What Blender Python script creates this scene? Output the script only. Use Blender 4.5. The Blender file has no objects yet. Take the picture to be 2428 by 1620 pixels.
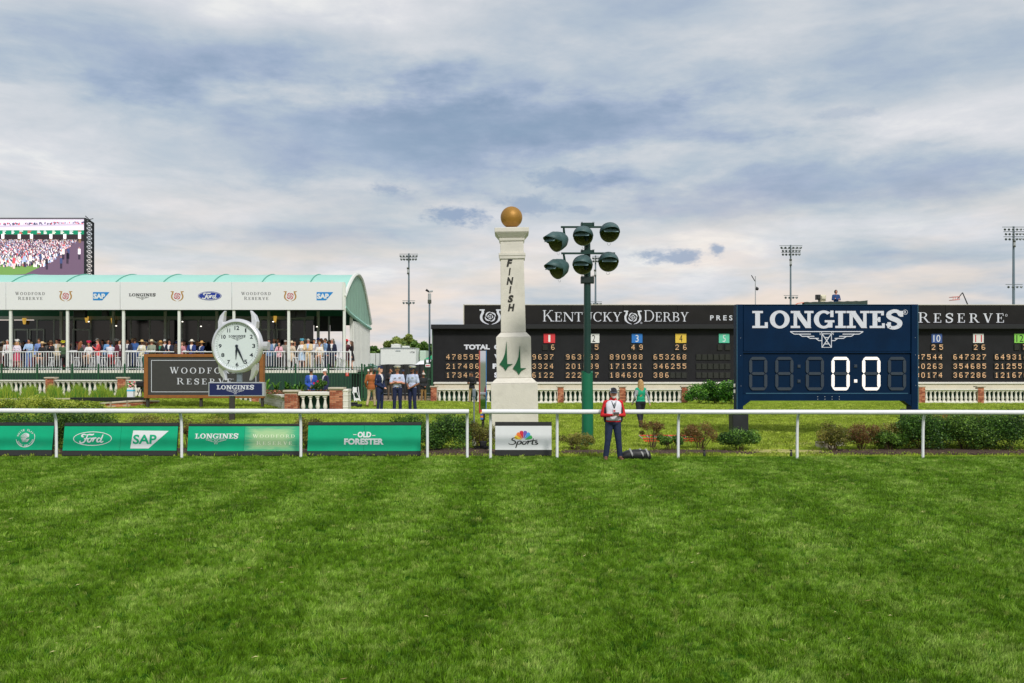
import bpy, bmesh, math, random
import numpy as np
from mathutils import Vector, Matrix, Euler
R = math.radians
random.seed(7)
scn = bpy.context.scene
COL = scn.collection

# ---------------------------------------------------------------- camera
FPX, CX, YH, EYE = 2360.0, 1214.0, 850.0, 2.5      # focal length in photo pixels, horizon row, eye height
cam_d = bpy.data.cameras.new('camera')
cam_d.lens = 35.0; cam_d.sensor_width = 36.0
cam_d.shift_y = 0.0165
cam_d.clip_end = 6000; cam_d.clip_start = 0.1
cam = bpy.data.objects.new('camera', cam_d); COL.objects.link(cam)
cam.location = (0, 0, EYE); cam.rotation_euler = (R(90), 0, 0)
scn.camera = cam
scn.view_settings.view_transform = 'Standard'
scn.view_settings.look = 'None'
scn.view_settings.exposure = 0.10
scn.view_settings.gamma = 1.0
scn.view_settings.use_curve_mapping = False

# ---------------------------------------------------------------- sky and sun
SUN_EL, SUN_AZ = R(42), R(158)        # azimuth measured from +Y clockwise: behind the camera, a little right
sun_d = bpy.data.lights.new('sun', 'SUN'); sun_d.energy = 2.4; sun_d.angle = R(10); sun_d.color = (1.0, 0.96, 0.90)
sun = bpy.data.objects.new('sun', sun_d); COL.objects.link(sun)
sd = Vector((math.sin(SUN_AZ)*math.cos(SUN_EL), math.cos(SUN_AZ)*math.cos(SUN_EL), math.sin(SUN_EL)))
sun.rotation_euler = sd.to_track_quat('Z', 'Y').to_euler()

def lin(c):
    c = c/255.0
    return c/12.92 if c <= 0.04045 else ((c+0.055)/1.055)**2.4
def rgb(r, g, b): return (lin(r), lin(g), lin(b), 1.0)

class NT:
    """small helper to write shader node trees"""
    def __init__(s, tree): s.t = tree
    def n(s, typ, **kw):
        nd = s.t.nodes.new(typ)
        for k, v in kw.items():
            if k.startswith('i_'):
                key = k[2:]
                nd.inputs[int(key) if key.isdigit() else key].default_value = v
            else: setattr(nd, k, v)
        return nd
    def l(s, a, b): s.t.links.new(a, b)
    def put(s, sock, v):
        if isinstance(v, bpy.types.NodeSocket): s.l(v, sock)
        else: sock.default_value = v
    def m(s, op, a, b=None, c=None, clamp=False):
        nd = s.n('ShaderNodeMath', operation=op); nd.use_clamp = clamp
        s.put(nd.inputs[0], a)
        if b is not None: s.put(nd.inputs[1], b)
        if c is not None: s.put(nd.inputs[2], c)
        return nd.outputs[0]
    def mix(s, f, a, b, mode='MIX'):
        nd = s.n('ShaderNodeMix', data_type='RGBA', blend_type=mode)
        s.put(nd.inputs[0], f); s.put(nd.inputs[6], a); s.put(nd.inputs[7], b)
        return nd.outputs[2]
    def ramp(s, f, lo, hi, a=0.0, b=1.0, smooth=True):
        nd = s.n('ShaderNodeMapRange', interpolation_type='SMOOTHSTEP' if smooth else 'LINEAR')
        s.put(nd.inputs[0], f); nd.inputs[1].default_value = lo; nd.inputs[2].default_value = hi
        nd.inputs[3].default_value = a; nd.inputs[4].default_value = b
        return nd.outputs[0]
    def noise(s, vec, scale, detail=4, rough=0.5, dist=0.0):
        nd = s.n('ShaderNodeTexNoise')
        if vec is not None: s.l(vec, nd.inputs['Vector'])
        nd.inputs['Scale'].default_value = scale; nd.inputs['Detail'].default_value = detail
        nd.inputs['Roughness'].default_value = rough; nd.inputs['Distortion'].default_value = dist
        return nd.outputs[0]
    def comb(s, x, y, z):
        nd = s.n('ShaderNodeCombineXYZ'); s.put(nd.inputs[0], x); s.put(nd.inputs[1], y); s.put(nd.inputs[2], z)
        return nd.outputs[0]

world = bpy.data.worlds.new('World'); scn.world = world; world.use_nodes = True
wt = world.node_tree; wt.nodes.clear(); W = NT(wt)
sky = W.n('ShaderNodeTexSky', sky_type='NISHITA'); sky.sun_disc = False
sky.sun_elevation = SUN_EL; sky.sun_rotation = SUN_AZ
sky.air_density = 1.3; sky.dust_density = 2.0
tc = W.n('ShaderNodeTexCoord')
sep = W.n('ShaderNodeSeparateXYZ'); W.l(tc.outputs['Generated'], sep.inputs[0])
dx, dy, dz = sep.outputs
az = W.m('ARCTAN2', dx, dy)                            # 0 = ahead (+Y)
hyp = W.m('SQRT', W.m('ADD', W.m('MULTIPLY', dx, dx), W.m('MULTIPLY', dy, dy)))
el = W.m('ARCTAN2', dz, hyp)
# cloud deck coordinates: the layer seen in perspective
zz = W.m('ADD', W.m('MAXIMUM', dz, 0.0), 0.10)
px_ = W.m('DIVIDE', dx, zz); py_ = W.m('DIVIDE', dy, zz)
deck = W.comb(px_, W.m('MULTIPLY', py_, 0.8), 0.0)
n_big = W.noise(deck, 0.55, 5, 0.55, 0.6)
n_mid = W.noise(deck, 1.6, 6, 0.58, 0.5)
n_fin = W.noise(deck, 5.0, 10, 0.66, 0.5)
ang = W.comb(W.m('MULTIPLY', az, 2.2), W.m('MULTIPLY', el, 9.0), 3.1)
n_band = W.noise(ang, 2.2, 6, 0.55, 0.5)
wob1 = W.m('SUBTRACT', W.noise(W.comb(W.m('MULTIPLY', az, 4.0), W.m('MULTIPLY', el, 11.0), 7.0), 2.0, 6, 0.6), 0.5)
wob2 = W.m('SUBTRACT', W.noise(W.comb(W.m('MULTIPLY', az, 30.0), W.m('MULTIPLY', el, 60.0), 2.0), 1.6, 6, 0.65), 0.5)
def blob(px, py, rx, ry, wob=1.0):
    """soft elongated cloud at a fixed direction; centre and radii given in photo pixels"""
    a0 = math.atan((px-CX)/FPX); e0 = math.atan((YH-py)/FPX)
    u = W.m('DIVIDE', W.m('SUBTRACT', az, a0), rx/FPX)
    v = W.m('DIVIDE', W.m('SUBTRACT', el, e0), ry/FPX)
    d = W.m('SQRT', W.m('ADD', W.m('MULTIPLY', u, u), W.m('MULTIPLY', v, v)))
    if rx > 130:
        d = W.m('ADD', d, W.m('MULTIPLY', wob1, 2.6*wob)); return W.ramp(d, 1.6, 0.0)
    d = W.m('ADD', d, W.m('MULTIPLY', wob2, 2.6)); return W.ramp(d, 1.25, 0.35)
def total(lst):
    acc = None
    for b, k in lst:
        t = W.m('MULTIPLY', b, k)
        acc = t if acc is None else W.m('ADD', acc, t)
    return acc
dark = total([
    (blob(900, 330, 620, 95), 0.95), (blob(1300, 290, 620, 70), 0.50), (blob(1500, 180, 700, 60), 0.32),
    (blob(230, 160, 480, 80), 0.55), (blob(700, 200, 560, 60), 0.35), (blob(2000, 450, 520, 62), 0.85),
    (blob(1700, 500, 560, 40), 0.35), (blob(620, 570, 420, 34), 0.45), (blob(2250, 230, 420, 80), 0.28),
    (blob(1650, 400, 330, 45), 0.30),
    (blob(300, 470, 520, 40), 0.25), (blob(2150, 620, 400, 22), 0.30), (blob(1500, 30, 500, 60), 0.22)])
puffs = total([
    (blob(1084, 512, 78, 25, 0.42), 0.95), (blob(1330, 420, 90, 24, 0.42), 0.75), (blob(926, 452, 44, 16, 0.4), 0.7),
    (blob(1255, 484, 80, 26, 0.45), 0.7), (blob(1590, 613, 92, 18, 0.4), 0.85), (blob(1701, 597, 20, 15, 0.3), 0.85),
    (blob(1375, 498, 36, 12, 0.4), 0.5), (blob(2010, 300, 80, 14, 0.4), 0.35)])
lightb = total([
    (blob(330, 330, 400, 60), 0.60), (blob(1750, 560, 460, 40), 0.35), (blob(500, 30, 500, 60), 0.45),
    (blob(2200, 330, 300, 50), 0.30), (blob(160, 420, 260, 60), 0.40), (blob(1200, 640, 900, 60), 0.35)])
cov = W.m('ADD', W.m('MULTIPLY', W.m('SUBTRACT', n_big, 0.5), 1.30), W.m('MULTIPLY', W.m('SUBTRACT', n_mid, 0.5), 0.62))
cov = W.m('ADD', cov, W.m('MULTIPLY', W.m('SUBTRACT', n_band, 0.5), 1.05))
cov = W.m('ADD', cov, W.m('MULTIPLY', W.m('SUBTRACT', n_fin, 0.5), 0.55))
shade = W.m('ADD', W.m('ADD', W.m('MULTIPLY', cov, 0.72), W.m('MULTIPLY', dark, 0.58)), W.m('MULTIPLY', lightb, -0.42))
shade = W.m('ADD', shade, 0.34)
shade = W.m('SUBTRACT', shade, W.m('MULTIPLY', W.m('MULTIPLY', W.m('MAXIMUM', W.m('SUBTRACT', shade, 0.45), 0.0), W.m('MAXIMUM', W.m('SUBTRACT', shade, 0.45), 0.0)), 0.42), clamp=True)
cr = W.n('ShaderNodeValToRGB'); W.l(shade, cr.inputs[0])
els = cr.color_ramp.elements
els[0].position = 0.0; els[0].color = rgb(232, 232, 231)
els[1].position = 1.0; els[1].color = rgb(130, 152, 179)
for p, c in ((0.16, rgb(214, 216, 221)), (0.36, rgb(198, 204, 211)), (0.55, rgb(179, 191, 204)), (0.74, rgb(160, 175, 198))):
    e = els.new(p); e.color = c
hz = W.ramp(el, 0.20, 0.0)                               # warm light low over the horizon
warmn = W.ramp(W.noise(ang, 3.3, 4, 0.5), 0.36, 0.66)
col = W.mix(W.m('MULTIPLY', W.m('MULTIPLY', hz, warmn), 0.85), cr.outputs[0], rgb(244, 224, 206))
col = W.mix(W.m('MULTIPLY', puffs, 0.95, clamp=True), col, rgb(140, 160, 188))
# the clear sky behind shows faintly through thin cloud
skyk = W.n('ShaderNodeVectorMath', operation='SCALE'); W.l(sky.outputs[0], skyk.inputs[0]); skyk.inputs[3].default_value = 0.10
thin = W.m('MULTIPLY', W.ramp(n_mid, 0.40, 0.62), 0.16)
thin = W.m('MULTIPLY', thin, W.ramp(el, 0.0, 0.12))
col = W.mix(thin, col, skyk.outputs[0])
low = W.mix(W.ramp(dz, -0.02, 0.0), rgb(120, 124, 118), col)
bgc = W.n('ShaderNodeVectorMath', operation='SCALE'); W.l(low, bgc.inputs[0]); bgc.inputs[3].default_value = 10.0
bg = W.n('ShaderNodeBackground'); W.l(bgc.outputs[0], bg.inputs[0]); bg.inputs[1].default_value = 0.1
wo = W.n('ShaderNodeOutputWorld'); W.l(bg.outputs[0], wo.inputs[0])

# ---------------------------------------------------------------- helpers
def PX(px, py, D):
    return Vector(((px-CX)/FPX*D, D, EYE-(py-YH)/FPX*D))
def SC(D): return D/FPX

def sstep(t, a, b):
    t = min(1, max(0, (t-a)/(b-a))); return t*t*(3-2*t)
def gz(x, y):
    """height of the lawn"""
    m = 0.34*sstep(y, 28, 38)*(1-sstep(x, -3.2, 0.5))
    m *= 1-0.75*sstep(y, 48, 54)*sstep(x, -14.5, -12.5)
    m += 0.25*sstep(y, 42, 47)*(1-sstep(x, -14.5, -12.5))
    m += 0.03*math.sin(x*0.5+1)*math.sin(y*0.33)*sstep(y, 27, 31)
    return m
def GP(px, py):
    """world point of the lawn under a photo pixel"""
    D = 20.0
    while D < 120:
        p = PX(px, py, D)
        if p.z <= gz(p.x, p.y): break
        D += 0.05
    return Vector((p.x, p.y, gz(p.x, p.y)))

_m = {}
def mat(name, color, rough=0.6, metal=0.0, var=0.0, scale=6.0, bump=0.0, bscale=40.0, emit=0.0, spec=0.5, dirt=None, coat=0.0, trans=0.0):
    if name in _m: return _m[name]
    m = bpy.data.materials.new(name); m.use_nodes = True
    N = NT(m.node_tree); b = m.node_tree.nodes['Principled BSDF']
    b.inputs['Base Color'].default_value = color; b.inputs['Roughness'].default_value = rough
    b.inputs['Metallic'].default_value = metal; b.inputs['Specular IOR Level'].default_value = spec
    if coat: b.inputs['Coat Weight'].default_value = coat
    if trans: b.inputs['Transmission Weight'].default_value = trans
    if var or dirt or bump: t = N.n('ShaderNodeTexCoord')
    c = None
    if var:
        f = N.noise(t.outputs['Object'], scale, 5, 0.6)
        dk = tuple(v*(1-var) for v in color[:3])+(1,); lt = tuple(min(1, v*(1+var)) for v in color[:3])+(1,)
        c = N.mix(N.ramp(f, 0.3, 0.7), dk, lt)
    if dirt:
        f2 = N.ramp(N.noise(t.outputs['Object'], scale*0.6+1.3, 7, 0.7), 0.52, 0.75)
        c = N.mix(N.m('MULTIPLY', f2, dirt[1]), c if c is not None else color, dirt[0])
    if c is not None: N.l(c, b.inputs['Base Color'])
    if bump:
        bn = N.n('ShaderNodeBump'); bn.inputs['Strength'].default_value = bump; bn.inputs['Distance'].default_value = 0.02
        N.l(N.noise(t.outputs['Object'], bscale, 5, 0.6), bn.inputs['Height']); N.l(bn.outputs[0], b.inputs['Normal'])
    if emit:
        b.inputs['Emission Color'].default_value = color; b.inputs['Emission Strength'].default_value = emit
    _m[name] = m
    return m

class MB:
    """collects shapes, then links them as ONE mesh object"""
    def __init__(s): s.v = []; s.f = []; s.mi = []
    def add(s, vs, fs, k=0, M=None):
        o = len(s.v)
        s.v += [tuple(M @ Vector(p)) for p in vs] if M is not None else [tuple(p) for p in vs]
        s.f += [tuple(i+o for i in f) for f in fs]; s.mi += [k]*len(fs)
    def box(s, x0, x1, y0, y1, z0, z1, k=0, M=None, ch=0.0):
        if ch > 0:
            c = min(ch, (x1-x0)/2.2, (z1-z0)/2.2, (y1-y0)/2.2)
            vs = []
            for (ya, q) in ((y0, c), (y0+c, 0), (y1-c, 0), (y1, c)):
                vs += [(x0+q, ya, z0+q), (x1-q, ya, z0+q), (x1-q, ya, z1-q), (x0+q, ya, z1-q)]
            fs = [(0, 1, 2, 3), (15, 14, 13, 12)]
            for a in range(3):
                for b in range(4):
                    p, q = a*4+b, a*4+(b+1) % 4
                    fs.append((q, p, p+4, q+4))
            s.add(vs, fs, k, M); return s
        vs = [(x0, y0, z0), (x1, y0, z0), (x1, y1, z0), (x0, y1, z0), (x0, y0, z1), (x1, y0, z1), (x1, y1, z1), (x0, y1, z1)]
        s.add(vs, [(0, 3, 2, 1), (4, 5, 6, 7), (0, 1, 5, 4), (1, 2, 6, 5), (2, 3, 7, 6), (3, 0, 4, 7)], k, M); return s
    def tube(s, pts, r, n=8, k=0, cap=True, flat=1.0):
        pts = [Vector(p) for p in pts]; rs = r if isinstance(r, (list, tuple)) else [r]*len(pts)
        rings = []
        up = None
        for i, p in enumerate(pts):
            d = (pts[min(i+1, len(pts)-1)]-pts[max(i-1, 0)]).normalized()
            if up is None:
                up = Vector((0, 0, 1)) if abs(d.z) < 0.9 else Vector((0, 1, 0))
            a = d.cross(up).normalized(); b = a.cross(d).normalized(); up = b
            rings.append([p+a*math.cos(2*math.pi*j/n)*rs[i]+b*math.sin(2*math.pi*j/n)*rs[i]*flat for j in range(n)])
        vs = [tuple(q) for ring in rings for q in ring]; fs = []
        for i in range(len(pts)-1):
            for j in range(n):
                fs.append((i*n+j, i*n+(j+1) % n, (i+1)*n+(j+1) % n, (i+1)*n+j))
        if cap: fs.append(tuple(range(n-1, -1, -1))); fs.append(tuple((len(pts)-1)*n+j for j in range(n)))
        s.add(vs, fs, k); return s
    def lathe(s, prof, n=16, k=0, M=None, a0=0.0, a1=2*math.pi, sx=1.0, sy=1.0):
        full = abs(a1-a0-2*math.pi) < 1e-6; cnt = n if full else n+1
        vs = []; fs = []
        for (r, z) in prof:
            for j in range(cnt):
                a = a0+(a1-a0)*j/n; vs.append((r*math.cos(a)*sx, r*math.sin(a)*sy, z))
        for i in range(len(prof)-1):
            for j in range(n):
                q = (j+1) % cnt
                fs.append((i*cnt+j, i*cnt+q, (i+1)*cnt+q, (i+1)*cnt+j))
        s.add(vs, fs, k, M); return s
    def ell(s, c, r, n=12, m=8, k=0, M=None):
        vs = []; fs = []
        for i in range(m+1):
            t = math.pi*i/m
            for j in range(n):
                a = 2*math.pi*j/n
                vs.append((c[0]+r[0]*math.sin(t)*math.cos(a), c[1]+r[1]*math.sin(t)*math.sin(a), c[2]-r[2]*math.cos(t)))
        for i in range(m):
            for j in range(n):
                fs.append((i*n+j, i*n+(j+1) % n, (i+1)*n+(j+1) % n, (i+1)*n+j))
        s.add(vs, fs, k, M); return s
    def prism(s, poly, y0, y1, k=0, M=None):
        """poly in x,z (counter clockwise seen from -y), thickness along y"""
        n = len(poly)
        vs = [(p[0], y0, p[1]) for p in poly]+[(p[0], y1, p[1]) for p in poly]
        fs = [tuple(range(n)), tuple(range(2*n-1, n-1, -1))]+[((i+1) % n, i, i+n, (i+1) % n+n) for i in range(n)]
        s.add(vs, fs, k, M); return s
    def quad(s, a, b, c, d, k=0): s.add([a, b, c, d], [(0, 1, 2, 3)], k); return s
    def mesh(s, name, mats, smooth=False):
        me = bpy.data.meshes.new(name); me.from_pydata(s.v, [], s.f)
        if not isinstance(mats, (list, tuple)): mats = [mats]
        for m_ in mats: me.materials.append(m_)
        if len(mats) > 1: me.polygons.foreach_set('material_index', s.mi)
        me.validate(); me.update()
        if smooth:
            me.polygons.foreach_set('use_smooth', [True]*len(me.polygons))
            if hasattr(me, 'set_sharp_from_angle'): me.set_sharp_from_angle(angle=R(40))
        return me
    def build(s, name, mats, parent=None, loc=None, smooth=False, rot=None):
        return link(name, s.mesh(name, mats, smooth), parent, loc, rot)
def link(name, me, parent=None, loc=None, rot=None):
    o = bpy.data.objects.new(name, me); COL.objects.link(o)
    if parent is not None: o.parent = parent
    if loc is not None: o.location = loc
    if rot is not None: o.rotation_euler = rot
    return o
def tag(o, label=None, cat=None, group=None, kind=None):
    if label: o['label'] = label
    if cat: o['category'] = cat
    if group: o['group'] = group
    if kind: o['kind'] = kind
    return o
def thing(name, label, cat, loc=(0, 0, 0), group=None, rz=0.0):
    o = bpy.data.objects.new(name, None); COL.objects.link(o)
    o.location = loc; o.rotation_euler = (0, 0, rz); o.empty_display_size = 0.2
    return tag(o, label, cat, group)
class Loc:
    """photo pixels -> local metres of a thing that stands at distance D with its base at pixel (x0, y0)"""
    def __init__(s, x0, y0, D): s.x0, s.y0, s.D, s.k = x0, y0, D, D/FPX; s.o = PX(x0, y0, D)
    def x(s, px): return (px-s.x0)*s.k
    def z(s, py): return (s.y0-py)*s.k
    def box(s, mb, x0, x1, y0, y1, d0, d1, k=0, ch=0.0):
        mb.box(s.x(x0), s.x(x1), d0, d1, s.z(y1), s.z(y0), k, None, ch); return mb

# ---------------------------------------------------------------- lettering
_fc = {}
def font_polys(txt, bold=0.0, shear=0.0, space=1.0):
    key = (txt, bold, shear, space)
    if key in _fc: return _fc[key]
    cu = bpy.data.curves.new('t', 'FONT'); cu.body = txt; cu.size = 1; cu.offset = bold; cu.shear = shear; cu.space_character = space
    cu.resolution_u = 3
    ob = bpy.data.objects.new('t', cu); COL.objects.link(ob)
    dg = bpy.context.evaluated_depsgraph_get(); me = bpy.data.meshes.new_from_object(ob.evaluated_get(dg))
    vs = [(v.co.x, v.co.y) for v in me.vertices]; fs = [tuple(p.vertices) for p in me.polygons]
    bpy.data.objects.remove(ob); bpy.data.curves.remove(cu); bpy.data.meshes.remove(me)
    _fc[key] = (vs, fs); return _fc[key]
def fit(vs, x0, x1, z0, z1):
    xs = [v[0] for v in vs]; zs = [v[1] for v in vs]
    ax, bx, az_, bz = min(xs), max(xs), min(zs), max(zs)
    kx = (x1-x0)/max(1e-6, bx-ax); kz = (z1-z0)/max(1e-6, bz-az_)
    return [(x0+(v[0]-ax)*kx, z0+(v[1]-az_)*kz)+tuple(v[2:]) for v in vs]
def put_text(mb, txt, x0, x1, z0, z1, y, k=0, bold=0.0, shear=0.0, space=1.0):
    vs, fs = font_polys(txt, bold, shear, space)
    mb.add([(a, y, b) for a, b in fit(vs, x0, x1, z0, z1)], fs, k)
def put_polys(mb, polys, x0, x1, z0, z1, y, k=0, eps=0.0006, box=None):
    """polys: list of (list of 2D points); fitted together into the rectangle; each lies a hair above the last"""
    allp = [p for q in polys for p in q] if box is None else box
    xs = [p[0] for p in allp]; zs = [p[1] for p in allp]
    ax, bx, az_, bz = min(xs), max(xs), min(zs), max(zs); kx = (x1-x0)/(bx-ax); kz = (z1-z0)/(bz-az_)
    for i, q in enumerate(polys):
        pts = [(x0+(p[0]-ax)*kx, z0+(p[1]-az_)*kz) for p in q]
        ar = sum(pts[j][0]*pts[(j+1) % len(pts)][1]-pts[(j+1) % len(pts)][0]*pts[j][1] for j in range(len(pts)))
        if ar < 0: pts = pts[::-1]
        mb.add([(a, y-(i % 7)*eps, b) for a, b in pts], [tuple(range(len(pts)))], k)
def ribbon(pts, ws, closed=False):
    """stroke of varying width -> list of quads"""
    n = len(pts); L = []; Rr = []
    for i in range(n):
        a = pts[(i-1) % n] if (closed or i > 0) else pts[i]; b = pts[(i+1) % n] if (closed or i < n-1) else pts[i]
        dx_, dy_ = b[0]-a[0], b[1]-a[1]; q = math.hypot(dx_, dy_) or 1
        w = ws[i] if isinstance(ws, (list, tuple)) else ws
        L.append((pts[i][0]-dy_/q*w/2, pts[i][1]+dx_/q*w/2)); Rr.append((pts[i][0]+dy_/q*w/2, pts[i][1]-dx_/q*w/2))
    rng = range(n) if closed else range(n-1)
    return [[Rr[i], Rr[(i+1) % n], L[(i+1) % n], L[i]] for i in rng]
def put_ribbons(mb, strokes, x0, x1, z0, z1, y, k=0, box=None):
    """strokes = list of (pts, width); each stroke is one flat strip"""
    allp = [p for s_, w in strokes for p in s_] if box is None else box
    xs = [p[0] for p in allp]; zs = [p[1] for p in allp]
    ax, bx, az_, bz = min(xs), max(xs), min(zs), max(zs); kx = (x1-x0)/(bx-ax); kz = (z1-z0)/(bz-az_)
    for i, (s_, w) in enumerate(strokes):
        for q in ribbon(s_, w):
            pts = [(x0+(p[0]-ax)*kx, z0+(p[1]-az_)*kz) for p in q]
            mb.add([(a, y-(i % 9)*0.0006, b) for a, b in pts], [(0, 1, 2, 3)], k)
def spline(ctrl, n=8):
    """Catmull-Rom through control points"""
    out = []
    P_ = [ctrl[0]]+list(ctrl)+[ctrl[-1]]
    for i in range(1, len(P_)-2):
        for j in range(n):
            t = j/n
            out.append(tuple(0.5*((2*P_[i][c])+(-P_[i-1][c]+P_[i+1][c])*t+(2*P_[i-1][c]-5*P_[i][c]+4*P_[i+1][c]-P_[i+2][c])*t*t
                       + (-P_[i-1][c]+3*P_[i][c]-3*P_[i+1][c]+P_[i+2][c])*t**3) for c in range(2)))
    out.append(tuple(ctrl[-1])); return out
def arcp(cx, cy, rx, ry, a0, a1, n=20):
    return [(cx+rx*math.cos(R(a0+(a1-a0)*i/n)), cy+ry*math.sin(R(a0+(a1-a0)*i/n))) for i in range(n+1)]
def glyph(ch, T, t, s):
    """serif capitals of height 1 -> (list of polygons, advance). T stem, t hairline, s serif thickness"""
    e = T*0.62 if T > .17 else T*0.75
    def rect(x0, y0, x1, y1): return [(x0, y0), (x1, y0), (x1, y1), (x0, y1)]
    def ser(xa, xb, y, up): return rect(xa-e, y, xb+e, y+s) if up else rect(xa-e, y-s, xb+e, y)
    def stem(x, w=T): return [rect(x, 0, x+w, 1), ser(x, x+w, 0, True), ser(x, x+w, 1, False)]
    def diag(xa, ya, xb, yb, w): return [(xa-w/2, ya), (xa+w/2, ya), (xb+w/2, yb), (xb-w/2, yb)]
    def bowl(cx, cy, rx, ry, a0, a1, wT, wt, n=18):
        o = arcp(cx, cy, rx, ry, a0, a1, n); i_ = arcp(cx, cy, rx-wT, ry-wt, a0, a1, n)
        return [[o[j], o[j+1], i_[j+1], i_[j]] for j in range(n)]
    g = []
    if ch == 'L': g = stem(e)+[rect(e, 0, .72, s), rect(.72-s*1.1, 0, .72, .34)]; w = .78
    elif ch == 'I': g = stem(e); w = 2*e+T
    elif ch == 'O': g = bowl(.46, .5, .46, .53, 0, 360, T*1.05, t, 30); w = .94
    elif ch == 'C': g = bowl(.46, .5, .46, .53, 48, 318, T*1.05, t, 24)+[rect(.74, .68, .74+t, 1.0)]; w = .86
    elif ch == 'G': g = bowl(.46, .5, .46, .53, 48, 330, T*1.05, t, 24)+[rect(.76, .64, .76+t, 1.02), rect(.86-T, .03, .86, .46), rect(.86-T-e, .46-s, .86+e*.7, .46)]; w = .96
    elif ch == 'N': g = stem(e, t*1.05)+stem(.92-t, t*1.05)[0:1]+[ser(.92-t, .92, 1, False)]+[diag(e+T*.5, 1, .92-T*.45, 0, T*1.25)]; w = .96+e*.6
    elif ch == 'E': g = stem(e)+[rect(e, 0, .70, s), rect(e, 1-s, .66, 1), rect(e, .5-s/2, .50, .5+s/2), rect(.70-s, 0, .70, .28), rect(.66-s, .74, .66, 1), rect(.50-s*.9, .36, .50, .64)]; w = .76
    elif ch == 'F': g = stem(e)+[rect(e, 1-s, .66, 1), rect(e, .5-s/2, .50, .5+s/2), rect(.66-s, .72, .66, 1), rect(.50-s*.9, .36, .50, .64)]; w = .70
    elif ch == 'D': g = stem(e)+bowl(.40, .5, .48, .5, -90, 90, T*1.05, s)+[rect(e, 0, .42, s), rect(e, 1-s, .42, 1)]; w = .92
    elif ch in 'RPB':
        g = stem(e)+bowl(.38, .74, .32, .26, -90, 90, T*.95, s, 12)+[rect(e, 1-s, .40, 1), rect(e, .48, .40, .48+s)]
        if ch == 'R': g += [diag(.46, .5, .80, 0, T*1.1), rect(.72, 0, .94, s)]; w = .92
        elif ch == 'B': g += bowl(.40, .25, .36, .27, -90, 90, T*.95, s, 12)+[rect(e, 0, .42, s)]; w = .80
        else: w = .74
    elif ch == 'S':
        c = spline([(.64, .74), (.52, .95), (.33, .99), (.13, .88), (.10, .70), (.24, .57), (.46, .46), (.60, .32), (.56, .12), (.36, .015), (.15, .06), (.05, .27)], 5)
        ws = [t+(T*1.05-t)*math.exp(-((i/len(c)-.5)/.2)**2)+.2*T for i in range(len(c))]
        g = ribbon(c, ws)+[rect(.60, .66, .60+t*1.1, 1.0), rect(.03, 0, .03+t*1.1, .34)]; w = .72
    elif ch == 'V': g = [diag(.16, 1, .46, 0, T*1.15), diag(.76, 1, .46, 0, t*1.2), rect(.0, 1-s, .32, 1), rect(.62, 1-s, .90, 1)]; w = .86
    elif ch == 'W': g = [diag(.14, 1, .38, 0, T*1.1), diag(.60, 1, .38, 0, t*1.2), diag(.56, 1, .82, 0, T*1.1), diag(1.10, 1, .82, 0, t*1.2), rect(0, 1-s, .30, 1), rect(.42, 1-s, .70, 1), rect(.96, 1-s, 1.22, 1)]; w = 1.2
    elif ch == 'Y': g = [diag(.13, 1, .42, .42, T*1.1), diag(.74, 1, .44, .42, t*1.2), rect(.42-T/2, 0, .42+T/2, .46), rect(.42-T/2-e, 0, .42+T/2+e, s), rect(0, 1-s, .30, 1), rect(.60, 1-s, .88, 1)]; w = .84
    elif ch == 'K': g = stem(e)+[diag(.66, 1, e+T, .42, t*1.3), diag(.36, .60, .74, 0, T*1.15), rect(.54, 1-s, .82, 1), rect(.62, 0, .92, s)]; w = .88
    elif ch == 'T': g = [rect(.38-T/2, 0, .38+T/2, 1), rect(.38-T/2-e, 0, .38+T/2+e, s), rect(0, 1-s, .76, 1), rect(0, .74, s, 1), rect(.76-s, .74, .76, 1)]; w = .78
    elif ch == 'U': g = [rect(.12, .34, .12+T, 1), rect(.70, .34, .70+t, 1), rect(0, 1-s, .30+T*.4, 1), rect(.60, 1-s, .88, 1)]+bowl(.41+(t)/4, .34, .29+t/2, .36, 180, 360, T, t, 14); w = .86
    elif ch == ' ': w = .5
    else: g = [rect(0, 0, .5, 1)]; w = .6
    return g, w
def serif_word(word, T=.14, t=.06, s=.05, gap=.12, first=1.0):
    polys = []; x = 0
    for i, ch in enumerate(word):
        k = first if i == 0 else 1.0
        g, w = glyph(ch, T/k if k > 1 else T, t/k if k > 1 else t, s/k if k > 1 else s)
        polys += [[(x+p[0]*k, p[1]*k) for p in q] for q in g]; x += w*k+gap
    return polys
def put_serif(mb, word, x0, x1, z0, z1, y, k=0, **kw): put_polys(mb, serif_word(word, **kw), x0, x1, z0, z1, y, k)
SLAB = dict(T=.22, t=.15, s=.13, gap=.03)
ROMAN = dict(T=.15, t=.06, s=.055, gap=.34)
def winged_glass(mb, x0, x1, z0, z1, y, k=0):
    S_ = []; w = .055
    for sg in (-1, 1):
        S_ += [([(sg*1.0*2.3, 1), (sg*.45, 1), (sg*.42, .80), (sg*.30, .96)], w), ([(sg*2.3, 1), (sg*2.05, .84), (sg*1.0, .84)], w),
               ([(sg*1.75, .84), (sg*1.55, .70), (sg*.78, .70)], w), ([(sg*1.25, .70), (sg*1.05, .57), (sg*.5, .57)], w),
               ([(sg*.7, .57), (sg*.5, .43), (sg*.28, .43)], w)]
    S_ += [([(-.3, .86), (.3, .86), (.3, 0), (-.3, 0), (-.3, .86)], w), ([(-.27, .83), (.27, .03)], w), ([(.27, .83), (-.27, .03)], w),
           ([(-.14, .62), (.14, .62)], w), ([(-.14, .22), (.14, .22)], w), ([(-.45, 1), (.0, 1.0), (.45, 1)], w)]
    put_ribbons(mb, S_, x0, x1, z0, z1, y, k)
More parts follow.
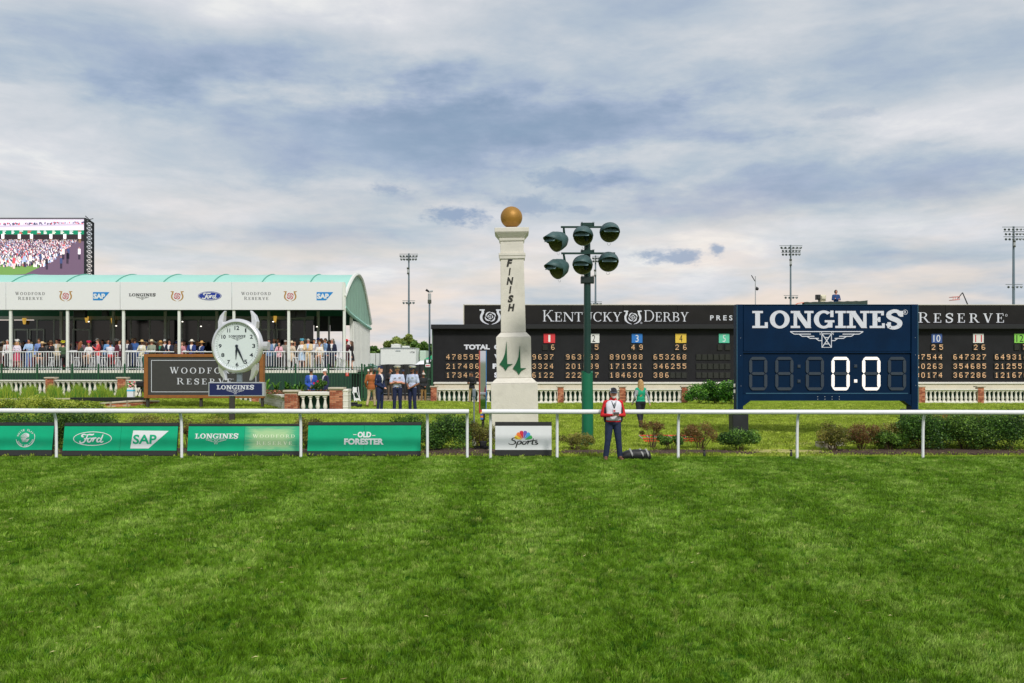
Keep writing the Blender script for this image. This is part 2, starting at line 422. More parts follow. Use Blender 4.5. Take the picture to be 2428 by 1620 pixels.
def horseshoe_rose(mb, x0, x1, z0, z1, y, k_shoe=0, k_rose=0):
    bx = [(-1, 0), (1, 0), (1, 1.55), (-1, 1.55)]
    for sg in (-1, 1):
        c = spline([(sg*.70, 1.5), (sg*.70, 1.2), (sg*.84, .85), (sg*.78, .45), (sg*.50, .16), (sg*.12, .0)], 6)
        ws = [.22 if i < len(c)*.55 else .22*(1-(i/len(c)-.55)/.47) for i in range(len(c))]
        put_ribbons(mb, [(c, ws), ([(sg*.52, 1.49), (sg*1.0, 1.49)], .13)], x0, x1, z0, z1, y, k_shoe, bx)
    ro = []
    for i in range(4):
        a = 90*i
        ro.append((arcp(.08*math.cos(R(a)), .80+.08*math.sin(R(a)), .40, .40, a, a+105, 8), [.03+.11*math.sin(math.pi*j/8) for j in range(9)]))
        ro.append((arcp(.0, .80, .22, .22, a+40, a+125, 6), [.02+.08*math.sin(math.pi*j/6) for j in range(7)]))
    ro.append((arcp(0, .80, .07, .09, 60, 380, 8), .05))
    put_ribbons(mb, ro, x0, x1, z0, z1, y-.004, k_rose, bx)
def ring_oval(mb, cx, cz, rx, rz, w, y, k=0, n=40):
    o = arcp(cx, cz, rx, rz, 0, 360, n)[:-1]; i_ = arcp(cx, cz, rx-w, rz-w, 0, 360, n)[:-1]
    for j in range(n):
        q = (j+1) % n
        mb.add([(o[j][0], y, o[j][1]), (o[q][0], y, o[q][1]), (i_[q][0], y, i_[q][1]), (i_[j][0], y, i_[j][1])], [(0, 1, 2, 3)], k)
def disc(mb, cx, cz, rx, rz, y, k=0, n=40):
    mb.add([(p[0], y, p[1]) for p in arcp(cx, cz, rx, rz, 0, 360, n)[:-1]], [tuple(range(n))], k)
FORD = [  # F o r d in a flowing hand
    [(.62, .92), (.40, 1.0), (.22, .90), (.24, .74), (.40, .74)], [(.62, .92), (.9, .98), (1.18, .96), (1.32, 1.06)],
    [(.74, .92), (.62, .55), (.45, .18), (.22, .05), (.06, .15), (.10, .30)], [(.42, .50), (.62, .52), (.80, .58)],
    [(1.02, .60), (.84, .52), (.76, .30), (.88, .16), (1.05, .26), (1.12, .50), (1.02, .60)], [(1.08, .54), (1.22, .56), (1.36, .62)],
    [(1.36, .62), (1.30, .40), (1.24, .18)], [(1.31, .44), (1.44, .60), (1.58, .58)],
    [(1.98, .52), (1.80, .60), (1.66, .42), (1.68, .20), (1.86, .20), (1.98, .42)], [(2.16, .98), (2.04, .55), (1.96, .24), (2.08, .14), (2.24, .26)]]
SPORTS = [
    [(.74, .95), (.58, 1.06), (.34, .98), (.30, .78), (.52, .62), (.58, .38), (.38, .18), (.10, .20), (.0, .36)],
    [(.78, .60), (.70, .20), (.60, -.30)], [(.74, .42), (.90, .62), (1.06, .56), (1.02, .30), (.84, .20), (.72, .28)],
    [(1.40, .56), (1.24, .54), (1.16, .34), (1.26, .18), (1.42, .26), (1.50, .48), (1.40, .56)],
    [(1.50, .50), (1.66, .62), (1.64, .40), (1.58, .18)], [(1.64, .42), (1.78, .60), (1.92, .56)],
    [(2.10, .96), (2.02, .50), (2.00, .22), (2.14, .18)], [(1.84, .66), (2.10, .68), (2.44, .76)],
    [(2.46, .56), (2.30, .56), (2.30, .42), (2.44, .32), (2.36, .18), (2.16, .18)]]
def put_script(mb, strokes, x0, x1, z0, z1, y, w, k=0):
    S_ = []
    for c in strokes:
        p = spline(c, 6); n = len(p)
        S_.append((p, [w*(.45+.75*math.sin(math.pi*(i+.5)/n)) for i in range(n)]))
    put_ribbons(mb, S_, x0, x1, z0, z1, y, k)

# ================================================================ GROUND
def grass_material(name, dark, mid, light, dry, sheet=False, stripes=True):
    m = bpy.data.materials.new(name); m.use_nodes = True
    N = NT(m.node_tree); b = m.node_tree.nodes['Principled BSDF']
    g = N.n('ShaderNodeNewGeometry'); pos = g.outputs['Position']
    sp = N.n('ShaderNodeSeparateXYZ'); N.l(pos, sp.inputs[0])
    flat = N.comb(sp.outputs[0], N.m('MULTIPLY', sp.outputs[1], 0.75), 0.0)
    n1 = N.noise(flat, 0.75, 4, 0.60, 0.35)
    n2 = N.noise(flat, 2.6, 4, 0.62, 0.3)
    n3 = N.noise(flat, 9.0, 5, 0.7)
    f = N.m('ADD', N.m('MULTIPLY', n1, 0.24), N.m('ADD', N.m('MULTIPLY', n2, 0.24), N.m('MULTIPLY', n3, 0.52)))
    if stripes:
        wob = N.m('MULTIPLY', N.m('SUBTRACT', N.noise(flat, 0.35, 2), 0.5), 2.2)
        st = N.m('SINE', N.m('MULTIPLY', N.m('ADD', N.m('ADD', sp.outputs[0], N.m('MULTIPLY', wob, 0.35)), 0.26), 3.3))  # mowing stripes: sheen of leaning blades put into the grass colour
        f = N.m('ADD', f, N.m('MULTIPLY', st, 0.030))
    f = N.ramp(f, 0.37, 0.66, smooth=False)
    c = N.mix(N.ramp(f, 0.0, 0.5, smooth=False), dark, mid)
    c = N.mix(N.ramp(f, 0.45, 1.0, smooth=False), c, light)
    dr = N.ramp(N.noise(flat, 1.7, 5, 0.7, 0.3), 0.60, 0.74)
    if not sheet:
        oi = N.n('ShaderNodeObjectInfo')
        c = N.mix(N.m('MULTIPLY', N.ramp(oi.outputs['Random'], 0.92, 1.0), 0.40), c, dry)
        hsv = N.n('ShaderNodeHueSaturation'); N.l(c, hsv.inputs['Color'])
        rb = g.outputs['Random Per Island']; b.inputs['Specular IOR Level'].default_value = 0.45; b.inputs['Roughness'].default_value = 0.42
        N.l(N.m('ADD', N.m('ADD', 0.34, N.m('MULTIPLY', rb, 0.80)), N.m('MULTIPLY', N.m('FRACT', N.m('MULTIPLY', oi.outputs['Random'], 37.1)), 0.62)), hsv.inputs['Value'])
        c = hsv.outputs[0]
    c = N.mix(N.m('MULTIPLY', dr, 0.22), c, dry)
    N.l(c, b.inputs['Base Color'])
    b.inputs['Roughness'].default_value = 0.55; b.inputs['Specular IOR Level'].default_value = 0.35
    if sheet: b.inputs['Specular IOR Level'].default_value = 0.0; b.inputs['Roughness'].default_value = 1.0
    if not sheet:
        tr = N.n('ShaderNodeBsdfTranslucent'); N.l(c, tr.inputs[0])
        mx = N.n('ShaderNodeMixShader'); mx.inputs[0].default_value = 0.22
        N.l(b.outputs[0], mx.inputs[1]); N.l(tr.outputs[0], mx.inputs[2])
        N.l(mx.outputs[0], m.node_tree.nodes['Material Output'].inputs[0])
    return m
def sheet(name, xs, ys, material, zf=gz):
    vs = [(x, y, zf(x, y)) for y in ys for x in xs]; n = len(xs)
    fs = [(j*n+i, j*n+i+1, (j+1)*n+i+1, (j+1)*n+i) for j in range(len(ys)-1) for i in range(n-1)]
    me = bpy.data.meshes.new(name); me.from_pydata(vs, [], fs); me.materials.append(material)
    me.polygons.foreach_set('use_smooth', [True]*len(fs)); me.update()
    return tag(link(name, me), kind='structure')
TURF_D, TURF_M, TURF_L, DRY = rgb(66, 104, 10), rgb(110, 150, 30), rgb(172, 196, 100), rgb(200, 196, 120)
LAWN_D, LAWN_M, LAWN_L = rgb(104, 128, 28), rgb(156, 174, 58), rgb(194, 204, 98)
m_turf_sheet = grass_material('turf soil and thatch', rgb(30, 60, 12), rgb(52, 88, 22), rgb(84, 118, 44), rgb(120, 112, 66), True)
m_lawn_sheet = grass_material('lawn thatch', rgb(84, 106, 30), rgb(124, 146, 48), rgb(158, 174, 76), rgb(170, 160, 100), True, False)
m_turf = grass_material('turf blades', TURF_D, TURF_M, TURF_L, DRY)
m_lawn = grass_material('lawn blades', LAWN_D, LAWN_M, LAWN_L, DRY, False, False)
def lins(a, b, n): return [a+(b-a)*i/n for i in range(n+1)]
sheet('turf_course', lins(-24, 24, 48), lins(3.0, 25.4, 24), m_turf_sheet)
sheet('lawn', lins(-34, 38, 144), lins(25.4, 60, 70), m_lawn_sheet)
m_far = mat('far ground', rgb(92, 104, 62), 0.95, var=0.25, scale=0.05)
MBf = MB()
for (x0, x1, y0, y1) in ((-3000, 3000, 60, 5000), (-3000, -34, 25.4, 60), (38, 3000, 25.4, 60), (-3000, -24, 3, 25.4), (24, 3000, 3, 25.4), (-3000, 3000, -600, 3)):
    MBf.quad((x0, y0, -.006), (x1, y0, -.006), (x1, y1, -.006), (x0, y1, -.006))
tag(MBf.build('infield_ground', m_far), kind='structure')

hid = bpy.data.collections.new('tuft_sources')          # never linked to the scene: sources for the grass only
def tuft(nb, rad, h, w, seed, material, lean=0.35, bias=0.28):
    rr = random.Random(seed); mb = MB()
    for i in range(nb):
        a = rr.uniform(0, 6.283); q = rad*math.sqrt(rr.random()); x, y = q*math.cos(a), q*math.sin(a)
        hh = h*rr.uniform(0.55, 1.15); t = rr.uniform(0, 6.283); l = hh*rr.uniform(0.1, lean*2)
        lx, ly = math.cos(t)*l+bias*hh, math.sin(t)*l; f = rr.uniform(0, 3.14); wx, wy = math.cos(f)*w/2, math.sin(f)*w/2
        b = len(mb.v)
        mb.v += [(x-wx, y-wy, -.004), (x+wx, y+wy, -.004), (x+wx*.8+lx*.4, y+wy*.8+ly*.4, hh*.62), (x-wx*.8+lx*.4, y-wy*.8+ly*.4, hh*.62), (x+lx, y+ly, hh*(1-.12*lean))]
        mb.f += [(b, b+1, b+2, b+3), (b+3, b+2, b+4)]; mb.mi += [0, 0]
    me = mb.mesh('tuft', material); o = bpy.data.objects.new('tuft', me); return o
def scatter(name, label, pts_mesh_fn, tufts, smin, smax, seed, tilt=0.25, vary=None):
    coll = bpy.data.collections.new(name+'_source')
    for t in tufts: coll.objects.link(t)
    me = pts_mesh_fn
    ob = link(name, me); tag(ob, label, 'grass', kind='stuff')
    ng = bpy.data.node_groups.new(name+'_nodes', 'GeometryNodeTree')
    ng.interface.new_socket('Geometry', in_out='INPUT', socket_type='NodeSocketGeometry')
    ng.interface.new_socket('Geometry', in_out='OUTPUT', socket_type='NodeSocketGeometry')
    N = ng.nodes; L = ng.links
    gi = N.new('NodeGroupInput'); go = N.new('NodeGroupOutput')
    ds = N.new('GeometryNodeDistributePointsOnFaces'); ds.inputs['Seed'].default_value = seed
    na = N.new('GeometryNodeInputNamedAttribute'); na.data_type = 'FLOAT'; na.inputs['Name'].default_value = 'dens'
    L.new(gi.outputs[0], ds.inputs['Mesh']); L.new(na.outputs['Attribute'], ds.inputs['Density'])
    ci = N.new('GeometryNodeCollectionInfo'); ci.inputs['Collection'].default_value = coll
    ci.inputs['Separate Children'].default_value = True; ci.inputs['Reset Children'].default_value = True
    io = N.new('GeometryNodeInstanceOnPoints'); io.inputs['Pick Instance'].default_value = True
    rv = N.new('FunctionNodeRandomValue'); rv.data_type = 'FLOAT_VECTOR'
    rv.inputs[0].default_value = (-tilt, -tilt, 0); rv.inputs[1].default_value = (tilt, tilt, 1.6)
    rs = N.new('FunctionNodeRandomValue'); rs.data_type = 'FLOAT'
    rs.inputs[2].default_value = smin; rs.inputs[3].default_value = smax
    L.new(ds.outputs['Points'], io.inputs['Points']); L.new(ci.outputs[0], io.inputs['Instance'])
    dn = N.new('ShaderNodeTexNoise'); dn.inputs['Scale'].default_value = 1.7; dn.inputs['Detail'].default_value = 2
    dm = N.new('ShaderNodeMath'); dm.operation = 'MULTIPLY'; dm.inputs[1].default_value = 9.0; L.new(dn.outputs[0], dm.inputs[0])
    cx = N.new('ShaderNodeCombineXYZ'); L.new(dm.outputs[0], cx.inputs[2])
    va = N.new('ShaderNodeVectorMath'); va.operation = 'ADD'; L.new(rv.outputs[0], va.inputs[0]); L.new(cx.outputs[0], va.inputs[1])
    L.new(va.outputs[0], io.inputs['Rotation'])
    sc_ = rs.outputs[1]
    nz = N.new('ShaderNodeTexNoise'); nz.inputs['Scale'].default_value = 0.9; nz.inputs['Detail'].default_value = 3
    mr = N.new('ShaderNodeMapRange'); mr.inputs[1].default_value = 0.3; mr.inputs[2].default_value = 0.7; mr.inputs[3].default_value = 0.80; mr.inputs[4].default_value = 1.2
    L.new(nz.outputs[0], mr.inputs[0])
    mu = N.new('ShaderNodeMath'); mu.operation = 'MULTIPLY'; L.new(sc_, mu.inputs[0]); L.new(mr.outputs[0], mu.inputs[1])
    L.new(mu.outputs[0], io.inputs['Scale'])
    L.new(io.outputs[0], go.inputs[0])
    md = ob.modifiers.new('scatter', 'NODES'); md.node_group = ng
    return ob
def dens_sheet(xs_fn, ys, dens_fn, nx, zf=gz):
    vs = []; de = []
    for y in ys:
        a, b = xs_fn(y)
        for i in range(nx+1):
            x = a+(b-a)*i/nx; vs.append((x, y, zf(x, y)+.002)); de.append(dens_fn(x, y))
    n = nx+1
    fs = [(j*n+i, j*n+i+1, (j+1)*n+i+1, (j+1)*n+i) for j in range(len(ys)-1) for i in range(nx)]
    me = bpy.data.meshes.new('area'); me.from_pydata(vs, [], fs)
    at = me.attributes.new('dens', 'FLOAT', 'POINT'); at.data.foreach_set('value', de); me.update()
    return me
scatter('turf_grass', 'short green mown turf grass with pale and dark patches', dens_sheet(lambda y: (-.56*y-1.6, .56*y+1.6), lins(6.2, 13, 14), lambda x, y: 330 if y < 9 else 330-35*(y-9), 24),
        [tuft(30, .050, .054, .0048, 10+i, m_turf) for i in range(6)], .75, 1.25, 1, .22)
scatter('turf_grass', 'short green mown turf grass reaching the white rail', dens_sheet(lambda y: (-.56*y-1.6, .56*y+1.6), lins(13, 24.98, 16), lambda x, y: 115-3*(y-13), 30),
        [tuft(36, .085, .050, .0075, 30+i, m_turf) for i in range(5)], .8, 1.25, 2, .2)
BEDS = [(-40, 1000, 25.9, 27.6), (980, 1200, 25.5, 27.6), (1310, 1475, 25.9, 26.9), (1490, 1800, 25.8, 27.0), (1915, 2500, 25.7, 27.4), (1780, 1965, 26.0, 27.2)]
def bed_free(x, y):
    px = CX+x/y*FPX
    for a, b, y0, y1 in BEDS:
        if a < px < b and y0 < y < y1: return 0.10
    return 1.0
scatter('lawn_grass', 'yellow green lawn grass of the infield behind the rail', dens_sheet(lambda y: (-.56*y-2, .56*y+2), lins(25.5, 28, 12)+lins(28.4, 55.5, 27), lambda x, y: max(14, 52-1.4*(y-25))*bed_free(x, y), 110),
        [tuft(34, .15, .058, .014, 50+i, m_lawn) for i in range(5)], .8, 1.25, 3, .2)

# bare earth and mulch under the shrubs (irregular sheets a few mm above the lawn)
m_mulch = mat('bark mulch', rgb(74, 56, 44), 0.95, var=0.5, scale=14, bump=0.8, bscale=60)
m_strawg = mat('dry trampled grass', rgb(168, 162, 96), 0.95, var=0.3, scale=8, bump=0.4)
def patch(name, x0p, x1p, y0, y1, material, seed, dz=.03):
    rr = random.Random(seed); n = 40
    xa, xb = (x0p-CX)/FPX*(y0+y1)/2, (x1p-CX)/FPX*(y0+y1)/2
    cx_, cy_ = (xa+xb)/2, (y0+y1)/2; mb = MB(); ph = [rr.uniform(0, 6.28) for _ in range(4)]
    rings = []
    for q in (0, .5, .85, 1.0):
        for i in range(n):
            a = 6.283*i/n; wv = 1+.10*math.sin(3*a+ph[0])+.07*math.sin(7*a+ph[1])+.04*math.sin(13*a+ph[2])
            e = .72
            c, s_ = math.cos(a), math.sin(a)
            x = cx_+(abs(c)**e*(1 if c > 0 else -1))*(xb-xa)/2*q*wv; y = cy_+(abs(s_)**e*(1 if s_ > 0 else -1))*(y1-y0)/2*q*wv
            rings.append((x, y, gz(x, y)+(dz*(1-q*q)+.012 if q < 1 else .004)))
    fs = [(k*n+i, k*n+(i+1) % n, (k+1)*n+(i+1) % n, (k+1)*n+i) for k in range(3) for i in range(n)]
    mb.add(rings, fs); o = mb.build(name, material, smooth=True); tag(o, kind='structure'); return o
for i, (a, b, y0, y1) in enumerate(((-40, 1000, 25.75, 27.6), (980, 1200, 25.5, 27.6), (1310, 1475, 25.9, 26.9), (1490, 1800, 25.8, 27.0), (1915, 2500, 25.7, 27.4))):
    patch('mulch_bed', a, b, y0, y1, m_mulch, 60+i, .05)
patch('dry_grass_patch', 1780, 1965, 25.9, 27.3, m_strawg, 80, .015)
patch('dry_grass_patch', 1830, 2010, 28.6, 29.6, m_strawg, 81, .012)
# bark chips on the beds
rr = random.Random(5); mb = MB()
for i in range(2600):
    u = rr.choice(((980, 1200), (1310, 1475), (1490, 1800), (1915, 2500), (1915, 2500), (-40, 1000)))
    y = rr.uniform(25.75, 27.0); x = (rr.uniform(*u)-CX)/FPX*y; s_ = rr.uniform(.012, .04); a = rr.uniform(0, 3.14)
    z = .035; c, d = math.cos(a)*s_, math.sin(a)*s_
    mb.quad((x-c, y-d, z), (x+d*.4, y-c*.4, z+rr.uniform(-.01, .02)), (x+c, y+d, z+rr.uniform(0, .02)), (x-d*.4, y+c*.4, z+rr.uniform(0, .02)), rr.randrange(3))
tag(mb.build('bark_chips', [mat('chip a', rgb(70, 50, 38), .9), mat('chip b', rgb(112, 86, 62), .9), mat('chip c', rgb(150, 128, 100), .9)]), 'scattered brown bark chips on the shrub beds', 'mulch', kind='stuff')

rr = random.Random(12); mb = MB()
for i in range(200):
    y = rr.uniform(7.0, 22); x = rr.uniform(-.55, .55)*y; l = rr.uniform(.015, .045); a = rr.uniform(0, 3.14); c, d = math.cos(a)*l, math.sin(a)*l; z = rr.uniform(.03, .05)
    mb.quad((x-c, y-d, z), (x-d*.06, y+c*.06, z+.006), (x+c, y+d, z+rr.uniform(-.01, .015)), (x+d*.06, y-c*.06, z), rr.randrange(2))
tag(mb.build('grass_clippings', [mat('dry clipping', rgb(206, 198, 140), .8), mat('brown clipping', rgb(150, 130, 84), .8)]), 'scattered dry straw coloured clippings lying on the turf', 'clippings', kind='stuff')

# ================================================================ SHRUBS AND TREES
LEAFM = {}
def leafmats(key):
    if key in LEAFM: return LEAFM[key]
    pal = {'green': ((59, 92, 28), (88, 126, 44), (128, 164, 64), (44, 71, 25)),
           'dark': ((58, 95, 36), (86, 129, 50), (123, 165, 66), (44, 72, 30)),
           'glossy': ((52, 104, 32), (83, 143, 47), (131, 184, 73), (37, 76, 25)),
           'yellow': ((128, 150, 47), (172, 188, 66), (203, 210, 92), (97, 116, 35)),
           'olive': ((104, 109, 44), (136, 138, 59), (164, 152, 76), (83, 80, 37)),
           'red': ((131, 100, 56), (152, 121, 68), (119, 128, 54), (104, 73, 44)),
           'tree': ((80, 114, 49), (109, 145, 64), (138, 172, 83), (61, 92, 40)),
           'tree2': ((119, 143, 68), (152, 167, 83), (174, 184, 104), (92, 114, 52))}[key]
    out = []
    for i, c in enumerate(pal):
        m = bpy.data.materials.new('leaf %s %d' % (key, i)); m.use_nodes = True
        N = NT(m.node_tree); b = m.node_tree.nodes['Principled BSDF']; b.inputs['Base Color'].default_value = rgb(*c)
        b.inputs['Roughness'].default_value = .5; b.inputs['Specular IOR Level'].default_value = .4
        tr = N.n('ShaderNodeBsdfTranslucent'); tr.inputs[0].default_value = rgb(*c); mx = N.n('ShaderNodeMixShader'); mx.inputs[0].default_value = .3
        N.l(b.outputs[0], mx.inputs[1]); N.l(tr.outputs[0], mx.inputs[2]); N.l(mx.outputs[0], m.node_tree.nodes['Material Output'].inputs[0])
        out.append(m)
    LEAFM[key] = out; return out
m_twig = mat('twig bark', rgb(92, 72, 54), .9, var=.3, scale=20)
m_trunk = mat('tree bark', rgb(96, 82, 66), .95, var=.35, scale=6, bump=.6)
def foliage(rx, ry, h, n, leaf, seed, z0=.12, nclump=14, sprig=0, thin=1.0, fill=.75, full=.7):
    """leaves gathered in clumps; returns MB"""
    rr = random.Random(seed); mb = MB(); cl = []
    for i in range(nclump):
        a = rr.uniform(0, 6.283); q = math.sqrt(rr.random())*fill; zc = rr.uniform(.22, .86)
        w = full+(1-full)*math.sin(math.pi*min(.92, max(.2, zc*.8+.12)))
        cl.append((math.cos(a)*q*rx*w, math.sin(a)*q*ry*w, z0+zc*(h-z0), (rr.uniform(.34, .54) if full > 0 else rr.uniform(.26, .46))*min(rx, h)*thin, rr.randrange(4)))
    for i in range(n):
        c = cl[rr.randrange(nclump)]
        v = Vector((rr.gauss(0, 1), rr.gauss(0, 1), rr.gauss(0, 1))).normalized()*(rr.random()**.45)
        p = Vector((c[0]+v.x*c[3], c[1]+v.y*c[3], c[2]+v.z*c[3]*.85))
        if p.z < .03: p.z = rr.uniform(.04, .2)
        k = c[4] if rr.random() < .45 else rr.randrange(4)
        s_ = leaf*rr.uniform(.6, 1.3)
        a = Vector((rr.gauss(0, 1), rr.gauss(0, 1), rr.gauss(0, .6))).normalized(); b = a.cross(Vector((rr.gauss(0, 1), rr.gauss(0, 1), rr.gauss(0, 1)))).normalized()
        mb.quad(p-a*s_, p+b*s_*.5, p+a*s_, p-b*s_*.5, k)
    for i in range(sprig):
        a = rr.uniform(0, 6.283); q = rr.uniform(.2, .9); b0 = Vector((math.cos(a)*q*rx, math.sin(a)*q*ry, h*rr.uniform(.6, .85)))
        tip = b0+Vector((rr.gauss(0, .08), rr.gauss(0, .05), rr.uniform(.10, .30)))*(h/.9)
        for j in range(12):
            p = b0.lerp(tip, j/11)+Vector((rr.gauss(0, .012), rr.gauss(0, .012), 0)); s_ = leaf*.7
            a_ = Vector((rr.gauss(0, 1), rr.gauss(0, 1), .6)).normalized(); b_ = a_.cross(Vector((0, 1, .3))).normalized()
            mb.quad(p-a_*s_*.3, p+b_*s_*.4, p+a_*s_, p-b_*s_*.4, rr.randrange(4))
    return mb
def twigs(rx, ry, h, n, seed, r0=.009):
    rr = random.Random(seed); mb = MB()
    for i in range(n):
        a = rr.uniform(0, 6.283); q = rr.uniform(.2, .95); top = Vector((math.cos(a)*q*rx, math.sin(a)*q*ry, h*rr.uniform(.55, .95)))
        b = Vector((math.cos(a)*.05, math.sin(a)*.05, -.03)); mid = b.lerp(top, .5)+Vector((rr.gauss(0, .04), rr.gauss(0, .04), .05))
        mb.tube([b, mid, top], [r0, r0*.7, r0*.3], 4, cap=False)
    return mb
def shrub(x0, x1, ytop, ybase, D, pal, label, n=2600, leaf=.026, sprig=10, seed=1, thin=1.0, group='shrubs behind the white rail', nclump=16, tw=14, dry=.7):
    ex = (x1-x0)*.08; x0 -= ex; x1 += ex; cx_ = (x0+x1)/2; base = Vector(((cx_-CX)/FPX*D, D, 0)); base.z = gz(base.x, D)
    rx = (x1-x0)/2*SC(D); h = EYE-(ytop-YH)*SC(D)-base.z
    t = thing('shrub', label, 'shrub', base, group)
    foliage(rx*.98, min(rx, .7)*dry, h*.97, int(n*2.3), leaf*1.1, seed, nclump=nclump, sprig=sprig, thin=thin, fill=.92, full=.86).build('leaves', leafmats(pal), t)
    twigs(rx*.8, min(rx, .6)*.6, h*.9, tw, seed+1).build('stems', m_twig, t)
    return t
SH = [
 (-30, 128, 980, 1080, 27.2, 'dark', 'dense dark green hedge shrub behind the leftmost advertising board', 5200, .026),
 (110, 268, 978, 1080, 27.2, 'green', 'rounded green hedge shrub showing in the gap right of the leftmost rail post', 5200, .026),
 (292, 436, 984, 1082, 27.3, 'olive', 'olive and brown shrub behind the right half of the second advertising board', 3600, .024),
 (430, 470, 1000, 1082, 27.0, 'red', 'thin reddish shrub in the gap between second and third advertising boards', 1300, .022),
 (462, 560, 994, 1082, 27.6, 'olive', 'low brownish shrub behind the left part of the third advertising board', 2000, .022),
 (696, 768, 984, 1082, 27.3, 'olive', 'shrub standing in the gap left of the widest advertising board', 2600, .024),
 (930, 1010, 982, 1080, 27.6, 'green', 'bright shrub behind the right end of the widest advertising board', 2400, .024),
 (985, 1100, 984, 1084, 27.0, 'dark', 'large round dark green shrub at the end of the left rail', 5200, .026),
 (1100, 1182, 998, 1080, 27.2, 'olive', 'loose twiggy shrub around the foot of the mirror post', 2300, .022),
 (1316, 1412, 1030, 1078, 27.0, 'olive', 'low sparse shrub in front of the green padded light pole', 1500, .020),
 (1520, 1572, 992, 1076, 27.4, 'red', 'tall thin wispy shrub just right of the walking woman', 900, .020),
 (1562, 1614, 1032, 1080, 26.8, 'dark', 'small dark green shrub left of the fourth post of the right rail', 1500, .022),
 (1618, 1702, 1002, 1078, 27.2, 'red', 'sparse reddish shrub in front of the orange crowd barrier', 1800, .020),
 (1716, 1790, 1014, 1078, 26.8, 'dark', 'compact dark shrub before the left leg of the blue timer board', 3000, .024),
 (1940, 2010, 1004, 1078, 26.8, 'olive', 'reddish brown shrub beside the pale stone block', 2300, .022),
 (2000, 2080, 1006, 1078, 27.0, 'red', 'thin reddish shrub before the green crowd barrier', 2100, .022),
 (2078, 2138, 1026, 1082, 26.8, 'green', 'small green shrub left of the right leg of the timer board', 2000, .024),
 (2124, 2250, 984, 1086, 27.0, 'dark', 'wide dark green hedge shrub below the right leg of the timer board', 5000, .026),
 (2230, 2350, 984, 1086, 27.1, 'green', 'wide green hedge shrub right of the last rail post', 5000, .026),
 (2070, 2160, 1000, 1086, 27.3, 'olive', 'olive brown shrub filling the gap left of the last rail post, behind the wide hedge', 3200, .024),
 (2195, 2290, 978, 1086, 27.9, 'olive', 'olive tinged shrub in the second row behind the right hedge', 3600, .024),
 (2290, 2390, 980, 1086, 27.9, 'olive', 'olive shrub in the second row near the right edge of the photo', 3600, .024),
 (2330, 2460, 982, 1086, 27.0, 'dark', 'dense hedge shrub cut by the right edge of the photo', 5200, .026)]
for i, (x0, x1, yt, yb, D, pal, lab, n, lf) in enumerate(SH):
    thin = 1.0 if n > 1900 else .72
    shrub(x0, x1, yt, yb, D, pal, lab, n, lf, sprig=34, seed=100+i*3, thin=thin, nclump=22 if n > 4000 else 13, tw=16 if pal in ('red', 'olive') else 10)
# feathery yellow-green bed on the mound at the left
for i, (x0, x1, yt) in enumerate(((-20, 60, 948), (45, 130, 944), (115, 190, 947), (170, 240, 955))):
    shrub(x0, x1, yt, 972, 38.5, 'yellow', ('yellow green feathery shrub at the left edge above the rail', 'yellow green feathery shrub below the left brick pier', 'yellow green feathery shrub under the dark pond coping',
          'yellow green feathery shrub nearest the curved brick wall')[i], 2200, .03, 16, 300+i, group='feathery shrubs above the rail at left', nclump=14)
# leafy hedge at the right balustrade
for i, (x0, x1, yt) in enumerate(((1628, 1690, 912), (1668, 1730, 905), (1708, 1768, 903))):
    shrub(x0, x1, yt, 956, 54.6, 'glossy', ('broad leaved shrub beside the brick pier left of the timer board', 'middle broad leaved shrub before the cream wall', 'broad leaved shrub touching the left post of the timer board')[i],
          2600, .05, 6, 330+i, group='leafy shrubs at the balustrade', nclump=16, dry=.8)
# tall ornamental grass along the left balustrade
rr = random.Random(9); mb = MB()
for i in range(9000):
    xp = rr.uniform(-40, 300); D = rr.uniform(46.2, 48.2); x = (xp-CX)/FPX*D
    h = (.42+.22*math.sin(xp*.11)+.12*math.sin(xp*.31+2)+.1*rr.random())*rr.uniform(.7, 1.1); z = gz(x, D)-.02
    l = rr.gauss(0, .12)*h*2; w = .010; a = rr.uniform(-.6, .6)
    mb.add([(x-w, D-a*w, z), (x+w, D+a*w, z), (x+w*.7+l*.4, D, z+h*.6), (x-w*.7+l*.4, D, z+h*.6), (x+l, D, z+h)], [(0, 1, 2, 3), (3, 2, 4)], rr.randrange(3))
tag(mb.build('ornamental_grass', leafmats('yellow')[:2]+leafmats('glossy')[1:2]), 'tall loose bright green grass in front of the left white balustrade', 'grass', kind='stuff')

def tree(px0, px1, ytop, D, pal, label, seed, n=9000):
    cx_ = (px0+px1)/2; b = Vector(((cx_-CX)/FPX*D, D, 0)); rx = (px1-px0)/2*SC(D); h = EYE-(ytop-YH)*SC(D)
    t = thing('tree', label, 'tree', b, 'trees far behind the trailer')
    foliage(rx, rx, h, n, .28, seed, z0=h*.22, nclump=26, thin=.8, fill=.9, full=.35).build('crown', leafmats(pal), t)
    mb = MB(); mb.tube([(0, 0, -.1), (.1, 0, h*.3), (0, .1, h*.55)], [.32, .24, .12], 8)
    for k in range(7):
        a = k*.9; mb.tube([(0, 0, h*(.25+.03*k)), (math.cos(a)*rx*.3, math.sin(a)*rx*.3, h*.5), (math.cos(a)*rx*.6, math.sin(a)*rx*.6, h*.68)], [.14, .08, .03], 5)
    mb.build('trunk', m_trunk, t); return t
tree(908, 950, 800, 140, 'tree2', 'pale green tree rising behind the left half of the white trailer', 401)
tree(926, 982, 788, 150, 'tree2', 'tallest yellowish tree behind the trailer, left of the tall floodlight mast', 402)
tree(966, 1010, 802, 150, 'tree', 'round tree behind the trailer, right of the tall floodlight mast', 403)
tree(992, 1034, 806, 140, 'tree', 'darker green tree next to the left edge of the tote board', 404)
tree(872, 904, 818, 140, 'tree', 'small tree in the gap between tent and trailer', 405, 2500)

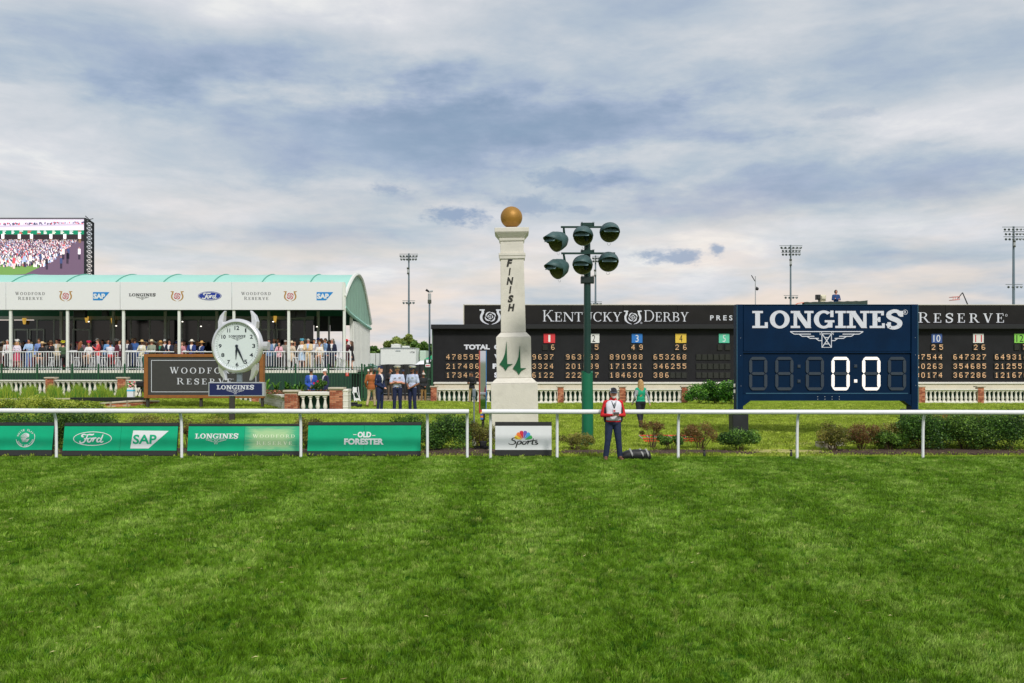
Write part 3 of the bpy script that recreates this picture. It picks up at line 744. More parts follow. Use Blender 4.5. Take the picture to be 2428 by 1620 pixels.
# ================================================================ MATERIALS
WHITE = mat('white gloss paint', rgb(232, 233, 236), .35, var=.03, scale=3, dirt=(rgb(196, 194, 186), .25))
WHITEM = mat('white painted plaster', rgb(226, 222, 212), .6, var=.05, scale=4, dirt=(rgb(180, 172, 150), .35))
CREAM = mat('cream painted wall', rgb(224, 214, 194), .8, var=.06, scale=1.2, dirt=(rgb(196, 160, 112), .35), bump=.2)
STONE = mat('pale cast stone', rgb(217, 212, 200), .85, var=.05, scale=2.2, dirt=(rgb(160, 154, 136), .32), bump=.35, bscale=30)
LIME = mat('grey limestone coping', rgb(188, 178, 158), .9, var=.12, scale=4, dirt=(rgb(120, 110, 92), .5), bump=.3)
BRICKS = [mat('red brick %d' % i, rgb(*c), .9, var=.18, scale=9, bump=.4) for i, c in enumerate(((162, 92, 66), (182, 110, 80), (146, 78, 56), (196, 130, 98)))]
MORTAR = mat('mortar', rgb(186, 166, 142), .95, var=.1, scale=8)
def brick_mat(scale):
    m = bpy.data.materials.new('brickwork'); m.use_nodes = True; N = NT(m.node_tree); b = m.node_tree.nodes['Principled BSDF']
    t = N.n('ShaderNodeTexCoord'); sp = N.n('ShaderNodeSeparateXYZ'); N.l(t.outputs['Object'], sp.inputs[0])
    v = N.comb(N.m('ADD', sp.outputs[0], sp.outputs[1]), sp.outputs[2], 0)
    br = N.n('ShaderNodeTexBrick'); N.l(v, br.inputs['Vector']); br.inputs['Scale'].default_value = 1.0
    br.inputs['Brick Width'].default_value = .21*scale; br.inputs['Row Height'].default_value = .075*scale; br.inputs['Mortar Size'].default_value = .008
    br.inputs['Color1'].default_value = rgb(166, 94, 68); br.inputs['Color2'].default_value = rgb(190, 122, 90); br.inputs['Mortar'].default_value = rgb(180, 160, 138)
    c = N.mix(N.m('MULTIPLY', N.ramp(N.noise(t.outputs['Object'], 3, 5), .5, .75), .4), br.outputs[0], rgb(120, 72, 56))
    N.l(c, b.inputs['Base Color']); b.inputs['Roughness'].default_value = .9
    return m
BRICKM = brick_mat(1)
BLACKM = mat('matt black board', rgb(34, 35, 36), .7, var=.12, scale=2)
BLACKP = mat('black plastic', rgb(24, 25, 27), .45)
DGREEN = mat('dark green painted steel', rgb(10, 54, 46), .4, var=.1, scale=2)
FGREEN = mat('green fence paint', rgb(30, 78, 50), .5)
KGREEN = mat('kelly green vinyl', rgb(6, 104, 72), .45, var=.06, scale=3, bump=.25, bscale=7)
BANG = mat('green banner print', rgb(0, 166, 120), .6, var=.06, scale=1.5, spec=.25, dirt=(rgb(60, 150, 112), .22), bump=.25, bscale=2.5)
BANW = mat('white banner print', rgb(224, 226, 228), .6, spec=.3, var=.02, scale=3)
NAVY = mat('navy painted steel', rgb(0, 33, 64), .5, var=.16, scale=1.0, spec=.12)
NAVY2 = mat('navy recessed panel', rgb(0, 31, 60), .55, var=.08, scale=1.5, spec=.12)
NAVYL = mat('weathered navy edge', rgb(44, 92, 116), .5, var=.15, scale=3)
LETW = mat('off white lettering', rgb(214, 216, 226), .55)
GREY = mat('galvanised steel', rgb(128, 140, 148), .45, metal=.4, var=.1, scale=4)
ALU = mat('aluminium', rgb(206, 210, 214), .35, metal=.7)
SILVER = mat('brushed silver case', rgb(226, 226, 229), .32, metal=.55, var=.05, scale=8)

# ================================================================ RAILS
def rail(name, label, x0, x1, posts, y0=24.65, y1=24.65, cap0=False, cap1=False):
    """x0,x1 and posts as photo pixels; the top tube overhangs the posts towards the course"""
    D = 24.85
    t = thing(name, label, 'rail', ((0), D, 0))
    def wx(px, dd): return (px-CX)/FPX*dd
    za, zb = EYE-(974.2-YH)/FPX*(D-.2), EYE-(978.0-YH)/FPX*(D-.2)
    def zt(px): return za+(zb-za)*(px-0)/2428.0-.058+.058
    r = .058
    mb = MB(); pts = []
    n = 12
    for i in range(n+1):
        px = x0+(x1-x0)*i/n; pts.append((wx(px, D-.22), -.22, zt(px)+.002*math.sin(i*2.1)))
    mb.tube(pts, [r]*len(pts), 16); o = mb.build('top_rail', WHITE, t, smooth=True)
    # joint collars
    for i in range(2, n, 4):
        mb = MB(); p = Vector(pts[i]); mb.tube([p-Vector((.012, 0, 0)), p+Vector((.012, 0, 0))], r+.0025, 16)
        mb.build('rail_joint', WHITE, t, smooth=True)
    for pb, pt in posts:
        xb = wx(pb, D); zt_ = zt(pb)
        mb = MB()
        mb.tube([(xb, 0, -.08), (xb, 0, .3), (xb, -.01, zt_-.42), (xb, -.035, zt_-.22), (xb, -.10, zt_-.09), (xb, -.19, zt_-.03), (xb, -.22, zt_-.02)], [.036, .036, .036, .035, .034, .033, .03], 12)
        mb.build('post', WHITE, t, smooth=True)
    return t
rail('track_rail', 'white tubular running rail on bent posts, in front of the green advertising boards', -60, 1112,
     [(-160, 0), (134, 0), (431, 0), (713.5, 0), (1013.5, 0), (1108, 0)])
rail('track_rail', 'white tubular running rail in front of the finish post and the timer board', 1143, 2520,
     [(1163, 0), (1321, 0), (1608, 0), (1890, 0), (2188, 0), (2475, 0)])

# ================================================================ ADVERTISING BOARDS
def ad_board(x0, x1, ytop, ygreen0, ygreen1, ybase, label, printer, panels, lean=.20, green=None, Db=25.45, tilt=0.0, notch=False):
    L_ = Loc(x0, ybase, Db); w = L_.x(x1); H_ = L_.z(ytop)
    t = thing('advertising_board', label, 'advertising board', (L_.o.x, Db, gz(L_.o.x, Db)), 'advertising boards behind the rail')
    t.rotation_euler = (-lean, 0, tilt); t.location.z += .03
    mb = MB(); mb.box(0, w, .014, .08, 0, H_-.012, ch=.004); mb.build('backing', BLACKM, t)
    mb = MB(); mb.box(-.002, w+.002, -.006, .09, L_.z(ygreen0)+.002, H_, ch=.01)
    mb.build('top_trim', BLACKM, t)
    mb = MB(); mb.box(-.002, w+.002, -.004, .09, -.02, L_.z(ygreen1)-.002, ch=.008); mb.build('bottom_trim', BLACKM, t)
    for (a, b) in panels:
        mb = MB(); mb.box(L_.x(a)+.002, L_.x(b)-.002, 0, .013, L_.z(ygreen1), L_.z(ygreen0), ch=.003)
        mb.build('panel', green or BANG, t)
    printer(L_, t)
    return t
def lettering(mb, mats, t, label=None):
    o = mb.build('lettering', mats, t)
    return o
def pr_claw(L_, t):
    mb = MB(); cx_, cz_ = L_.x(57), L_.z(1042); r = 22*L_.k
    # ring of words around a breaking wave
    for word, a0, a1, inv in (('WHITE CLAW', 172, 28, False), ('HARD SELTZER', 205, 350, True)):
        n = len(word)
        for i, ch in enumerate(word):
            if ch == ' ': continue
            a = R(a0+(a1-a0)*(i+.5)/n); vs, fs = font_polys(ch, .02)
            h = r*.22; g = fit(vs, -h*.34 if ch != 'I' else -h*.1, h*.34 if ch != 'I' else h*.1, -h/2, h/2); rad = r*.86
            rot = (a-math.pi/2) if not inv else (a+math.pi/2)
            c, s_ = math.cos(rot), math.sin(rot)
            mb.add([(cx_+rad*math.cos(a)+p[0]*c-p[1]*s_, -.006, cz_+rad*math.sin(a)+p[0]*s_+p[1]*c) for p in g], fs, 0)
    put_ribbons(mb, [(arcp(0, 0, 1, 1, 190, 385, 24), .06)], cx_-r, cx_+r, cz_-r, cz_+r, -.006, 0, [(-1, -1), (1, 1)])
    mb.build('lettering', BANW, t)['kind'] = 'stuff'; mb = MB()
    wv = []
    for k in range(7):
        f = k/7
        wv.append((spline([(-.70+.05*k, .15-.13*k), (-.45+.04*k, .42-.13*k), (-.05+.03*k, .62-.10*k), (.38, .48-.06*k), (.46, .26-.03*k)], 5), [.02+.045*math.sin(math.pi*i/21) for i in range(21)]))
        wv.append((spline([(-.58+.06*k, -.12-.07*k), (-.2, -.05-.08*k), (.2, -.18-.06*k), (.56-.03*k, -.14-.05*k)], 4), .035))
    put_ribbons(mb, wv, cx_-r*.72, cx_+r*.72, cz_-r*.72, cz_+r*.72, -.0065, 0, [(-.9, -.9), (.9, .9)])
    mb.build('wave_emblem', BANW, t)
def pr_fordsap(L_, t):
    mb = MB(); cx_, cz_ = L_.x(216.5), L_.z(1042.5); rx, rz = 46*L_.k, 17*L_.k
    ring_oval(mb, cx_, cz_, rx, rz, .018, -.006)
    put_script(mb, FORD, L_.x(187), L_.x(243), L_.z(1053), L_.z(1031), -.006, .135)
    lettering(mb, BANW, t)
    mb = MB()
    mb.add([(L_.x(a), -.006, L_.z(b)) for a, b in ((308, 1066), (351.5, 1066), (396.5, 1024), (312, 1023))], [(0, 1, 2, 3)], 0)
    mb.build('logo', BANW, t)
    mb = MB(); put_text(mb, 'SAP', L_.x(313), L_.x(369), L_.z(1055.5), L_.z(1033), -.010, 0, .028); lettering(mb, BANG, t)
def pr_long(L_, t):
    mb = MB(); put_serif(mb, 'LONGINES', L_.x(460), L_.x(563), L_.z(1044), L_.z(1030), -.006, 0, **SLAB)
    winged_glass(mb, L_.x(486), L_.x(535), L_.z(1056), L_.z(1045.5), -.006)
    lettering(mb, BANW, t)
    mb = MB(); put_serif(mb, 'WOODFORD', L_.x(597), L_.x(697), L_.z(1041), L_.z(1032.5), -.006, 0, first=1.12, **ROMAN)
    mb.build('lettering', mat('cream print', rgb(232, 240, 214), .5), t); mb = MB()
    put_serif(mb, 'RESERVE', L_.x(607), L_.x(691), L_.z(1058), L_.z(1049), -.006, 0, first=1.12, **ROMAN)
    lettering(mb, mat('cream print', rgb(232, 240, 214), .5), t)
def pr_old(L_, t):
    mb = MB(); put_text(mb, 'OLD', L_.x(846.5), L_.x(879), L_.z(1043), L_.z(1029), -.006, 0, .05)
    put_text(mb, 'FORESTER', L_.x(815), L_.x(909), L_.z(1060), L_.z(1045), -.006, 0, .05)
    mb.build('lettering', BANW, t); mb = MB()
    mb.box(L_.x(836), L_.x(844), -.008, -.006, L_.z(1036.8), L_.z(1035.2)); mb.box(L_.x(881.5), L_.x(889), -.008, -.006, L_.z(1038.8), L_.z(1037.2))
    mb.build('dash_marks', BANW, t)['kind'] = 'stuff'
def pr_sports(L_, t):
    cols = [(244, 204, 50), (238, 122, 44), (206, 32, 62), (112, 84, 178), (70, 160, 222), (58, 174, 88)]
    mb = MB(); cx_, cz_ = L_.x(1241), L_.z(1047)
    for i, c in enumerate(cols):
        a = R([158, 131, 104, 76, 49, 22][i]); r0, r1 = 5*L_.k, 22.5*L_.k; k = L_.k
        ax = Vector((math.cos(a), math.sin(a))); nx = Vector((-ax.y, ax.x)); pts = []
        for q, wd in ((r0, .6), (r0+(r1-r0)*.35, 2.4), (r1*.78, 4.3), (r1*.90, 4.2), (r1*.97, 2.8), (r1, 0)):
            pts.append((q, wd*k))
        pl = [ax*q-nx*w_ for q, w_ in pts]+[ax*q+nx*w_ for q, w_ in reversed(pts[:-1])]
        mb.add([(cx_+p.x, -.006-.0004*i, cz_+p.y*1.02-3*k) for p in pl], [tuple(range(len(pl)))], i)
    mb.build('logo', [mat('print %s' % (c,), rgb(*c), .5) for c in cols], t)
    mb = MB(); put_script(mb, SPORTS, L_.x(1206), L_.x(1275), L_.z(1068.5), L_.z(1044), -.007, .10); lettering(mb, BLACKM, t)
def faded():
    m = bpy.data.materials.new('sun faded green print'); m.use_nodes = True; N = NT(m.node_tree); b = m.node_tree.nodes['Principled BSDF']
    t = N.n('ShaderNodeTexCoord'); mp = N.n('ShaderNodeMapping'); mp.inputs['Scale'].default_value = (1.2, 1, 9); N.l(t.outputs['Object'], mp.inputs[0])
    g = N.n('ShaderNodeSeparateXYZ'); N.l(t.outputs['Generated'], g.inputs[0])
    u = N.m('ABSOLUTE', N.m('SUBTRACT', g.outputs[0], .48)); v = N.m('ABSOLUTE', N.m('SUBTRACT', g.outputs[2], .5))
    e = N.m('MAXIMUM', u, N.m('MULTIPLY', v, .9))
    f = N.ramp(N.m('ADD', e, N.m('MULTIPLY', N.m('SUBTRACT', N.noise(mp.outputs[0], 3, 6, .7), .5), .35)), .20, .50)
    c = N.mix(f, rgb(168, 204, 150), rgb(44, 172, 126)); N.l(c, b.inputs['Base Color']); b.inputs['Roughness'].default_value = .6
    return m
FADED = faded()
ad_board(-40, 122, 1005, 1013.5, 1071, 1083, 'green advertising board with a round wave emblem, leftmost, cut by the photo edge', pr_claw, [(-40, 122)])
ad_board(147, 418, 1004.5, 1013, 1071, 1081.5, 'green advertising board with oval script logo and slanted white logo block', pr_fordsap, [(147, 283), (283, 418)])
t = ad_board(443, 709, 1007, 1013.5, 1072.5, 1082, 'green advertising board in two panels, right one sun faded to yellow', pr_long, [(443, 577.5), (577.5, 709)])
[c for c in t.children if c.name.startswith('panel')][1].data.materials[0] = FADED
[c for c in t.children if c.name.startswith('panel')][1]['label'] = 'sun faded yellowish panel'
ad_board(728, 997, 1006, 1014, 1075, 1084.5, 'widest green advertising board with white two-line bourbon name in its middle', pr_old, [(728, 862), (862, 997)])
ad_board(1174, 1308, 1006.5, 1016, 1073, 1085, 'white advertising board with six-feather rainbow fan before the finish post', pr_sports, [(1174, 1308)], lean=.06, green=BANW)

# ================================================================ FINISH POST
D = 30.5; L_ = Loc(1221.5, 1046, D)
fp = thing('finish_post', 'tall square cast stone finish pillar topped with a gilded ball', 'finish post', (L_.o.x, D+.7, 0))
def frus(mb, xa, xb, ya, yb, za, zb, k=0):
    """square frustum: half width xa at za, xb at zb"""
    vs = [(-xa, -xa, za), (xa, -xa, za), (xa, xa, za), (-xa, xa, za), (-xb, -xb, zb), (xb, -xb, zb), (xb, xb, zb), (-xb, xb, zb)]
    mb.add(vs, [(0, 3, 2, 1), (4, 5, 6, 7), (0, 1, 5, 4), (1, 2, 6, 5), (2, 3, 7, 6), (3, 0, 4, 7)], k)
k_ = SC(D)
def zz_(py): return EYE-(py-YH)*k_
def fblock(name, rows):
    mb = MB()
    for (ya, wa, yb, wb) in rows: frus(mb, wa*k_/2, wb*k_/2, 0, 0, zz_(ya), zz_(yb))
    o = mb.build(name, STONE, fp)
    bv = o.modifiers.new('bevel', 'BEVEL'); bv.width = .012; bv.segments = 2; bv.limit_method = 'ANGLE'
    return o
D = D+.0
fblock('base', [(1050, 111, 909.5, 111), (909, 111, 896.6, 84)])
fblock('pedestal', [(896.3, 83, 799.3, 83), (799, 83, 787.6, 61)])
fblock('shaft', [(787.3, 59.5, 611.5, 56)])
fblock('neck_band', [(611.2, 61, 604, 62), (603.8, 64, 597, 64)])
fblock('neck', [(596.8, 56, 568.6, 56)])
fblock('capital', [(568.3, 60, 561, 62), (560.8, 62, 548, 82), (547.8, 82, 537.4, 82)])
fblock('ball_base', [(537.2, 30, 533, 28)])
mb = MB(); mb.ell((0, 0, zz_(508)), (26.5*k_,)*3, 32, 20)
mb.build('ball', mat('gilded ball', rgb(164, 120, 48), .5, metal=.35, var=.10, scale=4, bump=.3, bscale=22), fp, smooth=True)
LET = mat('dark bronze letters', rgb(44, 42, 36), .5)
yy = -(57/2*k_)
def xl(px): return (px-1221.5)*k_
for ch, (a, b, y0, y1) in zip('FINISH', ((1207.5, 1222.5, 612.5, 630.5), (1212, 1218, 633, 651), (1207, 1224, 655, 673.5), (1212.5, 1219, 676.5, 694), (1209, 1223.5, 698, 716), (1209, 1226, 719, 737))):
    vs, fs = font_polys(ch, .055, .22); g = fit(vs, xl(a), xl(b), zz_(y1), zz_(y0)); mb = MB()
    q = yy+(.035 if y0 < 630 else .030 if y0 < 670 else .024 if y0 < 690 else .018)
    mb.add([(p[0], q-.036, p[1]) for p in g], fs)
    cu = bmesh.new(); me = mb.mesh('letter', LET)
    cu.from_mesh(me); r_ = bmesh.ops.extrude_face_region(cu, geom=cu.faces[:]); bmesh.ops.translate(cu, vec=(0, .034, 0), verts=[e for e in r_['geom'] if isinstance(e, bmesh.types.BMVert)])
    bmesh.ops.recalc_face_normals(cu, faces=cu.faces[:]); cu.to_mesh(me); cu.free()
    link('letter', me, fp)
# twin spires emblem on the pedestal
GSP = mat('racing green emblem', rgb(10, 92, 54), .45)
y_ = -(83/2*k_)
for (ox, oy) in ((0, 0), (31.5, 10.3)):
    P0 = [(1205, 809), (1205.3, 862.8), (1218.5, 863), (1206.5, 869), (1201.7, 879), (1196, 870.5), (1187, 863.5), (1196, 851), (1201, 836)]
    P0 = [(1205.0, 809), (1201.2, 836), (1196, 850), (1187.2, 863.5), (1196, 870.2), (1201.7, 879), (1208, 869), (1218.8, 863.2), (1205.8, 863.0)]
    mb = MB(); mb.prism([(xl(a+ox), zz_(b+oy)) for a, b in P0], y_-.03, y_-.002); mb.build('spire_emblem', GSP, fp)

fp.rotation_euler = (0, -.0165, 0)
# ================================================================ LIGHT POLE WITH SIX FLOODLIGHTS
D = 28.5; pb = PX(1392.5, 1061, D)
lp = thing('light_pole', 'dark green light pole with six hooded floodlights and green padding at its foot', 'light pole', (pb.x, D, 0))
k_ = SC(D)
def xq(px): return (px-1392.5)*k_
def zq(py): return EYE-(py-YH)*k_
mb = MB(); mb.tube([(0, 0, -.1), (0, 0, zq(660)), (0, 0, zq(533))], [.112, .098, .085], 20); mb.build('pole', DGREEN, lp, smooth=True)
mb = MB(); prof = []
rr = random.Random(4)
vs = []; n = 16; zs = [0, .2, .5, .9, 1.3, 1.7, 2.02, 2.06]
for i, z in enumerate(zs):
    for j in range(n):
        a = 2*math.pi*j/n; r = .165+.006*math.sin(3*a+z*2)+(.012 if i in (0, 1) else 0)*math.sin(5*a)+rr.uniform(-.003, .003)
        vs.append((r*math.cos(a), r*math.sin(a), z*((zq(883))/2.06)+(0.05*math.sin(2*a+1) if i == 7 else 0)))
mb.add(vs, [(i*n+j, i*n+(j+1) % n, (i+1)*n+(j+1) % n, (i+1)*n+j) for i in range(len(zs)-1) for j in range(n)])
mb.add(vs[-n:]+[(0, 0, zq(884))], [(j, (j+1) % n, n) for j in range(n)]); mb.build('padding', KGREEN, lp, smooth=True)
for (y0, y1, w) in ((529.5, 537, 15.5), (594, 601, 15.5)):
    mb = MB(); mb.box(-w*k_, w*k_, -.13, .13, zq(y1), zq(y0), ch=.004)
    for sx in (-1, 1):
        for dx_ in (15, 12.4): mb.tube([(sx*dx_*k_, -.14, zq(y0-1.6)), (sx*dx_*k_, -.14, zq(y1+2))], .008, 6)
    mb.build('clamp', DGREEN, lp)
mb = MB(); mb.box(-15.3*k_, 15.3*k_, -.15, .15, zq(672), zq(656.5), ch=.01)
for sx in (-14, -11, 11, 14): mb.tube([(sx*k_, -.12, zq(654)), (sx*k_, -.12, zq(674))], .008, 6)
mb.build('junction_box', mat('black green steel', rgb(14, 34, 30), .5), lp)
for (y0, xa, xb) in ((540.4, 1329, 1438), (602.4, 1330, 1457)):
    mb = MB(); mb.box(xq(xa), xq(xb), -.19, -.13, zq(y0+2.2), zq(y0-2.2), ch=.006); mb.build('crossarm', DGREEN, lp)
REFL = mat('olive tinted reflector', rgb(132, 138, 74), .45, metal=.3, var=.35, scale=5)
HEADM = mat('weathered lamp shell', rgb(62, 90, 90), .55, var=.15, scale=5, dirt=(rgb(96, 92, 84), .35))
def flood(px, py, dia_, dirv, visor_roll=0.0, mount=None):
    """bell housing open towards dirv with a sloping half-pipe visor"""
    dv = Vector(dirv).normalized(); r = dia_*.93/2*k_
    up = Vector((0, 0, 1)); xa = up.cross(dv).normalized(); za = dv.cross(xa)   # local z = dv , local y = za (up)
    M = Matrix((xa, za, dv)).transposed().to_4x4(); M.translation = Vector((xq(px), -.25, zq(py)))
    f = thing_part('floodlight', lp, M)
    mb = MB(); mb.lathe([(.03*r/.31, -.36), (r*.42, -.34), (r*.80, -.20), (r*.97, -.04), (r, .04), (r*1.02, .06), (r*1.02, .08), (r*.97, .08)], 28); mb.build('housing', HEADM, f, smooth=True)
    mb = MB(); mb.lathe([(r*.97, .08), (r*.90, -.02), (r*.70, -.15), (r*.35, -.24), (.001, -.27)], 28); mb.build('reflector', REFL, f, smooth=True)
    mb = MB(); mb.ell((0, 0, -.1), (.035, .035, .08), 10, 8); mb.build('lamp', mat('lamp glass', rgb(200, 205, 200), .1), f, smooth=True)
    # visor: upper half shell reaching forward, cut slanted
    mb = MB(); n = 18; vs = []
    for i in range(n+1):
        a = R(-2)+R(184)*i/n; c, s_ = math.cos(a), math.sin(a)
        reach = .08+.30*max(0, s_)**.8+.02
        for q, rad in ((.07, 1.03), (reach, .97-.10*max(0, s_))):
            vs.append((c*r*rad, s_*r*rad*(1 if q < .1 else .93), q))
    fs = [(2*i, 2*i+1, 2*i+3, 2*i+2) for i in range(n)]
    mb.add(vs, fs); o = mb.build('visor', HEADM, f, smooth=True)
    so = o.modifiers.new('thick', 'SOLIDIFY'); so.thickness = .008
    mb = MB(); mb.add([(-.80*r, .58*r, .09), (.80*r, .58*r, .09), (.72*r, .22*r, .30), (-.72*r, .22*r, .30), (-.80*r, .60*r, .095), (.80*r, .60*r, .095), (.72*r, .245*r, .305), (-.72*r, .245*r, .305)],
        [(3, 2, 1, 0), (4, 5, 6, 7), (0, 1, 5, 4), (1, 2, 6, 5), (2, 3, 7, 6), (3, 0, 4, 7)]); mb.build('visor_flap', mat('pale lamp flap', rgb(128, 156, 160), .5), f)
    mb = MB()
    if mount:
        Mi = M.inverted(); a = Mi @ Vector((xq(mount[0]), -.16, zq(mount[1]))); b = Mi @ (M.translation-dv*.30+Vector((0, 0, .02)))
        mb.tube([a, a.lerp(b, .5), b], [.03, .035, .06], 10); mb.build('knuckle', DGREEN, f)
    mb = MB(); pts = [(math.cos(R(t_))*.045, -r*1.05-.03+math.sin(R(t_))*.05, .06) for t_ in range(-200, 21, 20)]
    mb.tube(pts, .004, 4, cap=False); mb.build('latch_wire', GREY, f)
def thing_part(name, parent, M):
    e = bpy.data.objects.new(name, None); COL.objects.link(e); e.parent = parent; e.matrix_local = M; e.empty_display_size = .1; return e
flood(1320, 575, 51, (-.75, -.62, -.30), mount=(1336, 543))
flood(1382, 561, 50, (-.22, -.90, -.36), mount=(1389, 543))
flood(1442.5, 553, 50, (.10, -.95, -.32), mount=(1436, 541))
flood(1322, 639, 51, (-.74, -.62, -.34), mount=(1336, 605))
flood(1381, 629, 50, (-.24, -.88, -.40), mount=(1389, 605))
flood(1440, 622, 50, (.02, -.94, -.34), mount=(1447, 604))

# ================================================================ TIMER BOARD
D = 32.0; L_ = Loc(1961, 1040, D)
tb = thing('timer_board', 'large navy race timer board reading 0.0 in white segments on two legs', 'timer board', (L_.o.x, D, 0))
DP = .42
mb = MB(); L_.box(mb, 1763, 2160, 728.5, 839, .03, DP, ch=.01); mb.build('name_panel', NAVY, tb)
mb = MB(); L_.box(mb, 1762.5, 2160.5, 843, 940, .07, DP, ch=.005); mb.build('digit_panel', NAVY2, tb)
for (a, b) in ((1746.5, 1762), (2161, 2177)):
    mb = MB(); L_.box(mb, a, b, 727.5, 977, 0, DP+.02, ch=.012); mb.build('upright', NAVY, tb)
    mb = MB()
    q = a if a < 1900 else b-1.6
    L_.box(mb, q+.2, q+1.6, 729, 976, -.006, .0, ch=0); mb.build('corner_strip', NAVYL, tb)
mb = MB(); L_.box(mb, 1762.2, 2160.8, 839.3, 842.7, .02, DP); mb.build('mid_rail', NAVY, tb)
mb = MB(); L_.box(mb, 1762.2, 2160.8, 940.3, 956, .01, DP); L_.box(mb, 1769, 2154, 937.6, 939.6, .035, .068, 1); mb.build('lower_rail', [NAVY, NAVYL], tb)
mb = MB(); L_.box(mb, 1762.2, 2160.8, 727.6, 728.3, .0, DP+.01); mb.build('top_cap', NAVYL, tb)
for s_, (a, b) in ((1, (1762.2, 1780)), (-1, (2160.8, 2143))):
    mb = MB(); pl = [(L_.x(a), L_.z(956.2)), (L_.x(b), L_.z(956.2)), (L_.x(a), L_.z(969))]
    if s_ > 0: pl = [pl[0], pl[2], pl[1]]
    mb.prism(pl, .02, DP); mb.build('gusset', NAVY, tb)
for (a, b) in ((1736, 1774), (2148, 2186)):
    mb = MB(); L_.box(mb, a, b, 977.3, 1046, -.05, DP+.1, ch=.02); mb.build('leg', mat('black foot cladding', rgb(30, 32, 36), .5, var=.2, scale=3), tb)
mb = MB(); put_serif(mb, 'LONGINES', L_.x(1784), L_.x(2142), L_.z(787.2), L_.z(739.2), .022, 0, **SLAB)
ring_oval(mb, L_.x(2147), L_.z(746), 5.8*L_.k, 5.8*L_.k, .012, .022); put_text(mb, 'R', L_.x(2144.6), L_.x(2149.6), L_.z(749.3), L_.z(742.7), .022, 0, .02)
lettering(mb, LETW, tb)
mb = MB(); winged_glass(mb, L_.x(1874), L_.x(2047), L_.z(829.5), L_.z(792), .022); mb.build('emblem', LETW, tb)
DIGON = mat('lit white led segment', (1, .93, .88, 1), .5, emit=.35)
DIGOFF = mat('unlit grey segment', rgb(40, 53, 67), .6, var=.08, scale=20)
def seg_digit(cx_, on):
    w, x0 = 43, cx_-21.5; y0, y1, ym = 852, 931.5, 891.5; b = 7
    hor = lambda ya: [(x0+5.5, ya), (x0+9, ya-3.3), (x0+w-9, ya-3.3), (x0+w-5.5, ya), (x0+w-9, ya+3.3), (x0+9, ya+3.3)]
    def vert(xc, ya, yb): return [(xc, ya), (xc+3.6, ya+6), (xc+3.6, yb-4), (xc, yb), (xc-3.6, yb-4), (xc-3.6, ya+6)]
    def vert2(xc, ya, yb): return [(xc, ya), (xc+3.6, ya+4), (xc+3.6, yb-6), (xc, yb), (xc-3.6, yb-6), (xc-3.6, ya+4)]
    segs = {'a': [(x0+8, y0), (x0+w-8, y0), (x0+w-3, y0+4.2), (x0+w-6.5, y0+7), (x0+6.5, y0+7), (x0+3, y0+4.2)],
            'g': hor(ym), 'd': [(x0+6.5, y1-7), (x0+w-6.5, y1-7), (x0+w-3, y1-4.2), (x0+w-8, y1), (x0+8, y1), (x0+3, y1-4.2)],
            'f': vert(x0+3.6, y0+4.6, ym-.5), 'b': vert(x0+w-3.6, y0+4.6, ym-.5), 'e': vert2(x0+3.6, ym+.5, y1-4.6), 'c': vert2(x0+w-3.6, ym+.5, y1-4.6)}
    for nme, pl in segs.items():
        lit = on and nme != 'g'
        poly = [(L_.x(a), L_.z(b_)) for a, b_ in pl]
        ar = sum(poly[j][0]*poly[(j+1) % 6][1]-poly[(j+1) % 6][0]*poly[j][1] for j in range(6))
        if ar < 0: poly = poly[::-1]
        mb = MB(); mb.prism(poly, .040, .069); o = mb.build('segment', DIGON if lit else DIGOFF, tb)
        if lit: o['label'] = 'lit white segment'
for c_, on in ((1798.5, 0), (1860.5, 0), (1933, 0), (1994, 1), (2067, 1), (2128, 0)): seg_digit(c_, on)
for px, py, on in ((1895.5, 874.5, 0), (1895.5, 910, 0), (2030, 874, 0), (2030, 909.5, 1)):
    mb = MB(); L_.box(mb, px-3.8, px+3.8, py-3.8, py+3.8, .04, .069, ch=.015); mb.build('dot', DIGON if on else DIGOFF, tb)
mb = MB()
for px, py in [(1756, 807.5), (1756, 849), (1757, 921), (2170, 806), (2170.5, 847.5), (2171, 920)]+[(a, b) for a in (1939, 1956, 1973, 1990) for b in (946.5, 952.5)]:
    mb.ell((L_.x(px), 0.006 if (px < 1770 or px > 2160) else .012, L_.z(py)), (.014, .008, .014), 8, 5)
mb.build('bolt_heads', ALU, tb)
mb = MB(); L_.box(mb, 1742, 1746.3, 916, 924, .1, .2, ch=.01); L_.box(mb, 1742, 1746.3, 930, 938, .1, .2, ch=.01); mb.build('cable_box', WHITEM, tb)

# ================================================================ WATCH SIGN
g0 = GP(549, 1000); D = g0.y; k_ = SC(D)
ws = thing('watch_sign', 'giant silver wristwatch clock on a post with a navy name plate beneath', 'clock sign', (g0.x, D, g0.z))
def xw(px, base=548.0): return (px-base)*k_
def zw(py): return EYE-(py-YH)*k_-g0.z
mb = MB(); mb.box(xw(542), xw(553.5), .02, .18, -.05, zw(940), ch=.01); mb.build('post', mat('bronze post', rgb(58, 54, 50), .5), ws)
mb = MB(); mb.box(xw(558), xw(570), .10, .26, zw(906.3), zw(884), ch=.02); mb.build('neck', GREY, ws)
mb = MB(); mb.box(xw(493.5), xw(626.5), -.02, .24, zw(939.8), zw(906.6), ch=.012); mb.build('plate_frame', ALU, ws)
mb = MB(); mb.box(xw(496), xw(621), -.024, -.021, zw(937.3), zw(908.8)); mb.build('name_plate', mat('navy enamel', rgb(20, 32, 84), .4), ws)
mb = MB(); put_serif(mb, 'LONGINES', xw(513.5), xw(602), zw(924.3), zw(912.5), -.026, 0, **SLAB); winged_glass(mb, xw(537), xw(578), zw(934.8), zw(925.6), -.026)
lettering(mb, LETW, ws)
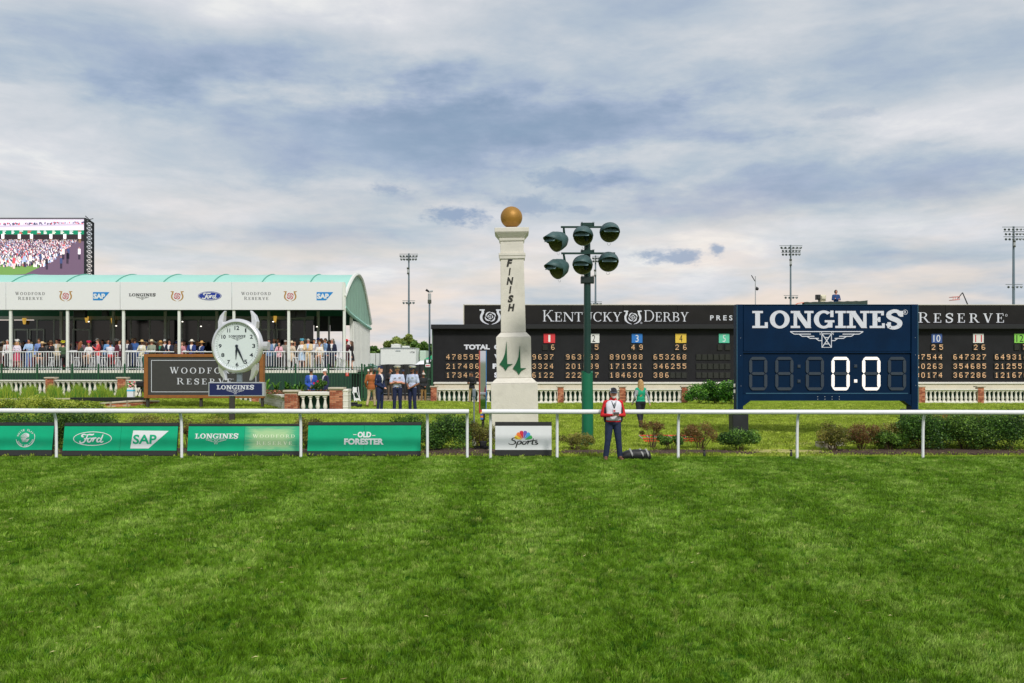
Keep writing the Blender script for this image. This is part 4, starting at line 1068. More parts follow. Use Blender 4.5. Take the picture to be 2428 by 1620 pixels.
# watch head turned slightly to the left
Wm = Matrix.Translation(Vector((xw(560), .12, zw(820.5)))) @ Matrix.Rotation(R(-11), 4, 'Z')
wh = thing_part('watch', ws, Wm)
q = k_
def lz(prof, name, material, n=56):
    mb = MB(); M = Matrix.Rotation(R(90), 4, 'X'); mb.lathe([(r*q, z*q) for r, z in prof], n, 0, M); return mb.build(name, material, wh, smooth=True)
lz([(.01, -22), (50, -21), (60, -14), (64.5, -4), (65, 2), (63, 7), (60, 9.5), (57.6, 9.8), (56.6, 6), (56.3, 3.0)], 'case', SILVER)
lz([(56.3, 3.0), (.01, 3.0)], 'dial', mat('pale mint dial', rgb(218, 228, 228), .35, coat=.2))
DK = mat('dial print', rgb(26, 36, 48), .4)
mb = MB(); yd = -3.25*q
nums = {12: (0, 43, 12, 10), 1: (22.5, 37, 3.5, 9.5), 2: (37, 22, 7.5, 9.5), 3: (43, 0, 8, 10), 4: (37, -21.5, 9, 9.5), 5: (22.5, -37.5, 8, 10), 6: (0.5, -44, 8, 9.5), 7: (-21, -38, 7.5, 9.5), 8: (-36, -21.5, 8.5, 9.5), 9: (-43, 0, 8, 9.5), 10: (-34, 22, 11, 9.5), 11: (-21, 37, 7.5, 9.5)}
for nn, (a, b, w_, h_) in nums.items():
    put_text(mb, str(nn), (a-w_/2)*q, (a+w_/2)*q, (b-h_/2)*q, (b+h_/2)*q, yd, 0, .028)
for i in range(60):
    a = R(i*6); r0, r1 = (51.5, 54.5) if i % 5 else (51, 55); w_ = .25 if i % 5 else .5
    c, s_ = math.sin(a), math.cos(a)
    mb.add([((c*r0-s_*w_)*q, yd, (s_*r0+c*w_)*q), ((c*r0+s_*w_)*q, yd, (s_*r0-c*w_)*q), ((c*r1+s_*w_)*q, yd, (s_*r1-c*w_)*q), ((c*r1-s_*w_)*q, yd, (s_*r1+c*w_)*q)], [(0, 1, 2, 3)])
ring_oval(mb, 0, 0, 50*q, 50*q, .25*q, yd, 0, 60)
put_serif(mb, 'LONGINES', -21*q, 22*q, 20*q, 26*q, yd, 0, **SLAB); winged_glass(mb, -13*q, 16*q, 12.5*q, 18.8*q, yd)
mb.build('dial_print', DK, wh)
for nme, ang, ln, w_ in (('hour_hand', 183.5, 32, 2.6), ('minute_hand', 154, 45, 2.4)):
    a = R(ang); c, s_ = math.sin(a), math.cos(a); mb = MB(); pl = [(0, -2), (w_*.5, 0), (w_, ln*.35), (.5, ln), (-.5, ln), (-w_, ln*.35), (-w_*.5, 0)]
    mb.prism([((x*s_+y*c)*q, (-x*c+y*s_)*q) for x, y in pl][::-1], -4.6*q-.01*(nme[0] == 'm'), -4.2*q-.01*(nme[0] == 'm')); mb.build(nme, DK, wh)
mb = MB(); mb.tube([(0, -3.2*q, 0), (0, -5.6*q, 0)], 3.4*q, 16); mb.build('hub', DK, wh)
mb = MB()
for j in range(18):
    a = 2*math.pi*j/18; mb.box(63.5*q, 76*q, (8+9.3*math.cos(a)-1.0)*q, (8+9.3*math.cos(a)+1.0)*q, (9.3*math.sin(a)-1.0)*q, (9.3*math.sin(a)+1.0)*q, ch=.3*q)
mb.tube([(60*q, 8*q, 0), (76*q, 8*q, 0)], 9*q, 20); mb.build('crown', SILVER, wh)
for sx in (-1, 1):
    for sz in (-1, 1):
        ctr = [(sx*41, sz*41, 15, 12), (sx*43, sz*58, 13, 11), (sx*40, sz*72, 10, 9), (sx*33, sz*84, 3.5, 5)] if sz > 0 else [(sx*41, sz*41, 15, 12), (sx*42, sz*58, 12.5, 11), (sx*38, sz*70, 10, 9), (sx*31, sz*82, 3.5, 5)]
        mb = MB(); vs = []
        for (a, b, w_, d_) in ctr:
            yo = (abs(b)-40)*.10
            vs += [((a-w_/2)*q, (-4+yo)*q, b*q), ((a+w_/2)*q, (-4+yo)*q, b*q), ((a+w_/2)*q, (-4+yo+d_*1.6)*q, b*q), ((a-w_/2)*q, (-4+yo+d_*1.6)*q, b*q)]
        fs = [(i*4+j, i*4+(j+1) % 4, (i+1)*4+(j+1) % 4, (i+1)*4+j) for i in range(3) for j in range(4)]+[(12, 13, 14, 15), (3, 2, 1, 0)]
        mb.add(vs, fs); o = mb.build('lug', SILVER, wh)
        bm = bmesh.new(); bm.from_mesh(o.data); bmesh.ops.recalc_face_normals(bm, faces=bm.faces[:]); bm.to_mesh(o.data); bm.free()
        bv = o.modifiers.new('bevel', 'BEVEL'); bv.width = .02; bv.segments = 3

# ================================================================ BROWN FRAMED SIGN
g0 = GP(482, 966); D = 43.0; L_ = Loc(482, 966, D); z0 = gz(L_.o.x, D)
bs = thing('framed_sign', 'dark sign in a wide brown timber frame, partly behind the watch clock', 'sign', (L_.o.x, D, L_.o.z))
WD = mat('brown stained frame', rgb(142, 88, 36), .6, var=.12, scale=5)
mb = MB(); L_.box(mb, 341, 350.5, 839.5, 944.5, 0, .35, ch=.01); mb.build('frame_side', WD, bs)
mb = MB(); L_.box(mb, 615, 624, 839.5, 944.5, 0, .35, ch=.01); mb.build('frame_side', WD, bs)
mb = MB(); L_.box(mb, 350.7, 614.8, 839.5, 847, 0, .35, ch=.01); mb.build('frame_top', WD, bs)
mb = MB(); L_.box(mb, 350.7, 614.8, 937, 944.5, 0, .35, ch=.01); mb.build('frame_bottom', WD, bs)
mb = MB(); L_.box(mb, 350.7, 614.8, 847.1, 936.9, .04, .3); mb.build('panel', mat('charcoal panel', rgb(56, 55, 54), .6, var=.05), bs)
mb = MB()
for (a, b, c, d) in ((358, 607, 854, 855.2), (358, 607, 928.8, 930), (358, 359.2, 855.2, 928.8), (605.8, 607, 855.2, 928.8)): L_.box(mb, a, b, c, d, .034, .039)
mb.build('border_line', LETW, bs)
mb = MB(); put_serif(mb, 'WOODFORD', L_.x(402), L_.x(563), L_.z(886), L_.z(870.5), .034, 0, first=1.12, **ROMAN)
put_serif(mb, 'RESERVE', L_.x(419), L_.x(549), L_.z(912), L_.z(896.5), .034, 0, first=1.12, **ROMAN)
ring_oval(mb, L_.x(552), L_.z(899), .02, .02, .006, .034); lettering(mb, LETW, bs)
for px in (347, 474, 620): mb = MB(); L_.box(mb, px-3, px+3, 944.7, 972, .1, .26, ch=.01); mb.build('post', mat('bronze post', rgb(58, 54, 50), .5), bs)

# ================================================================ TOTE BOARD
D = 64.0; L_ = Loc(1740, 955, D); L_.o = PX(1740, 955, D)
tt = thing('tote_board', 'long black tote board with amber lamp numbers and a white lettered header', 'tote board', (L_.o.x, D, L_.o.z))
TB = mat('black tote cladding', rgb(36, 36, 38), .65, var=.14, scale=.8, spec=.15)
TH = mat('black header vinyl', rgb(31, 29, 29), .5, var=.2, scale=.6, spec=.2)
mb = MB(); L_.box(mb, 1026.5, 3100, 781, 907.5, 0, 2.4); mb.build('lower_cabinet', TB, tt)
mb = MB(); L_.box(mb, 1024, 1026.3, 770, 960, -.02, 2.42); mb.build('side_trim', mat('pale green side trim', rgb(96, 116, 100), .6), tt)
mb = MB(); L_.box(mb, 1023, 3102, 770, 780.8, -.45, 2.5, ch=.03); mb.build('canopy_band', mat('black canopy band', rgb(36, 37, 39), .6, spec=.3), tt)
xs_ = [1101, 1354, 1477, 1606, 1740, 1868, 1990, 2118, 2240, 2370, 2560, 2740, 2920, 3100]
for a, b in zip(xs_[:-1], xs_[1:]):
    mb = MB(); L_.box(mb, a+.15, b-.15, 724, 769.8, -.10, .9, ch=.012); mb.build('header_panel', TH, tt)
mb = MB(); L_.box(mb, 1099.5, 3101, 722.3, 723.8, -.12, 1.0); mb.build('header_cap', mat('worn white edge', rgb(196, 190, 176), .7), tt)
mb = MB(); L_.box(mb, 1098.6, 1100.8, 722.3, 769.8, -.12, 1.0); mb.build('header_cap', mat('worn white edge', rgb(196, 190, 176), .7), tt)
yh_ = -.105
def word(txt, x0, x1, y0, y1, first=1.0, style=ROMAN, **kw):
    st = dict(style); st.update(kw); mb = MB(); put_serif(mb, txt, L_.x(x0), L_.x(x1), L_.z(y1), L_.z(y0), yh_, 0, first=first, **st); mb.build('lettering', LETW, tt)
word('KENTUCKY', 1287, 1474, 736, 763, 1.22, gap=.10, T=.13)
word('DERBY', 1527, 1632, 736, 763, 1.22, gap=.10, T=.13)
word('RESERVE', 2176, 2378, 741, 766, 1.12)
mb = MB(); horseshoe_rose(mb, L_.x(1479), L_.x(1521), L_.z(769), L_.z(737), yh_); mb.build('emblem', LETW, tt)
mb = MB(); horseshoe_rose(mb, L_.x(1137), L_.x(1188.5), L_.z(769.5), L_.z(734), yh_); mb.build('emblem', LETW, tt)
mb = MB(); ring_oval(mb, L_.x(1520), L_.z(766), .06, .06, .02, yh_-.01, 0, 14); ring_oval(mb, L_.x(2384), L_.z(748), .075, .075, .02, yh_, 0, 14); mb.build('registered_mark', LETW, tt)
mb = MB(); put_text(mb, 'P R E S E N T E D   B Y', L_.x(1683), L_.x(1863), L_.z(760), L_.z(748), yh_, 0, .015); mb.build('lettering', LETW, tt)
mb = MB(); put_serif(mb, 'WOODFORD', L_.x(1890), L_.x(2130), L_.z(766), L_.z(741), yh_, 0, first=1.12, **ROMAN); mb.build('lettering', LETW, tt)
mb = MB(); put_text(mb, 'TOTAL', L_.x(1100), L_.x(1161.5), L_.z(829), L_.z(817), -.012, 0, .055); mb.build('lettering', LETW, tt)
mb = MB(); put_text(mb, 'ODDS', L_.x(1171.5), L_.x(1222), L_.z(829), L_.z(817), -.012, 0, .055); mb.build('lettering', LETW, tt)
for s_, y0 in (('WIN', 840), ('PLACE', 862), ('SHOW', 883)):
    mb = MB(); put_text(mb, s_, L_.x(1168 if s_ == 'PLACE' else 1172), L_.x(1168+14*len(s_)), L_.z(y0+12.5), L_.z(y0), -.012, 0, .055); mb.build('lettering', LETW, tt)
AMB = mat('amber lamp', (1.0, .56, .26, 1), .5, emit=.95)
AMB.node_tree.nodes['Principled BSDF'].inputs['Base Color'].default_value = (.16, .08, .03, 1); AMB.node_tree.nodes['Principled BSDF'].inputs['Emission Color'].default_value = (1, .62, .32, 1)
SLOT = mat('lamp module face', rgb(20, 20, 19), .7)
SLOTB = mat('lamp module frame', rgb(62, 62, 52), .6)
FONT57 = {'0': '01110100011000110001100011000101110', '1': '00100011000010000100001000010001110', '2': '01110100010000100010001000100011111', '3': '01110100010000100110000011000101110',
          '4': '00010001100101010010111110001000010', '5': '11111100001111000001000011000101110', '6': '01110100001000011110100011000101110', '7': '11111000010001000100010000100001000',
          '8': '01110100011000101110100011000101110', '9': '01110100011000101111000010000101110'}
DW, DH = 11.3*L_.k, 14.4*L_.k      # one lamp square is a fifth of the digit wide
dmesh = {}
for ch, bits in FONT57.items():
    mb = MB(); pw, ph = 8.2*L_.k/5, 12.2*L_.k/7
    for i, b in enumerate(bits):
        if b == '1':
            c, r = i % 5, i//5; cx_, cz_ = (c-2)*pw, (3-r)*ph
            mb.box(cx_-pw*.34, cx_+pw*.34, -.025, -.005, cz_-ph*.38, cz_+ph*.38)
    dmesh[ch] = mb.mesh('digit', AMB)
mb = MB(); mb.box(-DW/2+.004, DW/2-.004, 0, .05, -DH/2, DH/2, 0); mb.box(-DW/2+.004, DW/2-.004, -.03, 0, DH/2-.03, DH/2, 1); mb.box(-DW/2+.004, DW/2-.004, -.02, 0, -DH/2, -DH/2+.015, 1); mb.box(-DW/2-.002, -DW/2+.004, -.03, .05, -DH/2, DH/2, 1)
modm = mb.mesh('lamp_module', [SLOT, SLOTB])
mb = MB(); mb.box(-DW/2+.004, DW/2-.004, 0, .05, -DH/2, DH/2, 0)
for q in range(7): mb.box(-DW/2+.02, DW/2-.02, -.014, 0, -DH/2+.03+q*(DH-.06)/7, -DH/2+.05+q*(DH-.06)/7, 1)
for q in (-1, 1): mb.box(q*DW/2-.006, q*DW/2+.006, -.03, .05, -DH/2, DH/2, 1)
modu = mb.mesh('lamp_module', [SLOT, mat('unlit lamp louvre', rgb(52, 56, 46), .7)])
def digits(txt, x0, yc, pitch=13.75):
    for i, ch in enumerate(txt):
        if ch == ' ': continue
        cx_ = x0+i*pitch
        m_ = link('lamp_module', modm if ch.isdigit() else modu, tt, (L_.x(cx_), -.055, L_.z(yc)))
        if ch.isdigit(): link('digit', dmesh[ch], m_, (0, 0, 0))
COLS = [(1062.5, '478595', '217486', '173482', None, None, None), (None,)]
for x0, a, b, c, odds, xo, sq in (
    (1062.5, '478595', '217486', '173482', None, 0, None),
    (1239, '009637', '053324', '116122', '-6', 1292.5, ('1', 1289, 1316, (214, 52, 60), (240, 236, 232))),
    (1346, '963993', '201489', '222887', '-5', 1396, ('2', 1394, 1421, (226, 226, 224), (26, 26, 28))),
    (1450, '890988', '171521', '184630', '49', 1501, ('3', 1497.5, 1523, (38, 116, 196), (222, 226, 236))),
    (1553.5, '653268', '346255', '386---', '26', 1605, ('4', 1601, 1627, (226, 190, 70), (24, 24, 26))),
    (1656.5, '------', '------', '------', '--', 1707, ('5', 1704, 1729, (92, 196, 164), (214, 228, 226))),
    (2160, '437544', '860263', '480174', '25', 2212, ('10', 2208, 2233, (56, 84, 146), (226, 228, 234))),
    (2263.5, '647327', '354685', '367286', '26', 2312, ('11', 2306.5, 2331.5, (222, 220, 216), (196, 66, 76))),
    (2362, '649314', '212552', '121676', '-7', 2410, ('12', 2404, 2430, (134, 204, 84), (24, 30, 22)))):
    x0 += 0
    for txt, yc in ((a, 846.5), (b, 868.5), (c, 889.5)): digits(txt, x0, yc)
    if odds: digits(odds, xo, 823.5, 18.3)
    if sq:
        n_, xa, xb, cb, cf = sq
        mb = MB(); L_.box(mb, xa, xb, 791.5, 813.5, -.05, -.002, ch=.006); pl = mb.build('number_plate', mat('plate %s' % (cb,), rgb(*cb), .5), tt)
        mb = MB(); cx_ = (xa+xb)/2; w_ = 3.6 if len(n_) == 1 else 8.2
        if n_ == '1': w_ = 2.4
        put_text(mb, n_, L_.x(cx_-w_), L_.x(cx_+w_), L_.z(811), L_.z(794.3), -.054, 0, .0); mb.build('number', mat('plate ink %s' % (cf,), rgb(*cf), .5), pl)
# cream plinth below the board
D = 62.5; L2 = Loc(1740, 957, D)
t = thing('plinth_wall', 'long cream painted wall between the tote board and the white balustrade', 'wall', (L2.o.x, D, L2.o.z))
mb = MB(); L2.box(mb, 1030, 3100, 908.6, 960, 0, 1.3); mb.build('wall', CREAM, t)
mb = MB(); L2.box(mb, 1028, 3102, 906.8, 910.5, -.08, 1.2, ch=.01); mb.build('coping', WHITEM, t)

# ================================================================ BALUSTRADES
def baluster_mesh(h, r):
    mb = MB(); mb.box(-r, r, -r, r, 0, h*.09); mb.box(-r, r, -r, r, h*.91, h)
    mb.lathe([(r*.62, h*.09), (r*.9, h*.12), (r*.70, h*.17), (r*1.06, h*.30), (r*.98, h*.40), (r*.62, h*.62), (r*.50, h*.76), (r*.78, h*.80), (r*.60, h*.85), (r*.85, h*.91)], 12)
    return mb.mesh('baluster', WHITEM, True)
GBACK = mat('dark green lattice backing', rgb(14, 70, 46), .7)
def bal_run(name, label, pA, pB, H, n, pitch=None, back=True, group=None, base_h=.08, rail_h=.10, r=.085, cap_over=0.0):
    """balustrade from world point pA to pB (on the ground)"""
    pA, pB = Vector(pA), Vector(pB); d = pB-pA; Lg = d.length; ang = math.atan2(d.y, d.x)
    t = thing(name, label, 'balustrade', pA, group, ang)
    mb = MB(); mb.box(0, Lg, -.15, .15, -.25, base_h, ch=.01); mb.build('plinth', WHITEM, t)
    mb = MB(); mb.box(0, Lg, -.17, .17, H-rail_h*.55, H, ch=.015); mb.box(0.002, Lg-.002, -.12, .12, H-rail_h, H-rail_h*.55-.001, ch=.004); mb.build('handrail', WHITEM, t)
    me = baluster_mesh(H-rail_h-base_h, r)
    for i in range(n):
        link('baluster', me, t, (Lg*(i+.5)/n, 0, base_h))
    if back:
        mb = MB(); mb.box(.02, Lg-.02, .17, .19, 0, H-rail_h); mb.build('backing', GBACK, t)
    return t
def brick_pier(x, y, z, w, H, capw, label, group, dpt=None, indiv=False):
    dpt = dpt or w
    t = thing('brick_pier', label, 'brick pier', (x, y, z), group)
    if not indiv:
        mb = MB(); mb.box(-w/2, w/2, -dpt/2, dpt/2, -.15, H-.001); o = mb.build('core', MORTAR, t)
        mb = MB(); rows = int(H/.078); rr = random.Random(int(x*31))
        for r_ in range(rows):
            off = (r_ % 2)*.5; nb = max(1, round(w/.22)); bl = w/nb
            for j in range(-1, nb+1):
                a = -w/2+(j+off)*bl; b = a+bl-.012; a, b = max(a, -w/2), min(b, w/2)
                if b-a > .02: mb.box(a, b, -dpt/2-.014-rr.uniform(0, .004), -dpt/2-.001, r_*H/rows+.01, (r_+1)*H/rows, rr.randrange(4))
        o = mb.build('brickwork', BRICKS, t); o['kind'] = 'stuff'
    else: brick_faces(t, w, dpt, H)
    mb = MB(); mb.box(-capw/2, capw/2, -dpt/2-(capw-w)/2, dpt/2+(capw-w)/2, H, H+.07, ch=.015); mb.build('cap', LIME, t)
    return t
def brick_faces(t, w, dpt, H, side=True):
    mb = MB(); mb.box(-w/2, w/2, -dpt/2, dpt/2, -.2, H-.001); core = mb.build('core', MORTAR, t)
    rr = random.Random(int(H*100+w*77)); bh = .072; rows = int(H/bh); meshes = {}
    for r_ in range(rows):
        for face in ('f', 's'):
            ww = w if face == 'f' else dpt
            nb = max(1, round(ww/.215)); bl = ww/nb; off = (r_ % 2)*.5
            for j in range(-1, nb+1):
                a = -ww/2+(j+off)*bl; b = a+bl-.012; a, b = max(a, -ww/2), min(b, ww/2)
                if b-a < .03: continue
                key = (round(b-a, 3), rr.randrange(4), face)
                if key not in meshes:
                    mb = MB(); l = (b-a)/2
                    if face == 'f': mb.box(-l, l, -.013, .0, 0, bh-.011, ch=.003)
                    else: mb.box(-.0, .013, -l, l, 0, bh-.011, ch=.003)
                    meshes[key] = mb.mesh('brick', BRICKS[key[1]])
                p = ((a+b)/2, -dpt/2-.002-rr.uniform(0, .003), r_*bh) if face == 'f' else (w/2+.002, (a+b)/2, r_*bh)
                link('brick', meshes[key], t, p)
D = 55.9; ppm = FPX/D
piers = [1029, 1182.5, 1329, 1475.5, 1622.5]
def bx_(px): return (px-CX)/FPX*D
gl = 'balustrade bays under the tote board'; gp_ = 'brick piers of the balustrade under the tote board'
pl_lab = ['brick pier at the left end of the tote board balustrade, beside the gate', 'brick pier hidden behind the finish post', 'brick pier between finish post and padded light pole',
          'brick pier above the man in the red jacket, left of the walking woman', 'brick pier beside the leafy hedge left of the timer board']
H_B = .78
for i, px in enumerate(piers):
    brick_pier(bx_(px), D, 0, .33, H_B+.10, .44, pl_lab[i], gp_)
blab = ['white balustrade bay left of the finish post with a man before it', 'white balustrade bay just right of the finish post', 'white balustrade bay crossed by the green padded pole', 'white balustrade bay behind the woman in green']
for i in range(4):
    bal_run('balustrade', blab[i], (bx_(piers[i])+.17, D, 0), (bx_(piers[i+1])-.17, D, 0), H_B, 12 if i else 12, group=gl)
p2 = [2183.5, 2322.5, 2463]
for i, px in enumerate(p2[:2]):
    brick_pier(bx_(px), D, 0, .33 if i else .33, H_B+.10, .5 if i else .40, ('brick pier right beside the timer board', 'brick pier near the right edge of the photo')[i], gp_)
for i in range(2):
    bal_run('balustrade', ('white balustrade bay right of the timer board', 'white balustrade bay cut by the right photo edge')[i], (bx_(p2[i])+.17, D, 0), (bx_(p2[i+1])-.17, D, 0), H_B, 12, group=gl)
# left balustrade on the raised bank behind the tall grass
D = 49.0
def bl_(px): return (px-CX)/FPX*D
zl = EYE-(938-YH)/FPX*D; Hl = (938-901)/FPX*D
gl2 = 'balustrade bays behind the tall grass at left'
lp_ = [-22, 122, 292]
for i, (a, b, n) in enumerate(((-22, 122, 11), (122, 292, 12), (292, 345, 4))):
    bal_run('balustrade', ('white balustrade bay cut by the left photo edge, above tall grass', 'white balustrade bay above tall grass between two brick piers', 'short white balustrade bay behind the white flower vase')[i],
            (bl_(a)+.21, D, zl), (bl_(b)-.21, D, zl), Hl, n, group=gl2)
for i, px in enumerate((122, 292)):
    brick_pier(bl_(px), D, zl, .39, Hl+.07, .52, ('brick pier rising from the tall grass at far left', 'brick pier just left of the brown framed sign')[i], 'brick piers above the tall grass')
# balustrade seen under the framed sign
zb = EYE-(958-YH)/FPX*49.5; D = 49.5
for i, (a, b, n) in enumerate(((363, 489, 10), (506, 600, 8))):
    bal_run('balustrade', ('lower ends of white balusters showing under the framed sign, left of its middle post', 'lower ends of white balusters showing under the watch name plate')[i], (bl_(a), D, zb), (bl_(b), D, zb), Hl, n, group='balustrade bays under the framed sign')
for i, px in enumerate((497.5, 608)):
    brick_pier(bl_(px), D, zb, .36, Hl+.05, .46, ('brick pier peeking out under the framed sign beside its middle post', 'brick pier peeking out at the right lower corner of the framed sign')[i], 'brick piers under the framed sign')
# balustrade coming forward to the planter
D2 = 41.2
pa = Vector(((617-CX)/FPX*47.5, 47.5, zb+.02)); pb_ = Vector(((674-CX)/FPX*41.8, 41.8, 0)); pb_.z = EYE-(963-YH)/FPX*41.8
bal_run('balustrade', 'white balustrade with close set balusters running back from the planter', pa, pb_, .70, 18, back=False, r=.07)

# ================================================================ BRICK PLANTER
D = 40.0; k_ = SC(D)
def xp_(px): return (px-CX)*k_
def zp_(py): return EYE-(py-YH)*k_
zb2 = zp_(981)
pl = thing('planter', 'brick and white balustrade planter with pale stone coping full of red and green flowers', 'planter', (xp_(742), D, zb2))
def sub(name, x, y, z):
    e = bpy.data.objects.new(name, None); COL.objects.link(e); e.parent = pl; e.location = (x, y, z); e.empty_display_size = .1; return e
x0 = xp_(742)
for a, b, ytop in ((674.5, 704, 930.5), (781.5, 812, 924)):
    w = (b-a)*k_; e = sub('pier', xp_((a+b)/2)-x0, w/2+.02, 0)
    H_ = zp_(ytop)-zb2; brick_faces(e, w, w, H_)
    mb = MB(); mb.box(-w/2-.06, w/2+.06, -w/2-.06, w/2+.06, H_, H_+.085, ch=.02); mb.build('cap', LIME, e)
mb = MB(); mb.box(xp_(704.5)-x0, xp_(781)-x0, .05, .4, zp_(938.5)-zb2, zp_(929)-zb2, ch=.03); mb.build('handrail', WHITEM, pl)
mb = MB(); mb.box(xp_(704.5)-x0, xp_(781)-x0, .03, .4, -.2, .06, ch=.01); mb.build('plinth', WHITEM, pl)
mb = MB(); mb.box(xp_(704.5)-x0, xp_(781)-x0, .5, .55, -.1, zp_(930)-zb2); mb.build('backing', GBACK, pl)
me = baluster_mesh(zp_(938.5)-zb2-.06, .085)
for px in (716.5, 734, 751.5, 769): link('baluster', me, pl, (xp_(px)-x0, .2, .06))
mb = MB(); mb.box(xp_(812.8)-x0, xp_(826)-x0, -.02, .8, zp_(929)-zb2, zp_(923.5)-zb2, ch=.02); mb.box(xp_(813.2)-x0, xp_(825)-x0, .0, .75, -.1, zp_(929.2)-zb2, ch=.012)
for z_ in (.25, .5, .72): mb.box(xp_(813.0)-x0, xp_(825.4)-x0, -.012, .76, z_, z_+.03, ch=.004)
mb.build('end_pedestal', WHITEM, pl)
mb = MB(); mb.box(xp_(704)-x0, xp_(812)-x0, .56, 1.8, -.1, zp_(934)-zb2); mb.build('soil', m_mulch, pl)
# flowers and canna leaves (growing in the planter bed)
def leaf_plant(x, y, z, h, n, seed, pal, w=.05, spread=.25):
    rr = random.Random(seed); mb = MB()
    for i in range(n):
        a = rr.uniform(0, 6.283); l = h*rr.uniform(.6, 1.1); o = spread*rr.uniform(.4, 1.1)*h; c, s_ = math.cos(a), math.sin(a)
        p = [Vector((0, 0, l*.1)), Vector((c*o*.35, s_*o*.35, l*.55)), Vector((c*o*.75, s_*o*.75, l*.9)), Vector((c*o*1.2, s_*o*1.2, l*.98))]
        nx = Vector((-s_, c, 0)); ws_ = [w*.3, w, w*.8, .002]; k = rr.randrange(len(pal)); vs = []
        for q, ww in zip(p, ws_): vs += [q-nx*ww, q+nx*ww]
        mb.add(vs, [(2*j, 2*j+1, 2*j+3, 2*j+2) for j in range(3)], k)
    return mb
fl = [(640, 925, 0.4), (668, 924, .38), (694, 922, .36), (722, 922, .42)]
GL = leafmats('glossy')
for i, (px, py, h) in enumerate(((632, 932, .62), (655, 932, .5), (680, 933, .55), (696, 934, .45), (713, 935, .62))):
    y = 41.6; x = (px-CX)/FPX*y; z = EYE-(py-YH)/FPX*y
    t = thing('canna_plant', ('bright canna plant leftmost in the row beside the navy name plate', 'second canna plant in the row, right of the watch name plate', 'canna plant above the left brick pier of the planter',
        'small canna plant at the left rim of the planter', 'canna plant in front of the man in the bright blue jacket')[i], 'plant', (x, y, z-.05), 'canna plants along the planter')
    leaf_plant(0, 0, 0, h, 13, 700+i, GL, .045, .5).build('leaves', GL[:3]+[GL[3]], t)
rr = random.Random(31); mb = MB(); cols = [mat('red brown leaf', rgb(122, 62, 42), .6), mat('salmon petal', rgb(206, 134, 108), .6), GL[1], mat('dark soil leaf', rgb(86, 74, 40), .7)]
for i in range(2600):
    px = rr.uniform(626, 786); y = rr.uniform(40.9, 41.6); x = (px-CX)/FPX*y; z = EYE-(934-YH)/FPX*y+rr.random()**2*.16
    a = Vector((rr.gauss(0, 1), rr.gauss(0, 1), rr.gauss(0, .6))).normalized()*rr.uniform(.02, .05); b = a.cross(Vector((rr.gauss(0, 1), rr.gauss(0, 1), 1))).normalized()*.02
    p = Vector((x, y, z)); mb.quad(p-a, p+b, p+a, p-b, rr.choice((0, 0, 1, 2, 3)))
tag(mb.build('bedding_plants', cols), 'low red brown and green bedding plants filling the planter', 'plants', kind='stuff')
t = thing('flowering_plant', 'leafy plant with two pink blossoms at the right rim of the planter', 'plant', ((758-CX)/FPX*41.1, 41.1, EYE-(926-YH)/FPX*41.1))
foliage(.34, .2, .42, 900, .045, 77, z0=.0, nclump=8, full=.8).build('leaves', leafmats('dark'), t)
for (a, b) in ((-.2, .30), (-.04, .38)):
    mb = MB(); rr = random.Random(int(b*100))
    for j in range(26):
        u = Vector((rr.gauss(0, 1), rr.gauss(0, 1), rr.gauss(0, 1))).normalized()*.05; v = u.cross(Vector((0, 1, .2))).normalized()*.03; p = Vector((a, -.2, b))
        mb.quad(p+u*.2, p+u*.6+v, p+u, p+u*.6-v)
    mb.build('blossom', mat('magenta petal', rgb(216, 44, 104), .5), t)

# flower vase, curved brick wall, pond coping
g0 = PX(311, 942, 46.0); t = thing('flower_vase', 'white box vase with a blue ribbon holding pink and red flowers', 'vase', g0)
mb = MB(); q = SC(46)
mb.box(-7.2*q, 7.2*q, -.14, .14, 0, 22*q, ch=.012); mb.build('box', WHITE, t)
mb = MB(); mb.box(-7.4*q, 7.4*q, -.145, .145, 14*q, 18*q, ch=.003); mb.build('ribbon', mat('sky blue ribbon', rgb(90, 190, 226), .5), t)
rr = random.Random(3); mb = MB()
for j in range(34):
    p = Vector((rr.gauss(0, 4)*q, rr.uniform(-.12, .08), (25+abs(rr.gauss(0, 4.5)))*q)); k = rr.choice((0, 0, 1, 2, 3)); mb.ell(tuple(p), (.05, .05, .045), 7, 5, k)
mb.build('flowers', [mat('pink rose', rgb(236, 140, 150), .6), mat('cream rose', rgb(240, 222, 206), .6), mat('crimson rose', rgb(196, 34, 60), .6), GL[1]], t, smooth=True)
mb = MB(); vs = []; rr = random.Random(8)
t = thing('low_brick_wall', 'low curved brick wall with stone coping left of the framed sign', 'wall', (0, 0, 0))
pts = [(196, 957.5, 44.0), (230, 955.5, 43.6), (265, 953, 43.4), (300, 950.5, 43.6), (335, 949, 44.2), (372, 949.5, 45.0)]
pw = [PX(a, b, d) for a, b, d in pts]
